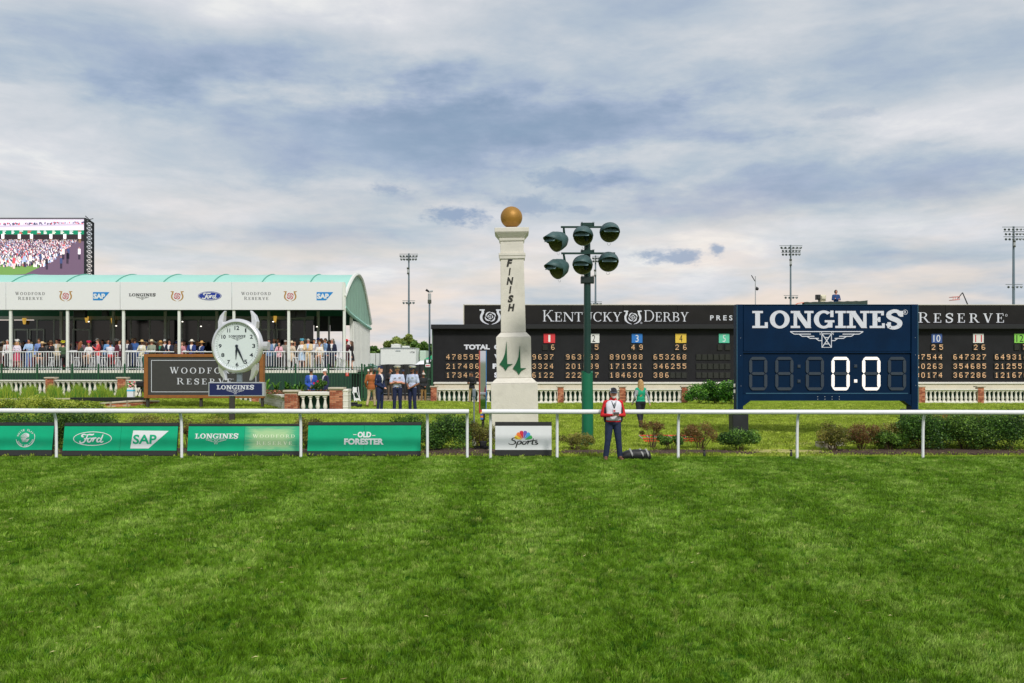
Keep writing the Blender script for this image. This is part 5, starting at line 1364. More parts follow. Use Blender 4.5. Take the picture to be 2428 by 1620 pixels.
for i in range(5):
    a, b = pw[i], pw[i+1]; ang = math.atan2(b.y-a.y, b.x-a.x); ln = (b-a).length; z1 = a.z
    M = Matrix.Translation(a) @ Matrix.Rotation(ang, 4, 'Z') @ Matrix.Rotation(-math.atan2(b.z-a.z, math.hypot(b.x-a.x, b.y-a.y)), 4, 'Y')
    mb = MB(); mb.box(0, ln, -.18, .18, -.07, 0, 0, M, ch=.01); mb.build('coping_stone', LIME, t)
    mb = MB(); mb.box(0, ln, -.12, .14, -.7, -.071, 0, M); mb.build('core', MORTAR, t)
    mm = {}
    for r_ in range(6):
        nb = int(ln/.22); off = (r_ % 2)*.5
        for j in range(nb):
            xx = (j+off)*ln/nb
            if xx+ln/nb > ln+.01: continue
            kk = rr.randrange(4)
            if kk not in mm:
                m2 = MB(); m2.box(0, ln/nb-.012, -.134, -.121, 0, .064, ch=.003); mm[kk] = m2.mesh('brick', BRICKS[kk])
            o = link('brick', mm[kk], t); o.matrix_local = M @ Matrix.Translation((xx, 0, -.145-.073*r_))
t = thing('pond_edging', 'black and pale edging of the raised bed in front of the tall grass', 'edging', PX(150, 950, 45.5))
mb = MB(); q = SC(45.5)
mb.add([(x*q, y_, z*q) for y_ in (0, .3) for x, z in ((-170, 0), (16, 3), (16, 5.5), (-170, 4))], [(0, 1, 2, 3), (7, 6, 5, 4), (3, 2, 6, 7), (0, 4, 5, 1), (1, 5, 6, 2), (0, 3, 7, 4)]); mb.build('pale_coping', LIME, t)
mb = MB()
mb.add([(x*q, y_, z*q) for y_ in (.02, .3) for x, z in ((16.5, 3), (80, -8), (190, 0), (190, 7.5), (16.5, 7))], [(0, 1, 2, 3, 4), (9, 8, 7, 6, 5), (4, 3, 8, 9), (2, 7, 8, 3), (0, 5, 6, 1), (1, 6, 7, 2), (0, 4, 9, 5)]); mb.build('black_liner', BLACKP, t)
# black draped camera beside the framed sign
t = thing('covered_camera', 'black covered camera on a tripod just left of the framed sign', 'camera', PX(332, 942, 46.5)); q = SC(46.5)
mb = MB(); mb.box(-6*q, 12*q, -.2, .3, 23*q, 38*q, ch=.06); mb.box(-9*q, -2*q, -.1, .1, 30*q, 36*q, ch=.03); mb.build('cover', BLACKP, t)
for a in (-9, 3, 12): mb = MB(); mb.tube([(3*q, 0, 25*q), (a*q, .1, 0)], .02, 6); mb.build('leg', BLACKP, t)

# ================================================================ MIRROR TOWER, METER POST
D = 30.5; g0 = PX(1145, 1040, D); q = SC(D); MIR = mat('mirror glass', rgb(225, 228, 232), .03, metal=1.0)
t = thing('finish_mirror', 'tall narrow mirror with a red and a blue edge left of the finish post', 'mirror', g0, rz=R(14))
mb = MB(); mb.box(-7*q, 7*q, -.012, 0, 62*q, 208*q); mb.build('mirror_pane', MIR, t)
mb = MB(); mb.box(-8.4*q, -7*q, -.03, .1, 60*q, 208.5*q, ch=.004); mb.build('edge_strip', mat('red strip', rgb(206, 76, 66), .5), t)
mb = MB(); mb.box(7*q, 8.4*q, -.03, .1, 60*q, 208.5*q, ch=.004); mb.build('edge_strip', mat('blue strip', rgb(66, 132, 196), .5), t)
mb = MB(); mb.box(-7*q, 7*q, .002, .1, 60*q, 208*q); mb.build('back', GREY, t)
for i, c in enumerate(((210, 60, 50), (236, 190, 60), (60, 90, 170), (220, 120, 50), (60, 110, 190))):
    mb = MB(); mb.box(-6.5*q, 0*q, -.04, -.013, (60-4.6*i)*q-4.4*q+8*q, (60-4.6*i)*q+8*q, ch=.003); mb.build('colour_band', mat('band %d' % i, rgb(*c), .6), t)
mb = MB(); mb.box(-4*q, 5*q, -.03, .12, 44*q, 60*q, ch=.02); mb.tube([(1*q, .05, -.1), (1*q, .05, 48*q)], .045, 8); mb.build('stand', BLACKP, t)
D = 28.0; g0 = PX(1124, 1052, D); q = SC(D)
t = thing('meter_post', 'slim grey post with a small meter head near the rail gap', 'post', g0)
mb = MB(); mb.tube([(0, 0, 0), (0, 0, 108*q)], .020, 8); mb.build('post', GREY, t)
mb = MB(); mb.box(-4*q, 4*q, -.05, .05, 110*q, 130*q, ch=.03); mb.tube([(0, 0, 104*q), (0, 0, 112*q)], .035, 10); mb.build('head', GREY, t)
mb = MB(); mb.tube([(0, 0, -.05), (0, 0, 22*q)], .055, 12); mb.tube([(0, 0, 22*q), (0, 0, 26*q)], .05, 12); mb.build('sleeve', mat('pale concrete sleeve', rgb(170, 170, 160), .8), t)
mb = MB(); rr = random.Random(2)
for j in range(6):
    a = rr.uniform(0, 6.28); pts = [(.25+.2*math.cos(a+i*.9)+rr.gauss(0, .03), -.1+.12*math.sin(a+i*.7), .03+.09*abs(math.sin(i*.8+j))) for i in range(10)]; mb.tube(pts, .008, 5)
mb.box(.2, .38, -.2, -.05, .12, .26, ch=.02)
tag(mb.build('cable_coil', BLACKP, None, (g0.x, g0.y-.9, 0)), 'tangle of black cables and a small box on the mulch at the rail gap', 'cables')

# ================================================================ BAG, BARRIERS, SMALL THINGS
D = 24.55; g0 = PX(1507, 1091, D); g0.z = 0; q = SC(D)
t = thing('duffel_bag', 'black camera bag with grey straps lying on the grass beside the man', 'bag', g0)
mb = MB(); vs = []; n = 14; secs = [(-35, .5, 8, 13), (-32, 0, 10, 17), (-20, 0, 11, 22), (-4, 0, 12, 25), (12, 0, 12, 25), (26, 0, 11.5, 24), (33, 0, 10, 20), (36, 0, 6, 12)]
for (x, o, ry, rz_) in secs:
    for j in range(n):
        a = 2*math.pi*j/n; sq_ = .75
        c, s_ = math.cos(a), math.sin(a)
        vs.append((x*q, (abs(c)**sq_*(1 if c > 0 else -1))*ry*q*1.3, max(0, rz_*q*.5*(1+(abs(s_)**sq_)*(1 if s_ > 0 else -1)))+.006*math.sin(j*3+x)))
fs = [(i*n+j, i*n+(j+1) % n, (i+1)*n+(j+1) % n, (i+1)*n+j) for i in range(len(secs)-1) for j in range(n)]+[tuple(range(n-1, -1, -1)), tuple((len(secs)-1)*n+j for j in range(n))]
mb.add(vs, fs); mb.build('body', mat('black nylon', rgb(30, 31, 33), .55, bump=.8, bscale=9), t, smooth=True)
for xa, xb in ((10, 20), (24, 31), (-14, -6)):
    mb = MB(); pts = [(xa*q+(xb-xa)*q*i/8, -math.sin(math.pi*i/8)*.0-.005-math.cos(math.pi*(i/8-.5))*.175, (25-23*i/8)*q+.012) for i in range(9)]
    mb.tube(pts, .024, 6, flat=.35); mb.build('strap', mat('grey webbing', rgb(150, 150, 148), .7), t)
mb = MB(); mb.tube([(-33*q, -.1, 4*q), (-36*q, -.1, 9*q), (-30*q, -.12, 14*q)], .02, 6); mb.build('handle', BLACKP, t)
def barrier(name, label, xa, xb, y, zc, col, seed):
    D = y; a, b = (xa-CX)/FPX*D, (xb-CX)/FPX*D; t = thing(name, label, 'barrier', ((a+b)/2, D, 0)); w = (b-a)/2; z1 = EYE-(zc-YH)/FPX*D
    m_ = mat(name+' steel', rgb(*col), .5)
    mb = MB(); mb.tube([(-w, 0, z1), (w, -.35, z1+.02)], .022, 8); mb.build('side_bar', m_, t)
    mb = MB(); mb.tube([(-w, .9, z1+.02), (w, .6, z1+.04)], .022, 8); mb.build('side_bar', m_, t)
    for i in range(9):
        f = i/8; mb = MB(); mb.tube([(-w+2*w*f, -.35*f, z1), (-w+2*w*f, .9-.3*f, z1+.03)], .012, 6); mb.build('bar', ALU, t)
    mb = MB(); mb.box(-w, w*.95, -.2, -.17, z1-.14, z1-.03, ch=.004); mb.build('kick_plate', m_, t)
barrier('orange_barrier', 'orange barrier lying on the lawn behind the sparse shrubs', 1524, 1664, 29.5, 1040, (216, 78, 40), 1)
barrier('green_barrier', 'green barrier lying on the lawn behind the reddish shrub', 2018, 2145, 29.5, 1048, (20, 96, 72), 2)
g0 = PX(1958, 1068, 27.6); t = tag(MB().box(-.24, .24, -.15, .2, -.05, .24, ch=.02).build('stone_block', LIME, None, g0), 'pale stone block on the lawn beside reddish shrub', 'stone')
g0 = PX(1992, 1064, 28.2); t = tag(MB().box(-.14, .1, -.1, .1, 0, .2, ch=.03).build('small_box', WHITEM, None, (g0.x, g0.y, 0)), 'small pale box half hidden by the reddish shrub', 'box')
for px, lab in ((1670, 'small black sprinkler head on a stake at the turf edge'), (1876, 'black spray bottle standing beside the rail post before the timer board')):
    D = 25.2; x = (px-CX)/FPX*D; t = thing('spray_bottle' if px > 1800 else 'sprinkler', lab, 'bottle' if px > 1800 else 'sprinkler', (x, D, 0))
    mb = MB(); mb.lathe([(.001, 0), (.032, .0), (.034, .1), (.02, .13), (.012, .16), (.001, .16)], 10); mb.build('body', BLACKP, t, smooth=True)
    mb = MB(); mb.box(-.04, .02, -.012, .012, .16, .19, ch=.005); mb.build('nozzle', BLACKP, t)
g0 = PX(2240, 985, 33); tag(MB().box(-.09, .09, -.01, .01, .1, .32, ch=.004).tube([(0, 0, -.4), (0, 0, .1)], .01, 5).build('marker_flag', mat('orange marker', rgb(236, 84, 50), .6), None, (g0.x, 33, .45)), 'small orange marker showing above the right hedge', 'marker')

# ================================================================ TENT ON ITS DECK
D = 57.0; q = SC(D)
def tx(px, D=57.0): return (px-CX)/FPX*D
def tz(py, D=57.0): return EYE-(py-YH)/FPX*D
XR, XL = tx(812), tx(-60)-1.5                     # right end, left end beyond the frame
DECK = tz(878)
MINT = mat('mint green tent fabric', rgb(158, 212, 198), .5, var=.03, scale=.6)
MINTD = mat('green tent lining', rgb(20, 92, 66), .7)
TW = mat('white tent post', rgb(222, 224, 218), .5, var=.03, scale=2, dirt=(rgb(170, 170, 150), .25))
TV = mat('white tent valance', rgb(226, 226, 228), .6)
tent = thing('event_tent', 'long vaulted tent with mint green roof over a white valance of sponsor marks', 'tent', (XR, 57.0, DECK))
def T(x, y, z): return (x-XR, y-57.0, z-DECK)
prof = [(57.0, 6.02), (57.9, 6.5), (58.9, 6.95), (60.2, 7.42), (61.8, 7.70), (63.2, 7.60), (64.3, 7.20), (65.8, 6.24), (67.6, 4.82)]
def sheer(m, f):
    N = NT(m.node_tree); b = m.node_tree.nodes['Principled BSDF']; tr = N.n('ShaderNodeBsdfTranslucent')
    src = b.inputs['Base Color']
    if src.links: N.l(src.links[0].from_socket, tr.inputs[0])
    else: tr.inputs[0].default_value = src.default_value
    mx = N.n('ShaderNodeMixShader'); mx.inputs[0].default_value = f; N.l(b.outputs[0], mx.inputs[1]); N.l(tr.outputs[0], mx.inputs[2]); N.l(mx.outputs[0], m.node_tree.nodes['Material Output'].inputs[0])
# roof, one sheet per bay with a raised seam between bays
seams_px = [-55+133*i for i in range(7)]
XE = tx(817)
bays = [XL]+[tx(p) for p in (-15, 119, 241, 358, 481, 600, 719)]+[XE]
def smoothprof(n=4):
    pts = [(a, b) for a, b in prof]; return spline(pts, n)
PR = smoothprof()
for a, b in zip(bays[:-1], bays[1:]):
    mb = MB(); nx = 8; vs = []
    for i, (y, z) in enumerate(PR):
        for j in range(nx+1):
            f = j/nx; x = a+.02+(b-a-.04)*f; sag = -.022*math.sin(math.pi*f)
            vs.append(T(x, y, z+sag))
    fs = [(i*(nx+1)+j+1, i*(nx+1)+j, (i+1)*(nx+1)+j, (i+1)*(nx+1)+j+1) for i in range(len(PR)-1) for j in range(nx)]
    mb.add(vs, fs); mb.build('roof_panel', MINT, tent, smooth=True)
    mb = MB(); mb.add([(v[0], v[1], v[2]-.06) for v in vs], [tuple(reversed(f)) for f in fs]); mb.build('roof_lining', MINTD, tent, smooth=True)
for x in bays[1:]:
    mb = MB(); mb.tube([T(x, y, z+.015) for y, z in PR], .035 if x != bays[-1] else .11, 6); mb.build('roof_beam', mat('seam teal', rgb(74, 158, 136), .5) if x != bays[-1] else TW, tent)
# gable end
mb = MB(); low = [(57.0, 5.45), (58.5, 5.2), (60.5, 5.0), (62.5, 4.86), (65, 4.66), (67.6, 4.50)]
def lowz(y):
    for (a, b), (c, d) in zip(low[:-1], low[1:]):
        if y <= c: return b+(d-b)*(y-a)/(c-a)
    return low[-1][1]
vs = []; npt = 40
def profz(y):
    for (a, b), (c, d) in zip(PR[:-1], PR[1:]):
        if a <= y <= c: return b+(d-b)*(y-a)/max(1e-6, c-a)
    return PR[-1][1]
for i in range(npt+1):
    y = 57.02+10.55*i/npt; fold = .035*math.sin(i*2.4)
    vs += [T(XE-.03+fold, y, lowz(y)), T(XE-.03, y, profz(y)-.02)]
mb.add(vs, [(2*i, 2*i+1, 2*i+3, 2*i+2) for i in range(npt)]); mb.build('gable_panel', mat('pale green gable fabric', rgb(176, 218, 198), .6, var=.05, scale=1), tent); sheer(_m['pale green gable fabric'], .4)
mb = MB(); mb.tube([T(XE, y, lowz(y)) for y in lins(57.05, 67.5, 14)], [.10]*15, 6); mb.build('gable_skirt', MINT, tent)
# slatted end wall
zt2 = 4.75
for i in range(26):
    y = 60.4+7.1*i/26; mb = MB(); mb.box(-.03, .02 if i % 2 else .045, 0, 7.1/26-.02, 0, zt2-.15*i/26*0 - (zt2*0) - DECK+.12, ch=.006)
    o = mb.build('wall_slat', TW, tent, (XE-XR-.06, y-57.0, -.1))
mb = MB(); mb.box(XE-XR-.25, XE-XR-.1, 3.35, 3.6, -.3, 3.2); mb.build('end_post', TW, tent)
# valance with prints
segs = [XL, tx(15.5), tx(286), tx(550.5), XR]
for a, b in zip(segs[:-1], segs[1:]):
    mb = MB(); p0 = T(a+.012, 56.93, tz(735)); p1 = T(b-.012, 57.0, tz(669)); mb.box(p0[0], p1[0], p0[1], p1[1], p0[2], p1[2], ch=.006); mb.build('valance', TV, tent)
mb = MB(); p0 = T(XR+.002, 56.95, tz(735)); mb.box(p0[0], p0[0]+.12, p0[1], p0[1]+.25, p0[2]-.0, T(0, 0, tz(669))[2]); mb.build('corner_trim', TW, tent)
yv = 56.922-57.0
def vx(px): return tx(px)-XR
def vz(py): return tz(py)-DECK
INK = mat('dark print ink', rgb(40, 42, 46), .6)
GOLD = mat('gold print', rgb(176, 134, 74), .6); ROSE = mat('rose red print', rgb(190, 28, 56), .6)
SAPB = mat('sky blue print', rgb(8, 132, 206), .5); FORDB = mat('deep blue print', rgb(26, 54, 150), .5)
def v_wr(x0):
    mb = MB(); put_serif(mb, 'WOODFORD', vx(x0), vx(x0+70), vz(700), vz(692.5), yv, 0, first=1.12, **ROMAN); put_serif(mb, 'RESERVE', vx(x0+7), vx(x0+64), vz(711.5), vz(704), yv, 0, first=1.12, **ROMAN)
    mb.build('lettering', INK, tent)
def v_shoe(x0):
    mb = MB(); horseshoe_rose(mb, vx(x0), vx(x0+31), vz(714.5), vz(691), yv, 0, 1); mb.build('emblem', [GOLD, ROSE], tent)
def v_sap(x0):
    mb = MB(); mb.add([(vx(a), yv, vz(b)) for a, b in ((x0, 712.5), (x0+22, 712.5), (x0+39.5, 693), (x0, 693))], [(0, 1, 2, 3)]); mb.build('logo', SAPB, tent)
    mb = MB(); put_text(mb, 'SAP', vx(x0+1), vx(x0+29), vz(709), vz(696.5), yv-.01, 0, .05); mb.build('lettering', BANW, tent)
def v_long(x0):
    mb = MB(); put_serif(mb, 'LONGINES', vx(x0), vx(x0+63.5), vz(703.5), vz(695.5), yv, 0, **SLAB); winged_glass(mb, vx(x0+17), vx(x0+47), vz(711), vz(705), yv); mb.build('lettering', INK, tent)
def v_ford(x0):
    mb = MB(); disc(mb, vx(x0+28.5), vz(702), 28*q, 10.6*q, yv); mb.build('logo', FORDB, tent)
    mb = MB(); ring_oval(mb, vx(x0+28.5), vz(702), 26.6*q, 9.4*q, .02, yv-.008); put_script(mb, FORD, vx(x0+12), vx(x0+45), vz(709), vz(695), yv-.01, .15); mb.build('lettering', BANW, tent)
v_wr(38); v_shoe(142); v_sap(222); v_long(307); v_shoe(406); v_ford(470); v_wr(573); v_shoe(673.5); v_sap(751.5)
# posts
for px in (24, 159, 292, 424, 554, 684, 816):
    x = vx(px); mb = MB(); mb.box(x-3.1*q, x+3.1*q, .02, .17, -.04, vz(735.3) if px < 810 else vz(672), ch=.012); mb.build('post', TW, tent)
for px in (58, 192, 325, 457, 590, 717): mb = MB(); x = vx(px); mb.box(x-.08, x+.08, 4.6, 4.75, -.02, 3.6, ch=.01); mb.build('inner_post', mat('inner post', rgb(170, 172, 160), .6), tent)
# loudspeakers hung under the valance
for a, b, y0, y1 in ((163, 191, 734.5, 752), (671, 696, 735, 752), (697, 719, 735, 751), (231, 244, 736, 748), (413, 422, 736, 750)):
    s = thing('loudspeaker', {163: 'black loudspeaker hung under the valance right of the second visible post', 671: 'left one of two black loudspeakers hung under the valance right of the clock', 697: 'right one of two black loudspeakers hung under the valance right of the clock',
        231: 'small black speaker hung between second and third tent posts', 413: 'small black speaker hung next to the fourth tent post'}[a], 'loudspeaker', (tx((a+b)/2), 57.6, tz(y1)), 'loudspeakers under the tent roof')
    w, h = (b-a)*q, (y1-y0)*q
    mb = MB(); mb.box(-w/2, w/2, 0, .35, 0, h, ch=.02); mb.build('cabinet', BLACKP, s)
    mb = MB(); mb.box(-w/2+.03, w/2-.03, -.012, -.001, .03, h-.03, ch=.004); mb.build('grille', mat('speaker grille', rgb(40, 41, 42), .8), s)
    mb = MB(); mb.tube([(0, .15, h), (0, .15, h+.45)], .015, 6); mb.build('hanger', BLACKP, s)
# glazed back wall
BW = 62.6
def bwall(): return
GLS = mat('dark tinted glazing', rgb(13, 15, 18), .10, spec=.5, var=.6, scale=1.5)
FR = mat('grey white window frame', rgb(150, 154, 148), .6)
x = tx(-60, BW); i = 0
edges = [-70, 30, 88, 128, 175, 215, 262, 310, 355, 400, 432, 470, 520, 575, 618, 655, 690, 722, 745]
for a, b in zip(edges[:-1], edges[1:]):
    xa, xb = tx(a, BW)-XR, tx(b, BW)-XR; z1 = tz(756, BW)-DECK
    mb = MB(); mb.box(xa+.05, xb-.05, BW-57+.03, BW-57+.06, .1, z1-.1); mb.build('window_pane', GLS, tent)
    mb = MB(); mb.box(xa-.05, xa+.05, BW-57, BW-57+.1, 0, z1, ch=.01); mb.build('window_mullion', FR, tent)
mb = MB(); mb.box(tx(-70, BW)-XR, tx(745, BW)-XR, BW-57-.01, BW-57+.12, tz(758, BW)-DECK, tz(750, BW)-DECK); mb.build('window_head', FR, tent)
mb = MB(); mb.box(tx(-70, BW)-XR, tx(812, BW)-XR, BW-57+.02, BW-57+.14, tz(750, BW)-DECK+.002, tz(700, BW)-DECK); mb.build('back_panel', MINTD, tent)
for a, b, y0 in ((745, 778, 786), (783, 812, 786)):
    xa, xb = tx(a, BW)-XR, tx(b, BW)-XR
    mb = MB(); mb.box(xa, xb, BW-57, BW-57+.08, tz(y0, BW)-DECK, tz(750, BW)-DECK-.002); mb.build('dark_blind', BLACKM, tent)
    mb = MB(); mb.box(xb, xb+.1, BW-57-.01, BW-57+.1, 0, tz(750, BW)-DECK-.01); mb.build('window_mullion', FR, tent)
# door frames in the glazing
for a, b in ((34, 68), (70, 106), (172, 214), (614, 652), (656, 690)):
    xa, xb = tx(a, BW)-XR, tx(b, BW)-XR; y_ = BW-57-.04; z1 = tz(780, BW)-DECK
    mb = MB(); mb.box(xa, xa+.09, y_, y_+.03, 0, z1); mb.box(xb-.09, xb, y_, y_+.03, 0, z1); mb.box(xa+.09, xb-.09, y_, y_+.03, z1-.1, z1); mb.build('door_frame', FR, tent)
AML = mat('warm lamp glow', (.62, .36, .06, 1), .5, emit=.7)
WML = mat('white lamp glow', (1.0, .93, .8, 1), .5, emit=2.0)
for px, py, w in ((58, 762, 6), (206, 758, 5), (268, 762, 4), (652, 757, 3)):
    s = thing('wall_lamp', {58: 'warm wall lamp glowing behind the first bay of the tent', 206: 'warm wall lamp glowing right of the second tent post', 268: 'warm wall lamp glowing left of the third tent post', 652: 'warm wall lamp glowing right of the clock'}[px], 'lamp', (tx(px, BW-.2), BW-.2, tz(py, BW-.2)), 'warm lamps inside the tent')
    mb = MB(); mb.lathe([(.001, -.20), (.07, -.18), (.13, .16), (.10, .20)], 12); mb.build('shade', AML, s, smooth=True)
    mb = MB(); mb.box(-.03, .03, .08, .17, -.05, .05); mb.build('bracket', BLACKP, s)
for px, py in ((211, 763), (276, 773), (433, 763), (477, 774), (648, 763), (752, 775)):
    s = thing('ceiling_spot', 'small lit spotlight high inside the tent, at %s' % {211: 'the second post', 276: 'left of the third post', 433: 'the fourth post', 477: 'the left of the watch clock', 648: 'the right of the watch clock', 752: 'the rightmost bay'}[px], 'spotlight', (tx(px, 60), 60, tz(py, 60)), 'spotlights inside the tent')
    mb = MB(); mb.ell((0, -.02, 0), (.055, .03, .03), 10, 6); mb.build('bulb', WML, s); mb = MB(); mb.tube([(0, .0, .02), (0, .05, .6)], .012, 5); mb.build('rod', BLACKP, s)

# deck: floor, skirt and white railing
deck = thing('deck', 'raised tent deck with white picket railing and dark green skirt boards', 'deck', (XR, 57.0, 0))
DXR = tx(851)
m_deck = mat('grey deck boards', rgb(150, 150, 142), .8, var=.1)
mb = MB(); mb.box(XL-XR, DXR-XR, -.6, 10.4, DECK-.10, DECK); mb.build('floor', m_deck, deck)
mb = MB(); mb.box(XL-XR, DXR-XR+.01, -.64, -.61, DECK-.16, DECK+.01); mb.build('edge_board', WHITEM, deck)
sk = mat('dark green skirt board', rgb(22, 58, 46), .7, var=.12, scale=3)
xa = XL-XR
while xa < tx(828)-XR:
    mb = MB(); mb.box(xa, xa+.285, -.62, -.60, -.1, DECK-.165, ch=.004); mb.build('skirt_board', sk, deck); xa += .29
mb = MB(); mb.box(tx(828)-XR-.02, tx(828)-XR+.02, -.6, 10, -.1, DECK-.11); mb.build('side_skirt', sk, deck)
# railing in runs
yr = -.5; rh = tz(833.5)-DECK; bars = 0
pmesh = MB().box(-.013, .013, -.013, .013, 0, rh-.05).mesh('picket', WHITE)
for a, b in ((-60, 154), (169, 290), (304, 420), (438, 551), (560, 681), (690, 835)):
    mb = MB(); mb.box(tx(a)-XR, tx(b)-XR, yr-.035, yr+.035, DECK+rh-.05, DECK+rh, ch=.01); mb.build('handrail', WHITE, deck)
    mb = MB(); mb.box(tx(a)-XR, tx(b)-XR, yr-.02, yr+.02, DECK+.09, DECK+.13, ch=.006); mb.build('lower_rail', WHITE, deck)
    if b < 350 or a > 600 or a == 304 or a == 560:
        px = a+3
        while px < b:
            if not (350 < px < 600): link('picket', pmesh, deck, (tx(px)-XR, yr, DECK))
            px += 6.1
mb = MB(); mb.box(tx(833)-XR, tx(835)-XR+.03, yr-.04, yr+.04, DECK-.1, DECK+rh+.03); mb.build('corner_post', WHITE, deck)
# service counters behind the railing
for j, (a, b, y, h) in enumerate(((166, 285, 57.9, 1.14), (300, 400, 57.9, 1.14), (96, 150, 58.1, 1.1), (437, 486, 57.9, 1.14), (672, 808, 58.0, 1.12), (706, 775, 59.6, 1.35))):
    s = thing('bar_counter', ('long white bar counter between the second and third tent posts', 'white bar counter right of the third tent post', 'short white counter left of the second tent post', 'white bar counter left of the watch clock',
        'long white counter between the two rightmost tent posts', 'upper white counter at the back of the right bay')[j], 'counter', (tx((a+b)/2, y), y, DECK), 'white counters on the deck'); w = (b-a)*SC(y)/2
    mb = MB(); mb.box(-w, w, -.22, .22, h-.06, h, ch=.01); mb.build('top', WHITE, s)
    for sx in (-w+.1, 0, w-.1): mb = MB(); mb.box(sx-.03, sx+.03, -.03, .03, 0, h-.061); mb.build('leg', WHITE, s)
def stool(px, y, lab):
    s = thing('bar_stool', lab, 'bar stool', (tx(px, y), y, DECK), 'white bar stools on the deck')
    mb = MB(); mb.lathe([(.001, .70), (.16, .70), (.175, .72), (.17, .745), (.001, .75)], 14); mb.build('seat', WHITE, s, smooth=True)
    for a in range(4):
        c, s_ = math.cos(a*1.571+.78), math.sin(a*1.571+.78); mb = MB(); mb.tube([(c*.10, s_*.10, .70), (c*.20, s_*.20, 0)], .018, 6); mb.build('leg', WHITE, s)
    mb = MB()
    for a in range(4):
        p = [(math.cos((a+i)*1.571+.78)*.165, math.sin((a+i)*1.571+.78)*.165, .28) for i in (0, 1)]; mb.tube(p, .012, 5)
    mb.build('footrest', WHITE, s)
for px, y, lab in ((122, 57.35, 'white bar stool left of the second tent post'), (183, 57.3, 'white bar stool right of the second tent post'), (218, 57.35, 'white bar stool before the woman with the pink flower hat'),
                   (246, 57.3, 'white bar stool left of the coral blazer man'), (280, 57.35, 'white bar stool at the maroon jacket man'), (331, 57.3, 'white bar stool at the left edge of the framed sign'),
                   (700, 57.3, 'white bar stool right of the post beside the clock'), (762, 57.3, 'white bar stool under the seated woman in cream'), (804, 57.3, 'white bar stool at the rightmost tent post')):
    stool(px, y, lab)

# ================================================================ GREEN IRON FENCE
def iron_fence(name, label, A, B, h, posts, npick, z0=0.0, sh=None):
    A, B = Vector(A), Vector(B); d = B-A; Lg = d.length; ang = math.atan2(d.y, d.x); t = thing(name, label, 'fence', A, rz=ang)
    for z in (h-.10, h-.40, .25): mb = MB(); mb.box(0, Lg, -.02, .02, z-.02, z+.02); mb.build('cross_rail', FGREEN, t)
    me = MB().box(-.011, .011, -.011, .011, .1, h).mesh('picket', FGREEN)
    for i in range(npick): link('picket', me, t, (Lg*(i+.5)/npick, -.031, 0))
    for f in posts:
        mb = MB(); x = f*Lg; mb.box(x-.045, x+.045, -.045, .045, -.1, h+.06); mb.lathe([(.05, h+.06), (.06, h+.09), (.03, h+.13), (.001, h+.15)], 8, 0, Matrix.Translation((x, 0, 0))); mb.build('post', FGREEN, t)
    return t
DF = 54.6
hF = tz(868, DF)
def fx(px): return (px-CX)/FPX*DF
iron_fence('iron_fence', 'long green iron picket fence in front of the tent deck', (fx(-50), DF, 0), (fx(862), DF, 0), hF, [(p+50)/912 for p in (4, 88.5, 171.5, 233.6, 296, 372, 448, 524, 600, 701, 779, 858)], 140)
iron_fence('iron_fence', 'short green iron fence running back beside the path', (fx(864), DF, 0), (tx(884, 63), 63, 0), hF*.98, [.02, .5, 1], 26)
iron_fence('iron_gate', 'green iron gate post and gate at the left end of the tote board', ((1008-CX)/FPX*57.5, 57.5, 0), ((1024-CX)/FPX*56.6, 56.6, 0), tz(858, 57), [0, 1], 5)
q = SC(54.5)
s = thing('red_notice', 'small square red notice on the green fence below the deck', 'notice', (fx(824), 54.52, tz(892, 54.5)))
mb = MB(); mb.box(-3.6*q, 3.6*q, -.02, 0, 0, 8.2*q, ch=.004); mb.build('plate', mat('red plate', rgb(206, 58, 44), .5), s)
mb = MB(); put_text(mb, '7', -1.4*q, 1.4*q, 2*q, 6.4*q, -.023, 0, .02); mb.build('lettering', BANW, s)
s = thing('gate_notice', 'small white and red notice on the gate beside the tote board', 'notice', ((1014.5-CX)/FPX*56.5, 56.5, tz(870.5, 56.5)))
mb = MB(); mb.box(-.14, .14, -.02, 0, 0, .17, ch=.004); mb.build('plate', BANW, s); mb = MB(); mb.box(-.11, .11, -.024, -.021, .05, .11); mb.build('stripe', ROSE, s)
# folded white chair leaning on the fence
s = thing('folding_chair', 'white folding chair leaning against the green fence right of the planter', 'chair', ((848-CX)/FPX*52, 52, 0), rz=.5); q2 = SC(52)
z1 = tz(918, 52)
for a, b in ((-.16, -.02), (.16, .24)): mb = MB(); mb.tube([(a, 0, .02), (b-.1, .3, z1)], .018, 6); mb.build('frame_tube', WHITE, s)
for a, b in ((.1, -.22), (.3, .02)): mb = MB(); mb.tube([(a, .1, .03), (b, .2, z1*.75)], .018, 6); mb.build('leg', WHITE, s)
mb = MB(); mb.box(-.14, .16, .12, .16, .3, .42); mb.box(-.18, .05, .24, .27, z1*.7, z1*.98, ch=.02); mb.build('slats', WHITE, s)
g = GP(842, 966); s = tag(MB().box(-.45, .3, -.15, .2, 0, .14, ch=.05).box(-.4, .1, -.1, .15, .14, .22, ch=.04).build('equipment_case', BLACKP, None, (g.x, g.y, g.z)), 'black soft equipment case on the grass right of the planter', 'case')

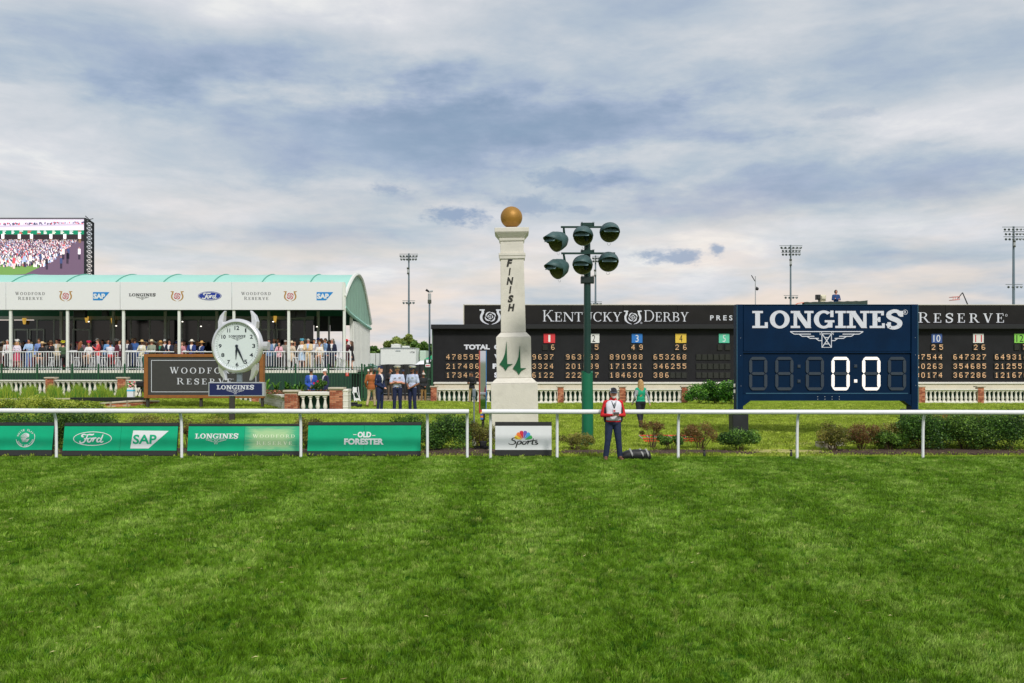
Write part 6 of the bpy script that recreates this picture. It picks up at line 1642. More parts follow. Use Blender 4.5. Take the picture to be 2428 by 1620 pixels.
# path and mesh fence behind the officers
mb = MB(); y0, y1 = 50.5, 74; P_ = [((868-CX)/FPX*y0, y0), ((1022-CX)/FPX*y0+.2, y0), ((1030-CX)/FPX*y1+.5, y1), ((884-CX)/FPX*y1-.3, y1)]
n = 10; vs = []
for i in range(n+1):
    f = i/n; xa = P_[0][0]+(P_[3][0]-P_[0][0])*f; xb = P_[1][0]+(P_[2][0]-P_[1][0])*f; y = y0+(y1-y0)*f
    for j in range(7): vs.append((xa+(xb-xa)*j/6, y+(.25*math.sin(j*1.9) if i == 0 else 0), gz(xa+(xb-xa)*j/6, y)+.02))
mb.add(vs, [(i*7+j, i*7+j+1, (i+1)*7+j+1, (i+1)*7+j) for i in range(n) for j in range(6)])
tag(mb.build('path', mat('brown sandy path', rgb(150, 130, 108), .9, var=.15, scale=.8, bump=.3)), kind='structure')
def black_mesh():
    m = mat('black privacy mesh', rgb(44, 46, 46), .9, var=.25, scale=6, bump=.5, bscale=25); return m
s = thing('screened_fence', 'temporary fence covered with sagging black mesh behind the officers', 'fence', ((903-CX)/FPX*64, 64, 0))
xa, xb = 0, (1022-903)*SC(64); vs = []; nx = 30; nz = 6
for j in range(nz+1):
    for i in range(nx+1):
        f = i/nx; z = .1+(tz(865-1.2*abs(math.sin(f*9)), 64)-.1)*j/nz; vs.append((xa+(xb-xa)*f, .05*math.sin(i*1.3+j*.8)+.03*math.sin(i*3.1), z))
mb = MB(); mb.add(vs, [(j*(nx+1)+i, j*(nx+1)+i+1, (j+1)*(nx+1)+i+1, (j+1)*(nx+1)+i) for j in range(nz) for i in range(nx)]); mb.build('mesh_cloth', black_mesh(), s)
for z in (tz(899, 64), .25): mb = MB(); mb.tube([(0, -.08, z), (xb, -.08, z)], .015, 6); mb.build('frame_rail', GREY, s)
for f in (0, .27, .55, .8, 1): mb = MB(); mb.tube([(f*xb, -.07, -.05), (f*xb, -.07, tz(864, 64))], .012, 6); mb.build('post', mat('dark fence post', rgb(70, 74, 74), .6), s)

# ================================================================ TRAILER, SMALL TENTS
D = 88.0; q = SC(D); s = thing('office_trailer', 'white site office trailer with a rooftop air conditioner behind the officers', 'trailer', ((944-CX)*q, D, 0))
zt = tz(827, D); mb = MB(); mb.box(-42*q, 42*q, 0, 3.2, .5, zt, ch=.05); mb.build('body', mat('white trailer panels', rgb(226, 228, 226), .5, var=.03), s)
mb = MB(); mb.box(-42.5*q, 42.5*q, -.06, 3.25, zt+.0, zt+.07, ch=.02); mb.build('roof_edge', ALU, s)
for a, b, h in ((-18, 3, 9), (-12, -2, 10), (8, 24, 5)): mb = MB(); mb.box(a*q, b*q, .4+(.3 if a == -12 else 0), 1.6, zt+.075, zt+.07+h*q, ch=.05); mb.build('air_conditioner', mat('off white unit', rgb(206, 208, 200), .6), s)
mb = MB(); put_text(mb, 'UT38', 28*q, 39*q, zt-10.5*q, zt-6.5*q, -.006, 0, .02); mb.build('lettering', INK, s)
mb = MB(); mb.box(-6*q, 6*q, -.03, -.001, zt-6*q, zt-4.4*q); mb.build('vent', GREY, s)
mb = MB(); mb.box(44.5*q, 60*q, 2.5, 7, .4, zt-4*q, ch=.05); mb.build('rear_box', mat('pale green box', rgb(186, 206, 190), .6), s)
for x in (-30, 30): mb = MB(); mb.tube([(x*q, .3, .4), (x*q, .6, .4)], .4, 14); mb.build('wheel', BLACKP, s)
D = 80.0; q = SC(D); s = thing('canopy_tent', 'white canopy with a green peaked top behind the gate', 'tent', ((1010-CX)*q, D, 0))
mb = MB(); vs = [(-26*q, 0, tz(865, D)), (26*q, 0, tz(865, D)), (26*q, 3, tz(865, D)), (-26*q, 3, tz(865, D)), (-16*q, .6, tz(856, D)), (20*q, .6, tz(852, D)), (16*q, 2.4, tz(852, D)), (-14*q, 2.4, tz(856, D))]
mb.add(vs, [(0, 1, 5, 4), (1, 2, 6, 5), (2, 3, 7, 6), (3, 0, 4, 7), (4, 5, 6, 7)]); mb.box(-26*q, 26*q, -.02, 3.02, tz(868, D), tz(865, D)-.002); mb.build('canopy', WHITE, s)
mb = MB(); c = (26*q, 3.2, tz(832, D)); mb.add([(-8*q, 1.6, tz(852, D)), (42*q, 1.6, tz(852, D)), (42*q, 5, tz(852, D)), (-8*q, 5, tz(852, D)), c], [(0, 1, 4), (1, 2, 4), (2, 3, 4), (3, 0, 4)]); mb.build('peak', mat('green canvas', rgb(0, 156, 104), .6), s)
for x in (-25, 25): mb = MB(); mb.tube([(x*q, .05, 0), (x*q, .05, tz(868, D))], .04, 6); mb.build('leg', WHITE, s)
D = 92.0; q = SC(D); s = thing('container', 'pale container partly behind the tent end wall', 'container', ((888-CX)*q, D, 0))
for a, b in ((-11, 2), (3, 11)): mb = MB(); mb.box(a*q, b*q, 0, 3, 0, tz(838, D), ch=.03); mb.build('panel', mat('pale grey panel', rgb(206, 210, 206), .6), s)
D = 69; s = thing('green_awning', 'low green fabric awning sloping down behind the tent corner', 'awning', (tx(872, D), D, 0))
mb = MB(); mb.add([(-.6, 0, tz(856, D)), (1.3, 0, tz(880, D)), (1.3, 2, tz(880, D)), (-.6, 2, tz(856, D))], [(0, 1, 2, 3)]); mb.add([(-.6, -.01, .5), (1.2, -.01, .5), (1.2, -.01, tz(880, D)), (-.6, -.01, tz(856, D))], [(0, 1, 2, 3)], 1); mb.build('fabric', [KGREEN, mat('dark green cloth', rgb(30, 78, 62), .7)], s)
for x in (-.55, 1.15): mb = MB(); mb.tube([(x, 0, 0), (x, 0, tz(858 if x < 0 else 878, D))], .03, 6); mb.build('pole', FGREEN, s)

# ================================================================ BIG SCREEN
D = 84.0; q = SC(D); zb_ = 0.0; xs0, xs1 = (-90-CX)*q, (200-CX)*q
sc_ = thing('video_screen', 'huge outdoor video screen on a black truss showing a crowd', 'screen', (xs1, D, 0))
W_ = xs1-xs0; z0, z1 = tz(660, D), tz(519, D)
mb = MB(); mb.box(-W_, 0, .05, .5, z0, z1); mb.build('cabinet', BLACKM, sc_)
mb = MB(); mb.box(-W_, .02, -.04, .5, z1, z1+2.2*q); mb.build('top_bar', BLACKM, sc_)
def em(r, g, b, k=.95): return mat('screen %d %d %d' % (r, g, b), rgb(r, g, b), .6, emit=k*.85)
SCM = [em(206, 194, 212), em(0, 118, 84), em(40, 30, 36), em(96, 76, 96), em(100, 136, 70), em(236, 228, 236), em(214, 74, 88), em(60, 70, 110), em(240, 190, 190), em(36, 32, 48), em(150, 170, 210), em(150, 110, 110), em(84, 66, 86), em(238, 232, 220), em(180, 168, 186), em(120, 92, 70)]
def sx(px): return (px-200)*q
def szz(py): return tz(py, D)
mb = MB(); ys = [.04, .03, .02, .01, .0]
def pane(x0, x1, ya, yb, k, lv): mb.quad((sx(x0), lv, szz(yb)), (sx(x1), lv, szz(yb)), (sx(x1), lv, szz(ya)), (sx(x0), lv, szz(ya)), k)
pane(-90, 200, 519, 546, 0, .04)
mb.add([(sx(-90), .036, szz(537)), (sx(200), .036, szz(530)), (sx(200), .036, szz(534)), (sx(-90), .036, szz(541))][::1], [(0, 1, 2, 3)], 14)
pane(-90, 200, 546, 556, 1, .035); pane(-90, 200, 556, 572, 2, .035); pane(-90, 200, 572, 660, 3, .04)
mb.add([(sx(-90), .034, szz(660)), (sx(60), .034, szz(650)), (sx(118), .034, szz(622)), (sx(-90), .034, szz(590))], [(0, 1, 2, 3)], 4)
mb.build('screen_backdrop', SCM, sc_)
mb = MB()
for xc, w in ((-40, 24), (-8, 22), (30, 24), (60, 22), (97, 40), (138, 24), (172, 26)):
    xa_, xb_ = xc+w/2+0, xc+w/2+7
    pane(xa_, xb_, 555, 566, 5, .032); pane(xa_+1, xb_, 566, 576, 15, .031)
    mb.add([(sx(xc+w/2*math.cos(R(a))), .033, szz(562-6*math.sin(R(a)))) for a in range(0, 181, 20)], [tuple(range(10))], 2)
mb.build('screen_arches', SCM, sc_)
mb = MB(); rr = random.Random(21)
for i in range(14):
    x = -70+i*19.5+rr.uniform(-2, 2)
    for r_ in range(3): pane(x, x+rr.uniform(5, 9), 547.2+r_*3, 548.8+r_*3, rr.choice((5, 5, 13, 6)), .03)
mb.build('screen_caption_marks', SCM, sc_)['kind'] = 'stuff'
mb = MB()
for i in range(2600):
    u = rr.random(); yb = 568+60*u**1.4; xmax = 190-78*((yb-566)/60)
    x = rr.uniform(-90, xmax); s_ = .9+1.9*(yb-566)/60
    pane(x-s_*.5, x+s_*.5, yb, yb+s_*2.1, rr.choice((5, 13, 14, 6, 7, 8, 9, 9, 10, 11, 0, 12)), .028-.000006*i)
    pane(x-s_*.28, x+s_*.28, yb-s_*.7, yb, rr.choice((11, 15, 13, 5)), .0279-.000006*i)
for x, y, k in ((33, 612, 6), (58, 608, 10), (72, 606, 13), (111, 614, 9), (145, 612, 7), (160, 600, 9), (188, 590, 5), (162, 589, 7), (96, 602, 7), (150, 590, 13)):
    pane(x-3, x+3, y, y+13, k, .012); pane(x-2.4, x-.3, y+13, y+25, 9 if k != 6 else 8, .012); pane(x+.3, x+2.4, y+13, y+25, 9 if k != 6 else 8, .012); pane(x-1.6, x+1.6, y-4, y, 11, .012)
for i in range(170): x = rr.uniform(-90, 198); y = 531-(x+90)*.018+rr.uniform(-1, 3); pane(x, x+2.2, y, y+3, rr.choice((6, 7, 9, 14, 12)), .027-.00003*i)
mb.build('screen_crowd', SCM, sc_)['kind'] = 'stuff'
TR = mat('black truss tube', rgb(22, 27, 34), .5)
for x, y in ((1, 0), (1, 1.6)):
    mb = MB(); mb.box(sx(200)+x*q-.06, sx(200)+x*q+.06+.04, y, y+.1, 0, z1+(2*q if y < 1 else -3*q)); mb.build('truss_chord', TR, sc_)
zc = z0-1
i = 0
while zc < z1-2*q:
    h_ = 11*q; mb = MB(); a = (1.5*q, .05, zc); b = 0
    mb.tube([a, (1.5*q, 1.65, zc+h_)], .035, 5); mb.tube([(1.5*q, 1.7, zc), (1.5*q, .1, zc+h_)], .035, 5); mb.build('truss_brace', TR, sc_)
    mb = MB(); mb.tube([(1.5*q, .08, zc), (1.5*q, 1.68, zc)], .05, 5); mb.build('truss_rung', TR, sc_)
    zc += h_
mb = MB(); mb.tube([(1.5*q, .05, z1+1.2*q), (1.5*q, 1.65, z1-3.2*q)], .06, 5); mb.build('truss_rung', TR, sc_)

# ================================================================ FAR MASTS
LH = mat('mast lamp grey', rgb(112, 120, 122), .5); LB = mat('mast lamp back', rgb(168, 172, 172), .5)
def lamp_mesh():
    mb = MB(); mb.lathe([(.05, -.55), (.25, -.5), (.42, -.1), (.46, .25)], 10, 0); mb.lathe([(.46, .25), (.001, .0)], 10, 1); return mb.mesh('lamp', [LB, LH], True)
LM = lamp_mesh()
def mast(px, ytop, D, label, rows, low=None, wpx=4.5):
    q = SC(D); x = (px-CX)*q; s = thing('floodlight_mast', label, 'floodlight mast', (x, D, 0), 'tall floodlight masts on the far side')
    H_ = tz(ytop, D); mb = MB(); mb.tube([(0, 0, 0), (0, 0, H_*.6), (0, 0, H_)], [wpx*q*.56, wpx*q*.5, wpx*q*.38], 10); mb.build('pole', mat('mast steel', rgb(112, 128, 138), .5, metal=.2), s, smooth=True)
    for (dy, hw, n) in rows:
        z = H_-dy*q; mb = MB(); mb.box(-hw*q, hw*q, -.3, -.18, z-.06, z+.06); mb.build('crossarm', LH, s)
        for i in range(n):
            if n > 4 or True:
                f = (i+.5)/n*2-1
                o = link('lamp', LM, s, (f*hw*q, -.6, z-.55)); a = Vector((f*1.3, -.9, -.55)).normalized(); o.rotation_mode = 'QUATERNION'; o.rotation_quaternion = a.to_track_quat('Z', 'Y'); k = 2.9*q/.46*(D/250)**0; o.scale = (k, k, k)
    mb = MB(); mb.box(-4.2*q, 1.2*q, -.8, -.3, H_-38*q, H_-34*q, ch=.1); mb.box(-3.4*q, 1.6*q, -.7, -.3, H_-47*q, H_-38.4*q, 1, ch=.1); mb.box(-3.8*q, .8*q, -.9, -.3, H_-50*q, H_-47.4*q, ch=.1); mb.build('equipment_box', [mat('olive box', rgb(70, 74, 60), .6), LB], s)
R2 = [(2, 22, 6), (9.5, 20, 6), (112.5, 15, 4)]
mast(969.5, 601, 250, 'tall floodlight mast standing left of the tote board, above the trailer', R2)
mast(1874.5, 581, 250, 'tall floodlight mast rising above the timer board', [(2, 27, 6), (9.5, 23, 6), (18, 23, 6), (120, 17, 4)])
mast(2403, 537, 210, 'tallest floodlight mast near the right edge of the photo', [(2, 28, 6), (13, 25, 6), (25, 25, 6), (138, 20, 4)], wpx=6)
mast(1412, 606, 250, 'floodlight mast mostly hidden behind the green light pole', [(2, 8, 3), (9, 7, 3), (110, 15, 4)])
# camera poles
D = 66; q = SC(D); s = thing('camera_pole', 'grey pole with a white and black camera at the left end of the tote board', 'camera pole', ((1018.5-CX)*q, D, 0))
mb = MB(); mb.tube([(0, 0, 0), (0, 0, tz(720, D))], [2.4*q, 2.2*q], 10); mb.build('pole', mat('mast steel', rgb(112, 128, 138), .5, metal=.2), s, smooth=True)
mb = MB(); mb.box(-4.2*q, 4.2*q, -.12, .12, tz(720, D), tz(711, D), ch=.03); mb.build('camera_box', mat('olive box', rgb(70, 74, 60), .6), s)
mb = MB(); mb.tube([(0, 0, tz(711, D)), (0, 0, tz(696, D))], 3.8*q, 10); mb.build('camera_housing', LB, s)
mb = MB(); mb.tube([(-2*q, -.05, tz(692, D)), (6*q, .2, tz(690, D))], 2.5*q, 10); mb.build('camera_body', LB, s)
mb = MB(); mb.tube([(-8*q, -.1, tz(687.5, D)), (-2*q, -.05, tz(691.5, D))], [2.9*q, 2.2*q], 8); mb.build('camera_hood', BLACKP, s)
D = 70; q = SC(D); s = thing('camera_pole', 'thin pale pole with a black dome camera above the tote board', 'camera pole', ((1791-CX)*q, D, 0))
mb = MB(); mb.tube([(0, 0, 0), (0, 0, tz(655, D))], [1.4*q, 1.0*q], 8); mb.build('pole', LB, s)
mb = MB(); mb.ell((4*q, 0, tz(685, D)), (4*q, 4*q, 4*q), 12, 8); mb.build('dome', BLACKP, s, smooth=True)
mb = MB(); mb.tube([(0, 0, tz(680, D)), (4*q, 0, tz(680.5, D))], 1.3*q, 8); mb.build('arm', LB, s)
mb = MB(); mb.tube([(-9.5*q, 0, tz(653, D)), (-1*q, 0, tz(667, D))], [1.1*q, .9*q], 6); mb.build('antenna', BLACKP, s)
# boom lift far behind the board
D = 110; q = SC(D); s = thing('boom_lift', 'black articulated boom lift with a red basket above the tote board', 'boom lift', ((2280-CX)*q, D, 0))
BL = mat('black boom steel', rgb(34, 34, 38), .5)
mb = MB(); mb.tube([(24*q, 0, tz(724, D)-1), (2*q, 0, tz(694, D))], [1.7*q, 1.3*q], 6); mb.build('lower_boom', BL, s)
mb = MB(); mb.tube([(2*q, 0, tz(694, D)), (-9*q, 0, tz(708, D))], 1.1*q, 6); mb.build('upper_boom', BL, s)
mb = MB()
for z in (705, 712):
    mb.tube([(-25*q, -.5, tz(z, D)), (-10*q, -.5, tz(z-1, D)), (-10*q, .5, tz(z-1, D)), (-25*q, .5, tz(z, D)), (-25*q, -.5, tz(z, D))], .7*q, 5)
for x in (-25, -20, -15, -10): mb.tube([(x*q, -.5, tz(712, D)), (x*q, -.5, tz(705, D))], .5*q, 5)
mb.build('basket', mat('red basket', rgb(214, 110, 96), .5), s)
mb = MB(); mb.box(20*q, 60*q, -1, 1, .4, 2.2, ch=.2); mb.build('chassis', mat('lift red', rgb(180, 60, 40), .5), s)
mb = MB(); mb.tube([(40*q, 0, 2), (24*q, 0, tz(724, D)-1)], 2.2*q, 6); mb.build('base_boom', BL, s)
# rooftop camera platform on the tote board
D = 65.2; q = SC(D); s = thing('platform_tarp', 'dark green tarp wrapped guard rail of the camera platform on the tote roof', 'platform', ((1982-CX)*q, D, tz(723.5, D)))
mb = MB(); n = 22; vs = []
for i in range(n+1):
    x = (-75+150*i/n)*q; h = (7+3*i/n+.6*math.sin(i*2.2)+(2 if i == n else 0))*q
    for y, z in ((0, -.2), (-.03*math.sin(i*1.7), h), (.5, h*.98), (.5, -.2)): vs.append((x, y, z))
mb.add(vs, [(i*4+j, i*4+(j+1) % 4, (i+1)*4+(j+1) % 4, (i+1)*4+j) for i in range(n) for j in range(4)]); mb.build('tarp', mat('dark green tarp', rgb(42, 60, 52), .7, bump=.6, bscale=4), s)
mb = MB(); mb.tube([(-98*q, .1, -.02), (-90*q, .1, 4*q), (-76*q, .1, 6*q)], .03, 6); mb.build('orange_rail', mat('orange rail', rgb(214, 110, 70), .6), s)
s = thing('broadcast_camera', 'covered broadcast camera with a black lens hood on the tote roof', 'camera', ((1952-CX)*q, D+.6, tz(720, D)))
mb = MB(); mb.box(-3*q, 12*q, -.25, .25, 8*q, 22*q, ch=.12); mb.box(-2*q, 10*q, -.2, .2, 0, 8*q, ch=.1); mb.build('rain_cover', mat('cream rain cover', rgb(206, 200, 176), .7, bump=.8, bscale=8), s)
mb = MB(); mb.box(-12.5*q, -3*q, -.35, .1, 10*q, 22*q, ch=.06); mb.build('lens_hood', BLACKP, s)
mb = MB(); mb.tube([(-5*q, 0, 0), (-4*q, 0, 10*q)], .05, 6); mb.build('support', LB, s)

# ================================================================ PEOPLE
def V(*a): return Vector(a)
def pose_joints(p, female=False):
    """joints of a 1.75 m figure facing -Y; x to the viewer's right is the figure's left"""
    sw = .165 if female else .19
    J = dict(pel=V(0, 0, .95), wai=V(0, .0, 1.08), che=V(0, 0, 1.29), nec=V(0, .01, 1.47), hed=V(0, -.015, 1.635))
    for s, n in ((-1, 'l'), (1, 'r')):
        J['sh'+n] = V(s*sw, 0, 1.41); J['hi'+n] = V(s*.09, 0, .92)
        J['kn'+n] = V(s*.105, -.015, .50); J['an'+n] = V(s*.115, .02, .09); J['to'+n] = V(s*.14, -.15, .035)
        J['el'+n] = V(s*(sw+.06), .02, 1.12); J['wr'+n] = V(s*(sw+.05), -.05, .88)
    dz = 0
    if p == 'cross':
        for s, n in ((-1, 'l'), (1, 'r')): J['el'+n] = V(s*.25, -.04, 1.13); J['wr'+n] = V(-s*.07, -.20, 1.17+.02*s)
    elif p == 'clasp':
        for s, n in ((-1, 'l'), (1, 'r')): J['el'+n] = V(s*.25, .02, 1.11); J['wr'+n] = V(s*.05, -.20, .97)
    elif p == 'phone':
        for s, n in ((-1, 'l'), (1, 'r')): J['el'+n] = V(s*.275, -.0, 1.10); J['wr'+n] = V(s*.075, -.27, 1.115)
        J['hed'] = V(0, -.05, 1.62)
        for s, n in ((-1, 'l'), (1, 'r')): J['kn'+n] = V(s*.13, -.02, .50); J['an'+n] = V(s*.175, .02, .09); J['to'+n] = V(s*.20, -.15, .035)
    elif p == 'rail':
        for s, n in ((-1, 'l'), (1, 'r')): J['el'+n] = V(s*.24, -.12, 1.14); J['wr'+n] = V(s*.12, -.34, 1.13)
        J['che'] = V(0, -.05, 1.28)
    elif p == 'drink':
        J['elr'] = V(.25, -.10, 1.14); J['wrr'] = V(.10, -.26, 1.30); J['ell'] = V(-.24, .0, 1.12); J['wrl'] = V(-.16, -.22, 1.06)
    elif p == 'call':
        J['elr'] = V(.28, -.08, 1.24); J['wrr'] = V(.11, -.10, 1.52); J['ell'] = V(-.25, .0, 1.12); J['wrl'] = V(-.05, -.2, 1.18)
    elif p == 'point':
        J['ell'] = V(-.30, -.14, 1.33); J['wrl'] = V(-.42, -.32, 1.38)
    elif p == 'walk':
        J['knl'] = V(-.09, -.16, .52); J['anl'] = V(-.10, -.20, .12); J['tol'] = V(-.11, -.36, .07)
        J['knr'] = V(.09, .06, .50); J['anr'] = V(.10, .26, .14); J['tor'] = V(.10, .14, .035)
        J['ell'] = V(-.26, .06, 1.13); J['wrl'] = V(-.30, .10, .92); J['elr'] = V(.25, .06, 1.13); J['wrr'] = V(.26, -.10, .93)
    elif p == 'sit':
        dz = -.13
        for s, n in ((-1, 'l'), (1, 'r')):
            J['kn'+n] = V(s*.13, -.40, .93); J['an'+n] = V(s*.11, -.34, .50); J['to'+n] = V(s*.12, -.49, .43)
            J['el'+n] = V(s*.23, -.10, 1.15); J['wr'+n] = V(s*.09, -.32, 1.10)
    for k in J: J[k] = J[k]+V(0, 0, dz)
    return J
def capsule(mb, a, b, ra, rb, n=12):
    d = b-a; L_ = d.length
    if L_ < 1e-5: mb.ell(tuple(a), (ra, ra, ra), n, 8); return
    u = d/L_; pts = []; rs = []
    for t in (-1, -.8, -.45, 0): pts.append(a+u*ra*t); rs.append(ra*math.sqrt(max(.0004, 1-t*t)))
    for t in (0, .45, .8, 1): pts.append(b+u*rb*t); rs.append(rb*math.sqrt(max(.0004, 1-t*t)))
    mb.tube(pts, rs, n)
PEOPLE_MESH = {}
def person_mesh(pose, female=False, kind='shirt', vox=.03, hands=False, wide=1.0):
    """kind: shirt, short, jacket, dress. One continuous surface; faces sorted into clothing regions."""
    key = (pose, female, kind, vox, hands, wide)
    if key in PEOPLE_MESH: return PEOPLE_MESH[key]
    J = pose_joints(pose, female); mb = MB(); o0 = J['pel'].z-.95
    f = .9 if female else 1.0; f *= wide
    jk = 1.10 if kind == 'jacket' else 1.0
    mb.ell((0, .0, .94+o0), (.165*f*jk, .115*f*jk, .13), 18, 12)
    mb.ell((0, .0, 1.08+o0), (.145*f*jk*(.92 if female else 1), .10*f*jk, .16), 18, 12)
    c = J['che']; mb.ell((c.x, c.y, c.z), (.178*f*jk, .115*f*jk, .20), 18, 12)
    capsule(mb, J['shl']+V(.04, 0, 0), J['shr']-V(.04, 0, 0), .066*jk, .066*jk)
    if kind == 'jacket' and pose != 'sit': mb.ell((0, .0, .88+o0), (.185*f, .135*f, .17), 18, 12)
    if female: mb.ell((-.07, -.09+c.y, c.z+.01), (.06, .05, .06)); mb.ell((.07, -.09+c.y, c.z+.01), (.06, .05, .06))
    capsule(mb, J['nec']-V(0, 0, .06), J['nec'].lerp(J['hed'], .55), .056*(.85 if female else 1), .05*(.85 if female else 1))
    h = J['hed']
    mb.ell((h.x, h.y+.005, h.z+.02), (.075, .093, .098), 18, 14); mb.ell((h.x, h.y-.035, h.z-.055), (.052, .058, .058), 14, 10)
    mb.ell((h.x, h.y-.098, h.z-.012), (.013, .020, .024), 8, 6); mb.ell((h.x, h.y-.083, h.z+.022), (.045, .015, .012), 8, 6)
    mb.ell((h.x, h.y-.082, h.z-.082), (.026, .016, .016), 8, 6); mb.ell((h.x, h.y-.088, h.z-.050), (.024, .012, .009), 8, 6)
    for s in (-1, 1): mb.ell((h.x+s*.076, h.y+.01, h.z-.005), (.012, .022, .032), 8, 6)
    tr = 1.0 if kind != 'dress' else .82
    for s, n in ((-1, 'l'), (1, 'r')):
        lk = 1.0*wide
        capsule(mb, J['hi'+n], J['kn'+n], .092*f*tr, .066*tr*lk); capsule(mb, J['kn'+n], J['an'+n]+V(0, 0, .02), .064*tr*lk, .046*tr*lk if female else .058*lk)
        capsule(mb, J['an'+n]+V(0, .02, -.035), J['to'+n], .046, .040)
        ak = (1.12 if kind == 'jacket' else 1.0)*(.84 if female else 1)
        capsule(mb, J['sh'+n], J['el'+n], .058*ak, .046*ak)
        short = kind == 'short'
        if short: capsule(mb, J['sh'+n], J['sh'+n].lerp(J['el'+n], .72), .064, .066)
        capsule(mb, J['el'+n], J['wr'+n], (.040 if short else .047*ak), (.029 if short else .036*ak))
        w = J['wr'+n]; d = (w-J['el'+n]).normalized()
        if not hands: mb.ell(tuple(w+d*.07), (.034, .034, .05)); capsule(mb, w, w+d*.10, .026, .022)
        else:
            side = d.cross(V(0, -1, 0)).normalized() if abs(d.y) < .9 else V(1, 0, 0)
            side = V(0, 0, 1).cross(d).normalized(); nrm = d.cross(side)
            capsule(mb, w, w+d*.05, .026, .030); capsule(mb, w+d*.05-side*.018, w+d*.085-side*.022, .020, .016); capsule(mb, w+d*.05+side*.018, w+d*.085+side*.022, .020, .016)
            for k, (o, ln) in enumerate(((-.033, .055), (-.011, .068), (.011, .064), (.033, .050))):
                b0 = w+d*.085+side*o; b1 = b0+d*ln*.5-nrm*.004; b2 = b1+d*ln*.3+V(0, 0, .022)
                capsule(mb, b0, b1, .0105, .0095, 8); capsule(mb, b1, b2, .0095, .008, 8)
            th = -s; b0 = w+d*.03+side*.032*th; b1 = b0+d*.03+side*.022*th+V(0, 0, .012); capsule(mb, b0, b1, .013, .011, 8); capsule(mb, b1, b1+d*.03+V(0, 0, .012), .011, .009, 8)
    if kind == 'dress':
        zt, zb = (1.02+o0, .52 if pose != 'sit' else .70)
        if pose == 'sit': mb.tube([(0, 0, .92+o0), (0, -.20, .84+o0+.04), (0, -.38, .84)], [.16, .19, .17], 16)
        else: mb.tube([(0, 0, zt), (0, 0, .86), (0, 0, zb)], [.13, .19, .235], 18, flat=.8)
    me = bpy.data.meshes.new('t'); me.from_pydata(mb.v, [], mb.f); me.update()
    ob = bpy.data.objects.new('t', me); COL.objects.link(ob)
    m1 = ob.modifiers.new('r', 'REMESH'); m1.mode = 'VOXEL'; m1.voxel_size = vox; m1.use_smooth_shade = True
    m2 = ob.modifiers.new('s', 'SMOOTH'); m2.iterations = 3 if vox > .02 else 4; m2.factor = .5
    dg = bpy.context.evaluated_depsgraph_get(); out = bpy.data.meshes.new_from_object(ob.evaluated_get(dg))
    bpy.data.objects.remove(ob); bpy.data.meshes.remove(me); out.name = 'body'
    out.materials.clear()
    for i in range(6): out.materials.append(None)
    nf = len(out.polygons); ctr = np.zeros(nf*3); out.polygons.foreach_get('center', ctr); ctr = ctr.reshape(-1, 3)
    def dist(a, b, r):
        a = np.array(a); b = np.array(b); ab = b-a; t = np.clip(((ctr-a)@ab)/max(1e-9, ab@ab), 0, 1); return np.linalg.norm(ctr-(a+t[:, None]*ab), axis=1)-r
    # 0 skin 1 top 2 sleeve 3 lower 4 shoe 5 shirt front
    D_ = []; Rg = []
    def add(r, *a): D_.append(dist(*a)); Rg.append(r)
    add(1, J['pel'], J['che'], .13); add(1, J['shl'], J['shr'], .07); add(0, J['nec']+V(0, 0, .035), J['hed'], .07)
    for n in 'lr':
        add(3, J['hi'+n], J['kn'+n], .08); add(3, J['kn'+n], J['an'+n], .055); add(4, J['an'+n]+V(0, 0, -.03), J['to'+n], .05)
        if kind == 'short': add(2, J['sh'+n], J['sh'+n].lerp(J['el'+n], .74), .062); add(0, J['sh'+n].lerp(J['el'+n], .8), J['el'+n], .04); add(0, J['el'+n], J['wr'+n], .036)
        else: add(2, J['sh'+n], J['el'+n], .055); add(2, J['el'+n], J['wr'+n], .042)
        w = J['wr'+n]; d = (w-J['el'+n]).normalized(); add(0, w+d*.02, w+d*.13, .03)
    idx = np.argmin(np.array(D_), axis=0); reg = np.array(Rg)[idx]
    hem = {'shirt': .97, 'short': .97, 'jacket': .80, 'dress': .0}[kind]+(o0 if kind != 'dress' else 0)
    z = ctr[:, 2]; x = ctr[:, 0]; y = ctr[:, 1]
    if kind == 'dress':
        reg[(reg == 3) & (z > .55+(.2 if pose == 'sit' else 0))] = 1; reg[(reg == 1) & (z < .4)] = 0; reg[(reg == 3)] = 0
        sk = (reg == 1) & (z < 1.06+o0); reg[sk] = 3
    else:
        if pose != 'sit': reg[(reg == 1) & (z < hem)] = 3; reg[(reg == 3) & (z > hem)] = 1
        else: reg[(reg == 1) & (z < .90)] = 3
    reg[(reg == 1) & (z > 1.475+o0)] = 0
    if kind == 'jacket':
        v = (reg == 1) & (y < -.03) & (z > 1.12+o0) & (np.abs(x-J['che'].x) < .008+(z-1.12-o0)*.19); reg[v] = 5
    out.polygons.foreach_set('material_index', reg.astype(np.int32)); out.update()
    PEOPLE_MESH[key] = out; return out
def cloth(c, rough=.8): return mat('cloth %d %d %d' % c, rgb(*c), rough, var=.14, scale=7, bump=.9, bscale=10)
def skinm(c): return mat('skin %d %d %d' % c, rgb(*c), .5, spec=.35)
FAIR, PINKS, TAN, BROWN_, DARK = (222, 168, 142), (212, 146, 122), (190, 132, 100), (138, 92, 68), (92, 60, 46)
HAIRC = {'brown': (84, 58, 40), 'dark': (36, 28, 26), 'blond': (188, 150, 98), 'grey': (176, 170, 162), 'red': (140, 78, 44)}
_hm = {}
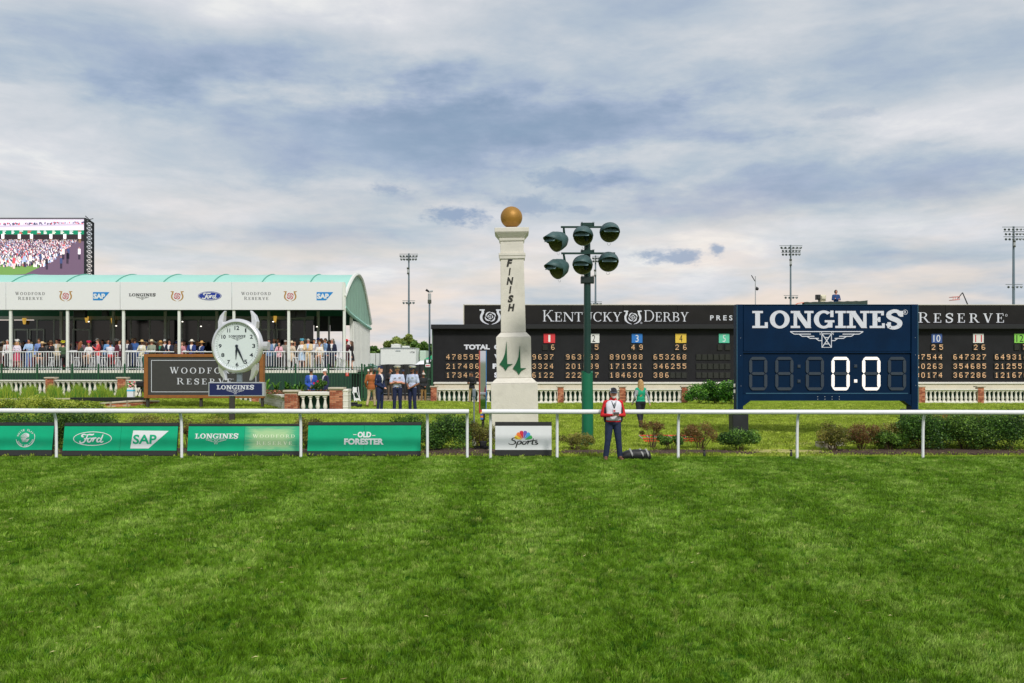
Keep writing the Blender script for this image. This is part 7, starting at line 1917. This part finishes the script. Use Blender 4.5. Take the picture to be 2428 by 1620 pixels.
def hair_mesh(style):
    if style in _hm: return _hm[style]
    mb = MB(); rr = random.Random(3)
    n, m = 16, 10; vs = []; fs = []
    for i in range(m+1):
        t = math.pi*i/m*.62
        for j in range(n):
            a = 2*math.pi*j/n; back = (math.sin(a)+1)/2
            tt = t*(.62+.55*back); rx, ry, rz = .083, .101, .110
            r_ = 1+.03*rr.uniform(-1, 1)
            vs.append((rx*math.sin(tt)*math.cos(a)*r_, .008+ry*math.sin(tt)*math.sin(a)*r_, .018+rz*math.cos(tt)*r_))
    for i in range(m):
        for j in range(n): fs.append((i*n+j, i*n+(j+1) % n, (i+1)*n+(j+1) % n, (i+1)*n+j))
    mb.add(vs, fs)
    if style in ('long', 'verylong'):
        L_ = .30 if style == 'long' else .42
        for k in range(11):
            a = R(-10+20*k); x0 = .078*math.cos(a); y0 = .01+.09*math.sin(a)
            if y0 < -.02: continue
            pts = [(x0*.95, y0*.9+.01, .05), (x0*1.05, y0, -.06), (x0*1.1+rr.uniform(-.01, .01), y0+.02, -.06-L_*.45), (x0*.85+rr.uniform(-.02, .02), y0+.03, -.06-L_*rr.uniform(.8, 1.05))]
            mb.tube(pts, [.026, .030, .026, .008], 7)
    if style == 'bun': mb.ell((0, .11, .04), (.045, .045, .045))
    _hm[style] = mb.mesh('hair', mat('x', (0, 0, 0, 1)), True); return _hm[style]
def hat_mesh(style):
    if style in _hm: return _hm[style]
    mb = MB()
    if style == 'sun': mb.lathe([(.001, .165), (.05, .16), (.082, .13), (.09, .07), (.095, .062), (.15, .055), (.19, .045), (.192, .040), (.15, .047), (.09, .055)], 20, 0, None, sy=1.1)
    elif style == 'wide': mb.lathe([(.001, .16), (.06, .155), (.085, .12), (.092, .07), (.16, .075), (.235, .05), (.24, .042), (.16, .063), (.09, .06)], 20)
    elif style == 'cap':
        mb.lathe([(.001, .135), (.04, .13), (.075, .10), (.088, .05), (.089, .035)], 18, 0, None, sy=1.18)
        vs = []; 
        for j in range(9):
            a = R(200+140*j/8); vs += [(.088*math.cos(a), .10*math.sin(a), .045), (.080*math.cos(a), -.045+.14*math.sin(a), .028), (.080*math.cos(a), -.045+.14*math.sin(a), .022), (.088*math.cos(a), .10*math.sin(a), .036)]
        mb.add(vs, [(4*j+k, 4*j+4+k, 4*j+4+(k+1) % 4, 4*j+(k+1) % 4) for j in range(8) for k in range(4)], 1)
    elif style == 'officer':
        M = Matrix.Rotation(R(-8), 4, 'X')
        mb.lathe([(.084, .035), (.086, .075)], 22, 2, M, sy=1.15); mb.lathe([(.086, .075), (.125, .125), (.128, .135), (.10, .148), (.001, .150)], 22, 0, M, sy=1.12)
        vs = []
        for j in range(9):
            a = R(205+130*j/8); vs += [(.086*math.cos(a), .10*math.sin(a), .045), (.078*math.cos(a), -.05+.115*math.sin(a), .012), (.078*math.cos(a), -.05+.115*math.sin(a), .006), (.086*math.cos(a), .10*math.sin(a), .035)]
        mb.add(vs, [(4*j+k, 4*j+4+k, 4*j+4+(k+1) % 4, 4*j+(k+1) % 4) for j in range(8) for k in range(4)], 1)
        mb.ell((0, -.108, .088), (.018, .008, .018), 8, 6, 3)
    elif style == 'garrison':
        vs = []
        for (z, w) in ((.045, .080), (.10, .062), (.150, .006)):
            for (x, y) in ((0, -.115), (w*.8, -.07), (w, .02), (w*.8, .09), (0, .115), (-w*.8, .09), (-w, .02), (-w*.8, -.07)): vs.append((x, y, z))
        mb.add(vs, [(i*8+j, i*8+(j+1) % 8, (i+1)*8+(j+1) % 8, (i+1)*8+j) for i in range(2) for j in range(8)]+[tuple(range(16, 24))])
    elif style == 'flower':
        rr = random.Random(5); mb.lathe([(.001, .14), (.07, .13), (.09, .08), (.12, .07)], 14)
        for j in range(26):
            a = rr.uniform(0, 6.28); r = rr.uniform(0, .12); mb.ell((r*math.cos(a), r*math.sin(a), .13+rr.uniform(0, .06)), (.035, .035, .03), 6, 4)
    elif style == 'plume':
        rr = random.Random(9); mb.lathe([(.001, .13), (.05, .125), (.06, .11)], 10)
        for j in range(12):
            a = rr.uniform(-1.2, 1.2); mb.tube([(0, 0, .12), (math.sin(a)*.09, 0, .20), (math.sin(a)*.19, 0, .19+.08*math.cos(a))], [.006, .012, .003], 5)
    elif style == 'hood': mb.ell((0, .02, .015), (.105, .115, .135), 16, 12); 
    _hm[style] = mb.mesh('hat', [mat('x', (0, 0, 0, 1))]*(4 if style == 'officer' else 2 if style == 'cap' else 1), True); return _hm[style]
def setm(o, i, m):
    while len(o.material_slots) <= i: o.data.materials.append(None)
    o.material_slots[i].link = 'OBJECT'; o.material_slots[i].material = m
def person(loc, label, pose='stand', h=1.75, rz=0.0, female=False, kind='shirt', top=(200, 200, 205), sleeve=None, low=(40, 44, 60), skin=FAIR, shoe=(40, 34, 32), shirt=(226, 226, 228),
           hat=None, hatc=(226, 220, 206), hatc2=None, hair='dark', style='short', group=None, vox=.03, hands=False, wide=1.0, face=False, glasses=False, tie=None):
    k = h/1.75
    t = thing('person', label, 'person', loc, group, rz); t.scale = (k, k, k)
    me = person_mesh(pose, female, kind, vox, hands, wide); b = link('body', me, t)
    ms = [skinm(skin), cloth(top), cloth(sleeve or top), cloth(low), mat('leather %d %d %d' % shoe, rgb(*shoe), .5), cloth(shirt)]
    for i, m_ in enumerate(ms): setm(b, i, m_)
    J = pose_joints(pose, female); hd = J['hed']
    tilt = -.45 if pose == 'phone' else 0.0
    if hair and hat != 'hood':
        o = link('hair', hair_mesh(style), t, tuple(hd)); setm(o, 0, mat('hair '+hair, rgb(*HAIRC[hair]), .6, var=.25, scale=30)); o.rotation_euler = (-tilt*.6, 0, 0)
    if hat:
        o = link({'cap': 'cap', 'officer': 'peaked_cap', 'garrison': 'garrison_cap', 'hood': 'hood', 'flower': 'flower_hat', 'plume': 'fascinator'}.get(hat, 'sun_hat'), hat_mesh(hat), t, (hd.x, hd.y, hd.z)); o.rotation_euler = (-tilt*.5, 0, 0)
        for i in range(len(hat_mesh(hat).materials)):
            setm(o, i, cloth([hatc, hatc2 or hatc, (24, 26, 34), (190, 160, 80)][i]))
        if hat == 'officer': o.scale = (1.12, 1.12, 1.0)
        if hat == 'hood': o.scale = (1, 1, 1); o.location.y += .02
    if glasses or face:
        if glasses:
            mb = MB(); mb.box(-.062, .062, -.012, 0, -.014, .014, ch=.006); o = mb.build('sunglasses', BLACKP, t, (hd.x, hd.y-.092, hd.z+.004))
        else:
            for s in (-1, 1): mb = MB(); mb.ell((0, 0, 0), (.011, .006, .007), 8, 6); mb.build('eye', mat('eye dark', rgb(40, 32, 30), .3), t, (hd.x+s*.030, hd.y-.088, hd.z+.006))
    if tie:
        mb = MB(); mb.prism([(-.012, .02), (0, -.26), (.0, -.26), (.014, .02)][:2]+[(.022, -.2), (.012, .02)], -.008, .004); mb.build('tie', cloth(tie), t, (0, -.125, J['che'].z+.12))
    return t
def feet(px, py): return GP(px, py)

# --- the man in the red jacket at the rail
pm = person((((1453.5-CX)/FPX*24.4), 24.4, 0.0), 'man in red jacket with white vest and black cap looking down at his phone', 'phone', 1.76, rz=R(6), kind='shirt', top=(206, 30, 34), low=(26, 40, 70), skin=PINKS,
            shoe=(110, 74, 52), hat='cap', hatc=(34, 36, 42), hatc2=(66, 72, 84), hair='grey', vox=.013, hands=True, wide=1.2, glasses=False, face=True)
for c in pm.children:
    if c.name.startswith('cap'): c.location = (0, -.045, 1.640); c.rotation_euler = (.10, 0, 0)
def vest_mesh(mats_):
    """open-sided bib over the torso: rings around the trunk"""
    n = 28; rows = [(.985, .205, .150), (1.03, .200, .150), (1.12, .196, .148), (1.22, .205, .148), (1.32, .213, .142), (1.39, .205, .120), (1.445, .155, .095), (1.47, .085, .080)]
    mb = MB(); vs = []
    rr = random.Random(1)
    for i, (z, rx, ry) in enumerate(rows):
        for j in range(n):
            a = 2*math.pi*j/n; c, s_ = math.cos(a), math.sin(a); e = .8
            w = 1+rr.uniform(-.012, .012)
            vs.append(((abs(c)**e)*(1 if c > 0 else -1)*rx*w, (abs(s_)**e)*(1 if s_ > 0 else -1)*ry*w-.005, z+.010*math.cos(2*a)*(i == 0)))
    for i in range(len(rows)-1):
        for j in range(n):
            am = 2*math.pi*(j+.5)/n; side = abs(math.cos(am)) > .93
            if side and .985 <= rows[i][0] and rows[i][0] < 1.40: continue
            mb.f.append((i*n+j, i*n+(j+1) % n, (i+1)*n+(j+1) % n, (i+1)*n+j)); mb.mi.append(0)
    mb.v = vs; return mb
o = vest_mesh(None).build('vest', mat('white vest cloth', rgb(222, 222, 230), .7, var=.05, scale=10, bump=.5, bscale=10), pm, smooth=True)
so = o.modifiers.new('thick', 'SOLIDIFY'); so.thickness = .008
for s in (-1, 1):
    mb = MB(); mb.tube([(s*.205, -.03, 1.30), (s*.212, -.02, 1.15), (s*.205, -.02, 1.0), (s*.19, -.02, .94)], [.03, .034, .034, .03], 8); mb.build('side_panel', cloth((30, 32, 40)), pm, smooth=True)
mb = MB(); mb.lathe([(.165, .955), (.192, .945), (.195, .985), (.17, .99)], 24, 0, None, sy=.76); mb.build('jacket_hem', cloth((206, 30, 34)), pm, smooth=True)
mb = MB(); mb.lathe([(.12, 1.41), (.098, 1.47), (.076, 1.535), (.070, 1.53), (.09, 1.46)], 20, 0, None, sy=.9); mb.build('collar', cloth((214, 34, 34)), pm, smooth=True)
mb = MB(); mb.tube([(-.055, -.10, 1.45), (-.03, -.155, 1.36), (0, -.168, 1.27)], .007, 6); mb.tube([(.055, -.10, 1.45), (.03, -.155, 1.36), (0, -.168, 1.27)], .007, 6); mb.build('lanyard', BLACKP, pm)
mb = MB(); mb.box(-.035, .035, -.006, 0, -.06, .06, ch=.002); mb.box(-.025, .025, -.008, -.0065, -.02, .03, 1); mb.build('badge', [BANW, mat('badge print', rgb(190, 70, 84), .5)], pm, (-.005, -.172, 1.21))
mb = MB(); mb.box(-.07, .07, -.012, .012, -.03, .03, ch=.006); mb.build('phone', BLACKP, pm, (0, -.375, 1.165), rot=(R(-35), 0, 0))
mb = MB(); mb.box(-.05, .05, -.004, 0, -.01, .012); mb.build('vest_zip', GREY, pm, (.0, -.165, 1.36), rot=(0, R(90), 0))
mb = MB(); mb.ell((0, 0, 0), (.045, .028, .040), 12, 8); mb.build('beard', mat('white beard', rgb(214, 208, 202), .7) if 1 else mat('hair grey', rgb(*HAIRC['grey']), .6), pm, (0, -.118, 1.548), smooth=True)
mb = MB(); mb.lathe([(.001, .136), (.04, .131), (.076, .101), (.0895, .05), (.0905, .036)], 10, 0, None, R(10), R(170), sy=1.19); mb.build('cap_mesh_back', WHITE, pm, (0, -.045, 1.643), rot=(.10, 0, 0), smooth=True)
mb = MB()
for s in (-1, 1): mb.ell((s*.078, -.005, .072), (.014, .055, .042), 10, 8)
mb.build('cap_side_panel', WHITE, pm, (0, -.045, 1.640), smooth=True)
# --- woman in green vest walking away
g = feet(1519, 1016)
pw = person(tuple(g), 'woman with long blonde hair in a green vest over grey sleeves, walking away', 'walk', 1.74, rz=R(196), female=True, kind='shirt', top=(18, 160, 122), sleeve=(160, 162, 168), low=(28, 30, 40),
            hair='blond', style='verylong', vox=.017, hands=True, wide=1.3)
# --- three officers
po = person(tuple(feet(901, 980)), 'airman in dark blue service uniform and garrison cap facing the two officers', 'clasp', 1.84, rz=R(62), kind='jacket', top=(18, 34, 72), low=(18, 34, 72), shoe=(20, 20, 24), hat='garrison', hatc=(16, 30, 64),
       hair='blond', vox=.017, hands=True, face=True, skin=FAIR)
mb = MB()
for j in range(3): mb.prism([(-.03, .02+.018*j), (0, .0+.018*j), (.03, .02+.018*j), (.03, .03+.018*j), (0, .010+.018*j), (-.03, .03+.018*j)][::1], -.003, .0)
o = mb.build('sleeve_insignia', LETW, po, (-.262, .0, 1.24), rot=(0, 0, R(-90)))
po = person(tuple(feet(942, 980)), 'older officer in white cap and pale blue short sleeved shirt with arms crossed', 'cross', 1.84, rz=R(8), kind='short', top=(196, 206, 232), low=(22, 32, 68), shoe=(20, 20, 24), hat='officer', hatc=(232, 230, 222),
       hatc2=(112, 94, 58), hair='grey', skin=PINKS, vox=.017, hands=True, face=True, wide=1.08)
def officer_bits(t, n):
    mb = MB(); mb.lathe([(.155, .965), (.160, .97), (.160, 1.0), (.155, 1.005)], 20, 0, None, sy=.74); mb.build('belt', cloth((22, 26, 40)), t)
    mb = MB(); mb.box(-.025, .025, -.012, 0, -.018, .018, ch=.003); mb.build('belt_buckle', mat('brass', rgb(190, 170, 80), .3, metal=.8), t, (0, -.122, .985))
    mb = MB(); mb.box(-.045, .045, -.005, 0, -.015, .015); mb.build('ribbons', cloth((150, 120, 100) if n else (170, 176, 150)), t, (.085, -.125, 1.34), rot=(0, 0, .2))
    mb = MB(); mb.box(-.04, .04, -.005, 0, -.008, .008); mb.build('name_tag', cloth((40, 48, 80)), t, (-.085, -.125, 1.33), rot=(0, 0, -.2))
    for s in (-1, 1): mb = MB(); mb.box(-.045, .045, -.03, .03, 0, .012, ch=.003); mb.build('shoulder_board', cloth((30, 36, 64)), t, (s*.14, 0, 1.468), rot=(0, s*.22, 0))
officer_bits(po, 1)
po = person(tuple(feet(978, 980)), 'bearded officer in white cap and pale blue shirt with hands clasped', 'clasp', 1.84, rz=R(-28), kind='short', top=(196, 206, 232), low=(22, 32, 68), shoe=(20, 20, 24), hat='officer', hatc=(230, 230, 228),
       hatc2=(28, 30, 36), hair='dark', skin=BROWN_, vox=.017, hands=True, face=True, wide=1.08)
officer_bits(po, 0)
mb = MB(); mb.ell((0, 0, 0), (.054, .04, .045), 12, 8); mb.build('beard', mat('hair dark', rgb(*HAIRC['dark']), .6), po, (0, -.065, 1.56), smooth=True)
# --- others on the lawn and path
person(tuple(feet(880, 966)), 'man in brown leather jacket and khaki trousers walking away beside the airman', 'walk', 1.74, rz=R(170), kind='jacket', top=(166, 92, 44), low=(186, 164, 132), shoe=(120, 90, 60), hair='brown', vox=.022)
person(tuple(feet(1119, 956)), 'man in black jacket and khaki trousers standing at the balustrade below the amber numbers', 'phone', 1.72, rz=R(-35), kind='jacket', top=(28, 30, 36), shirt=(30, 32, 38), low=(178, 156, 116), skin=BROWN_, hair='dark', vox=.022)
person(((1004-CX)/FPX*55.2, 55.2, 0), 'person in black jacket, light cap and khaki trousers wearing a badge at the gate', 'clasp', 1.70, rz=R(30), kind='jacket', top=(30, 32, 36), shirt=(30, 32, 36), low=(134, 104, 58), skin=BROWN_, hat='cap', hatc=(200, 190, 180), hair='dark', vox=.022, glasses=True)
def lawnp(px, py_head, D, label, **kw):
    x = (px-CX)/FPX*D; z = gz(x, D) if D < 60 else 0.0
    return person((x, D, z), label, **kw)
lawnp(873, 0, 57, 'man in white and blue jacket and pale cap behind the brown leather jacket', pose='stand', h=1.78, top=(214, 216, 224), sleeve=(34, 44, 74), low=(40, 46, 60), hat='cap', hatc=(220, 214, 206), skin=TAN, glasses=True, vox=.026)
lawnp(889, 0, 58, 'person in a yellow top and dark cap just behind the airman', pose='stand', h=1.74, top=(214, 178, 40), sleeve=(36, 36, 44), low=(40, 44, 60), hat='cap', hatc=(30, 32, 38), skin=BROWN_, vox=.026)
lawnp(926, 0, 58, 'man in a black coat making a phone call left of the older officer', pose='call', h=1.86, top=(34, 34, 38), kind='jacket', shirt=(60, 60, 62), low=(96, 84, 70), hair='dark', skin=TAN, glasses=True, vox=.026)
lawnp(956, 0, 57.5, 'person in dark clothes mostly hidden between the two officers', pose='stand', h=1.76, top=(40, 44, 60), low=(34, 36, 42), hat='cap', hatc=(40, 50, 76), skin=BROWN_, vox=.026)
lawnp(988, 0, 58.5, 'man in black and red shirt and black cap right of the bearded officer', pose='stand', h=1.80, top=(50, 30, 34), sleeve=(30, 30, 34), low=(34, 36, 44), hat='cap', hatc=(30, 28, 30), skin=BROWN_, vox=.026)
lawnp(1007, 0, 59.5, 'person in profile looking left at the gate post', pose='stand', h=1.78, rz=R(-70), top=(40, 40, 46), low=(40, 40, 46), hair='brown', skin=FAIR, vox=.026)
x = (738-CX)/FPX*45; person((x, 45, .22), 'man in bright blue blazer and grey cap standing behind the planter', 'clasp', 1.80, rz=R(10), kind='jacket', top=(44, 82, 176), shirt=(176, 204, 232), low=(40, 60, 120), hat='cap', hatc=(74, 74, 76), skin=TAN, hair='dark', vox=.024, tie=(170, 60, 90), glasses=True)
x = (771-CX)/FPX*45; person((x, 45, .22), 'man in navy blazer and white cap turned left behind the planter', 'stand', 1.80, rz=R(-50), kind='jacket', top=(36, 40, 78), low=(40, 44, 76), hat='cap', hatc=(232, 230, 228), skin=PINKS, hair='grey', vox=.024)
person(((1982-CX)/FPX*65.9, 65.9, tz(717, 65.9)-1.0), 'camera operator in dark hood and blue jacket above the timer board', 'cross', 1.80, top=(30, 66, 120), kind='jacket', shirt=(30, 66, 120), low=(40, 40, 44), hat='hood', hatc=(52, 56, 56), skin=PINKS, vox=.026, glasses=True)

# --- guests on the deck
def guest(px, y, label, **kw):
    kw.setdefault('vox', .032)
    p = kw.get('pose', 'stand')
    return person((tx(px, y), y, DECK), label, **kw)
GF = [
 (18, 57.6, 'man in white shirt and red tie beside the leftmost tent post', dict(pose='stand', top=(224, 220, 222), low=(40, 40, 48), tie=(196, 50, 70), skin=PINKS, hair='grey')),
 (41, 57.4, 'blonde woman in white fascinator and pink flowered dress right of the leftmost post', dict(pose='cross', female=True, kind='dress', h=1.7, top=(222, 212, 226), low=(196, 60, 96), hat='flower', hatc=(236, 234, 230), hair='blond', style='long')),
 (69, 57.4, 'dark haired man in light blue shirt and blue trousers at the railing', dict(pose='rail', h=1.8, top=(164, 190, 226), low=(96, 124, 176), skin=TAN)),
 (93, 58.6, 'man in mid blue shirt standing behind the woman in the straw hat', dict(pose='stand', h=1.84, top=(126, 152, 214), low=(50, 56, 80), skin=TAN, hair='brown')),
 (101, 57.5, 'woman in wide straw hat and black dress left of the short white counter', dict(pose='sit', female=True, kind='dress', top=(30, 28, 30), low=(34, 32, 34), hat='wide', hatc=(214, 186, 140), hair='brown', style='long')),
 (121, 57.6, 'woman in red brimmed hat and black top by the short white counter', dict(pose='drink', female=True, h=1.68, top=(34, 34, 38), low=(30, 30, 34), hat='sun', hatc=(110, 84, 60), skin=PINKS, hair='red', style='long')),
 (135, 58.9, 'man in beige jacket in the second row left of the yellow hat', dict(pose='stand', kind='jacket', h=1.82, top=(206, 190, 160), low=(120, 110, 90), hair='dark', skin=TAN)),
 (150, 57.6, 'person in yellow hat and olive green jacket seen from behind', dict(pose='sit', rz=R(180), kind='jacket', top=(70, 96, 66), low=(40, 46, 40), hat='flower', hatc=(222, 214, 60), hair='dark')),
 (193, 58.8, 'man in dusty mauve jacket in the second row right of the second post', dict(pose='drink', kind='jacket', h=1.76, top=(120, 90, 104), low=(60, 56, 66), skin=PINKS, hair='brown')),
 (190, 57.5, 'seated woman with chestnut hair bent over the railing right of the second post', dict(pose='sit', rz=R(160), female=True, top=(60, 70, 66), low=(54, 50, 46), hair='red', style='long')),
 (211, 57.4, 'woman in hot pink flower hat and white top seated at the railing', dict(pose='sit', female=True, top=(226, 222, 224), low=(200, 160, 130), hat='flower', hatc=(214, 40, 90), skin=TAN, hair='dark')),
 (233, 57.5, 'man in coral red blazer and pale trousers turned to the left', dict(pose='drink', kind='jacket', rz=R(-60), h=1.78, top=(224, 84, 88), low=(196, 196, 204), skin=PINKS, hair='brown')),
 (257, 58.7, 'man in light blue shirt in the second row behind the white suit', dict(pose='stand', rz=R(40), h=1.8, top=(110, 160, 214), low=(60, 70, 90), skin=TAN)),
 (262, 57.6, 'man in white and blue suit seated with his back to the railing', dict(pose='sit', rz=R(180), kind='jacket', top=(214, 218, 232), low=(206, 60, 66), hair='brown', hat='sun', hatc=(60, 40, 40))),
 (283, 57.7, 'man in maroon jacket left of the third tent post', dict(pose='stand', rz=R(50), kind='jacket', top=(92, 36, 52), low=(60, 34, 44), skin=TAN)),
 (303, 58.4, 'man in navy suit right of the third tent post', dict(pose='stand', kind='jacket', h=1.8, top=(34, 40, 66), low=(34, 40, 60), skin=BROWN_)),
 (320, 58.9, 'man in denim blue shirt with his back to the railing', dict(pose='stand', rz=R(170), h=1.88, top=(70, 110, 180), low=(60, 80, 130), skin=TAN, hair='brown')),
 (337, 57.7, 'woman in straw hat and cream jacket above the left end of the framed sign', dict(pose='rail', female=True, h=1.72, kind='jacket', top=(224, 216, 190), low=(20, 110, 100), hat='sun', hatc=(206, 176, 120), skin=BROWN_)),
 (360, 58.1, 'man in cream hat and sage green shirt behind the long counter', dict(pose='rail', top=(150, 158, 140), low=(90, 96, 80), hat='sun', hatc=(222, 208, 172), skin=PINKS, hair='grey')),
 (381, 57.7, 'blonde woman in tan hat and black jacket over a green top', dict(pose='rail', female=True, h=1.68, kind='jacket', top=(34, 32, 34), shirt=(40, 130, 100), low=(30, 30, 34), hat='sun', hatc=(196, 148, 84), hair='blond', style='long')),
 (391, 58.8, 'man in white flat hat just behind the blonde woman in black', dict(pose='stand', h=1.80, kind='jacket', top=(52, 60, 96), low=(40, 44, 60), hat='cap', hatc=(228, 228, 226), skin=FAIR)),
 (402, 57.7, 'man in navy suit and sunglasses left of the fourth tent post', dict(pose='rail', kind='jacket', h=1.74, top=(30, 36, 58), low=(30, 34, 50), skin=PINKS, glasses=True)),
 (432, 57.9, 'woman in dusty pink top right of the fourth tent post', dict(pose='drink', female=True, h=1.66, top=(206, 140, 150), low=(90, 60, 66), hair='brown', style='long')),
 (455, 57.6, 'man in navy blazer and white hat leaning on the counter left of the clock', dict(pose='rail', kind='jacket', h=1.74, top=(36, 58, 120), low=(36, 44, 80), hat='sun', hatc=(232, 228, 214), skin=TAN)),
 (479, 57.6, 'man in navy blazer and orange tan hat touching the clock edge', dict(pose='rail', kind='jacket', rz=R(-40), h=1.66, top=(34, 56, 112), low=(36, 44, 80), hat='sun', hatc=(206, 160, 96), skin=TAN)),
 (638, 57.5, 'bearded man in grey blue blazer just right of the clock crown', dict(pose='rail', kind='jacket', h=1.78, top=(110, 136, 178), shirt=(190, 206, 230), low=(70, 74, 90), skin=PINKS)),
 (662, 57.4, 'woman with long dark hair in a pale pink jacket', dict(pose='rail', female=True, h=1.62, kind='jacket', top=(232, 178, 190), shirt=(110, 60, 60), low=(28, 26, 30), hair='dark', style='verylong')),
 (650, 58.8, 'bald man in teal suit in the second row right of the clock', dict(pose='stand', kind='jacket', h=1.84, top=(54, 90, 110), low=(40, 60, 70), skin=BROWN_, hair=None)),
 (677, 58.4, 'person in pale knit top and white hat left of the fifth visible post', dict(pose='stand', h=1.74, top=(196, 188, 176), low=(150, 146, 140), hat='cap', hatc=(224, 214, 204), skin=TAN)),
 (692, 57.6, 'woman in cream hat and beige dress right beside the post', dict(pose='drink', female=True, kind='dress', h=1.66, top=(216, 200, 176), low=(206, 186, 160), hat='sun', hatc=(226, 208, 176), skin=PINKS, hair='brown')),
 (699, 58.6, 'woman with a spiky black fascinator in the second row', dict(pose='stand', female=True, kind='dress', h=1.72, top=(50, 44, 50), low=(50, 44, 50), hat='plume', hatc=(30, 28, 32), skin=TAN, hair='dark')),
 (716, 57.5, 'woman in turquoise flower hat and pale blue dress', dict(pose='rail', female=True, kind='dress', h=1.74, top=(226, 224, 222), low=(176, 200, 226), hat='flower', hatc=(96, 176, 200), hair='blond', style='long')),
 (731, 57.4, 'grey haired man in beige suit and sunglasses at the railing', dict(pose='rail', kind='jacket', h=1.80, top=(218, 192, 150), shirt=(170, 196, 232), low=(214, 192, 160), skin=PINKS, hair='grey', glasses=True)),
 (745, 58.3, 'man in light grey blazer behind the beige suit', dict(pose='stand', kind='jacket', h=1.80, top=(170, 168, 176), low=(130, 128, 134), skin=TAN)),
 (758, 57.5, 'tanned woman in cream jacket seated on a stool', dict(pose='sit', female=True, kind='jacket', top=(232, 220, 202), low=(206, 160, 130), skin=TAN, hair='blond', style='bun')),
 (762, 58.9, 'person in brown hat and pale yellow jacket in the second row of the right bay', dict(pose='stand', kind='jacket', h=1.82, top=(204, 194, 160), shirt=(190, 200, 226), low=(110, 100, 80), hat='sun', hatc=(110, 74, 48), skin=BROWN_)),
 (772, 58.7, 'man in sky blue shirt turned left in the second row of the right bay', dict(pose='stand', rz=R(-60), h=1.86, top=(150, 186, 232), low=(90, 100, 130), skin=TAN, hair='brown')),
 (787, 57.5, 'grey haired man with glasses in a navy suit and open white shirt at the railing', dict(pose='stand', kind='jacket', h=1.80, top=(24, 34, 62), low=(24, 28, 44), skin=PINKS, hair='grey', glasses=True)),
 (822, 58.0, 'woman in wide red hat and dark flowered dress at the deck corner', dict(pose='stand', female=True, kind='dress', h=1.76, top=(80, 36, 46), low=(70, 36, 44), hat='wide', hatc=(206, 30, 50), skin=TAN, hair='blond')),
 (834, 57.6, 'woman with long brown hair in black at the right end of the railing', dict(pose='stand', rz=R(-70), female=True, kind='dress', h=1.68, top=(28, 26, 30), low=(28, 26, 30), hair='brown', style='verylong'))]
for px, y, lab, kw in GF: guest(px, y, lab, group='guests at the front of the deck', **kw)
rr = random.Random(77)
tops = [(40, 44, 70), (60, 60, 70), (150, 60, 70), (206, 200, 196), (90, 110, 160), (70, 40, 60), (176, 150, 130), (60, 90, 120), (190, 120, 130), (46, 46, 48), (120, 150, 190), (196, 190, 150)]
tname = ['dark navy', 'charcoal', 'dusty red', 'pale grey', 'slate blue', 'plum', 'beige', 'deep teal', 'dusty pink', 'black', 'light blue', 'cream']
used_l = set()
for i in range(66):
    px = rr.uniform(-40, 470) if i < 48 else rr.uniform(632, 800); y = rr.uniform(59.0, 61.8); fem = rr.random() < .45
    ti = rr.randrange(12); hat = rr.choice((None, None, 'sun', 'wide', 'flower', None)) if fem else rr.choice((None, None, None, 'sun', 'cap'))
    bay = ['at the left photo edge', 'between the first and second tent posts', 'between the second and third tent posts', 'between the third and fourth tent posts', 'between the fourth tent post and the clock', 'between clock and the post right of it', 'in the rightmost bay'][
        sum(px > e for e in (24, 159, 292, 424, 560, 684))]
    hair_ = rr.choice(('dark', 'brown', 'blond', 'grey'))
    for _ in range(40):
        lk = (tname[ti], hat or hair_, bay)
        if lk not in used_l: break
        ti = rr.randrange(12)
    used_l.add(lk)
    guest(px, y, 'shaded guest in %s, %s, %s' % (tname[ti], {None: hair_+' haired', 'sun': 'brimmed hat', 'wide': 'wide brimmed hat', 'flower': 'flowered hat', 'cap': 'cap'}[hat], bay), group='guests in the shade deep inside the tent', pose=rr.choice(('stand', 'drink', 'cross', 'stand')),
          female=fem, h=rr.uniform(1.62, 1.88), kind=rr.choice(('dress', 'shirt')) if fem else rr.choice(('jacket', 'shirt', 'jacket')), rz=rr.uniform(-1.2, 1.2), top=tops[ti], low=rr.choice(tops[:3]+tops[4:6]), skin=rr.choice((FAIR, PINKS, TAN, BROWN_)),
          hat=hat, hatc=rr.choice(((214, 190, 150), (226, 224, 220), (190, 60, 90), (60, 80, 150), (40, 36, 36))), hair=hair_, style='long' if fem else 'short', vox=.036)
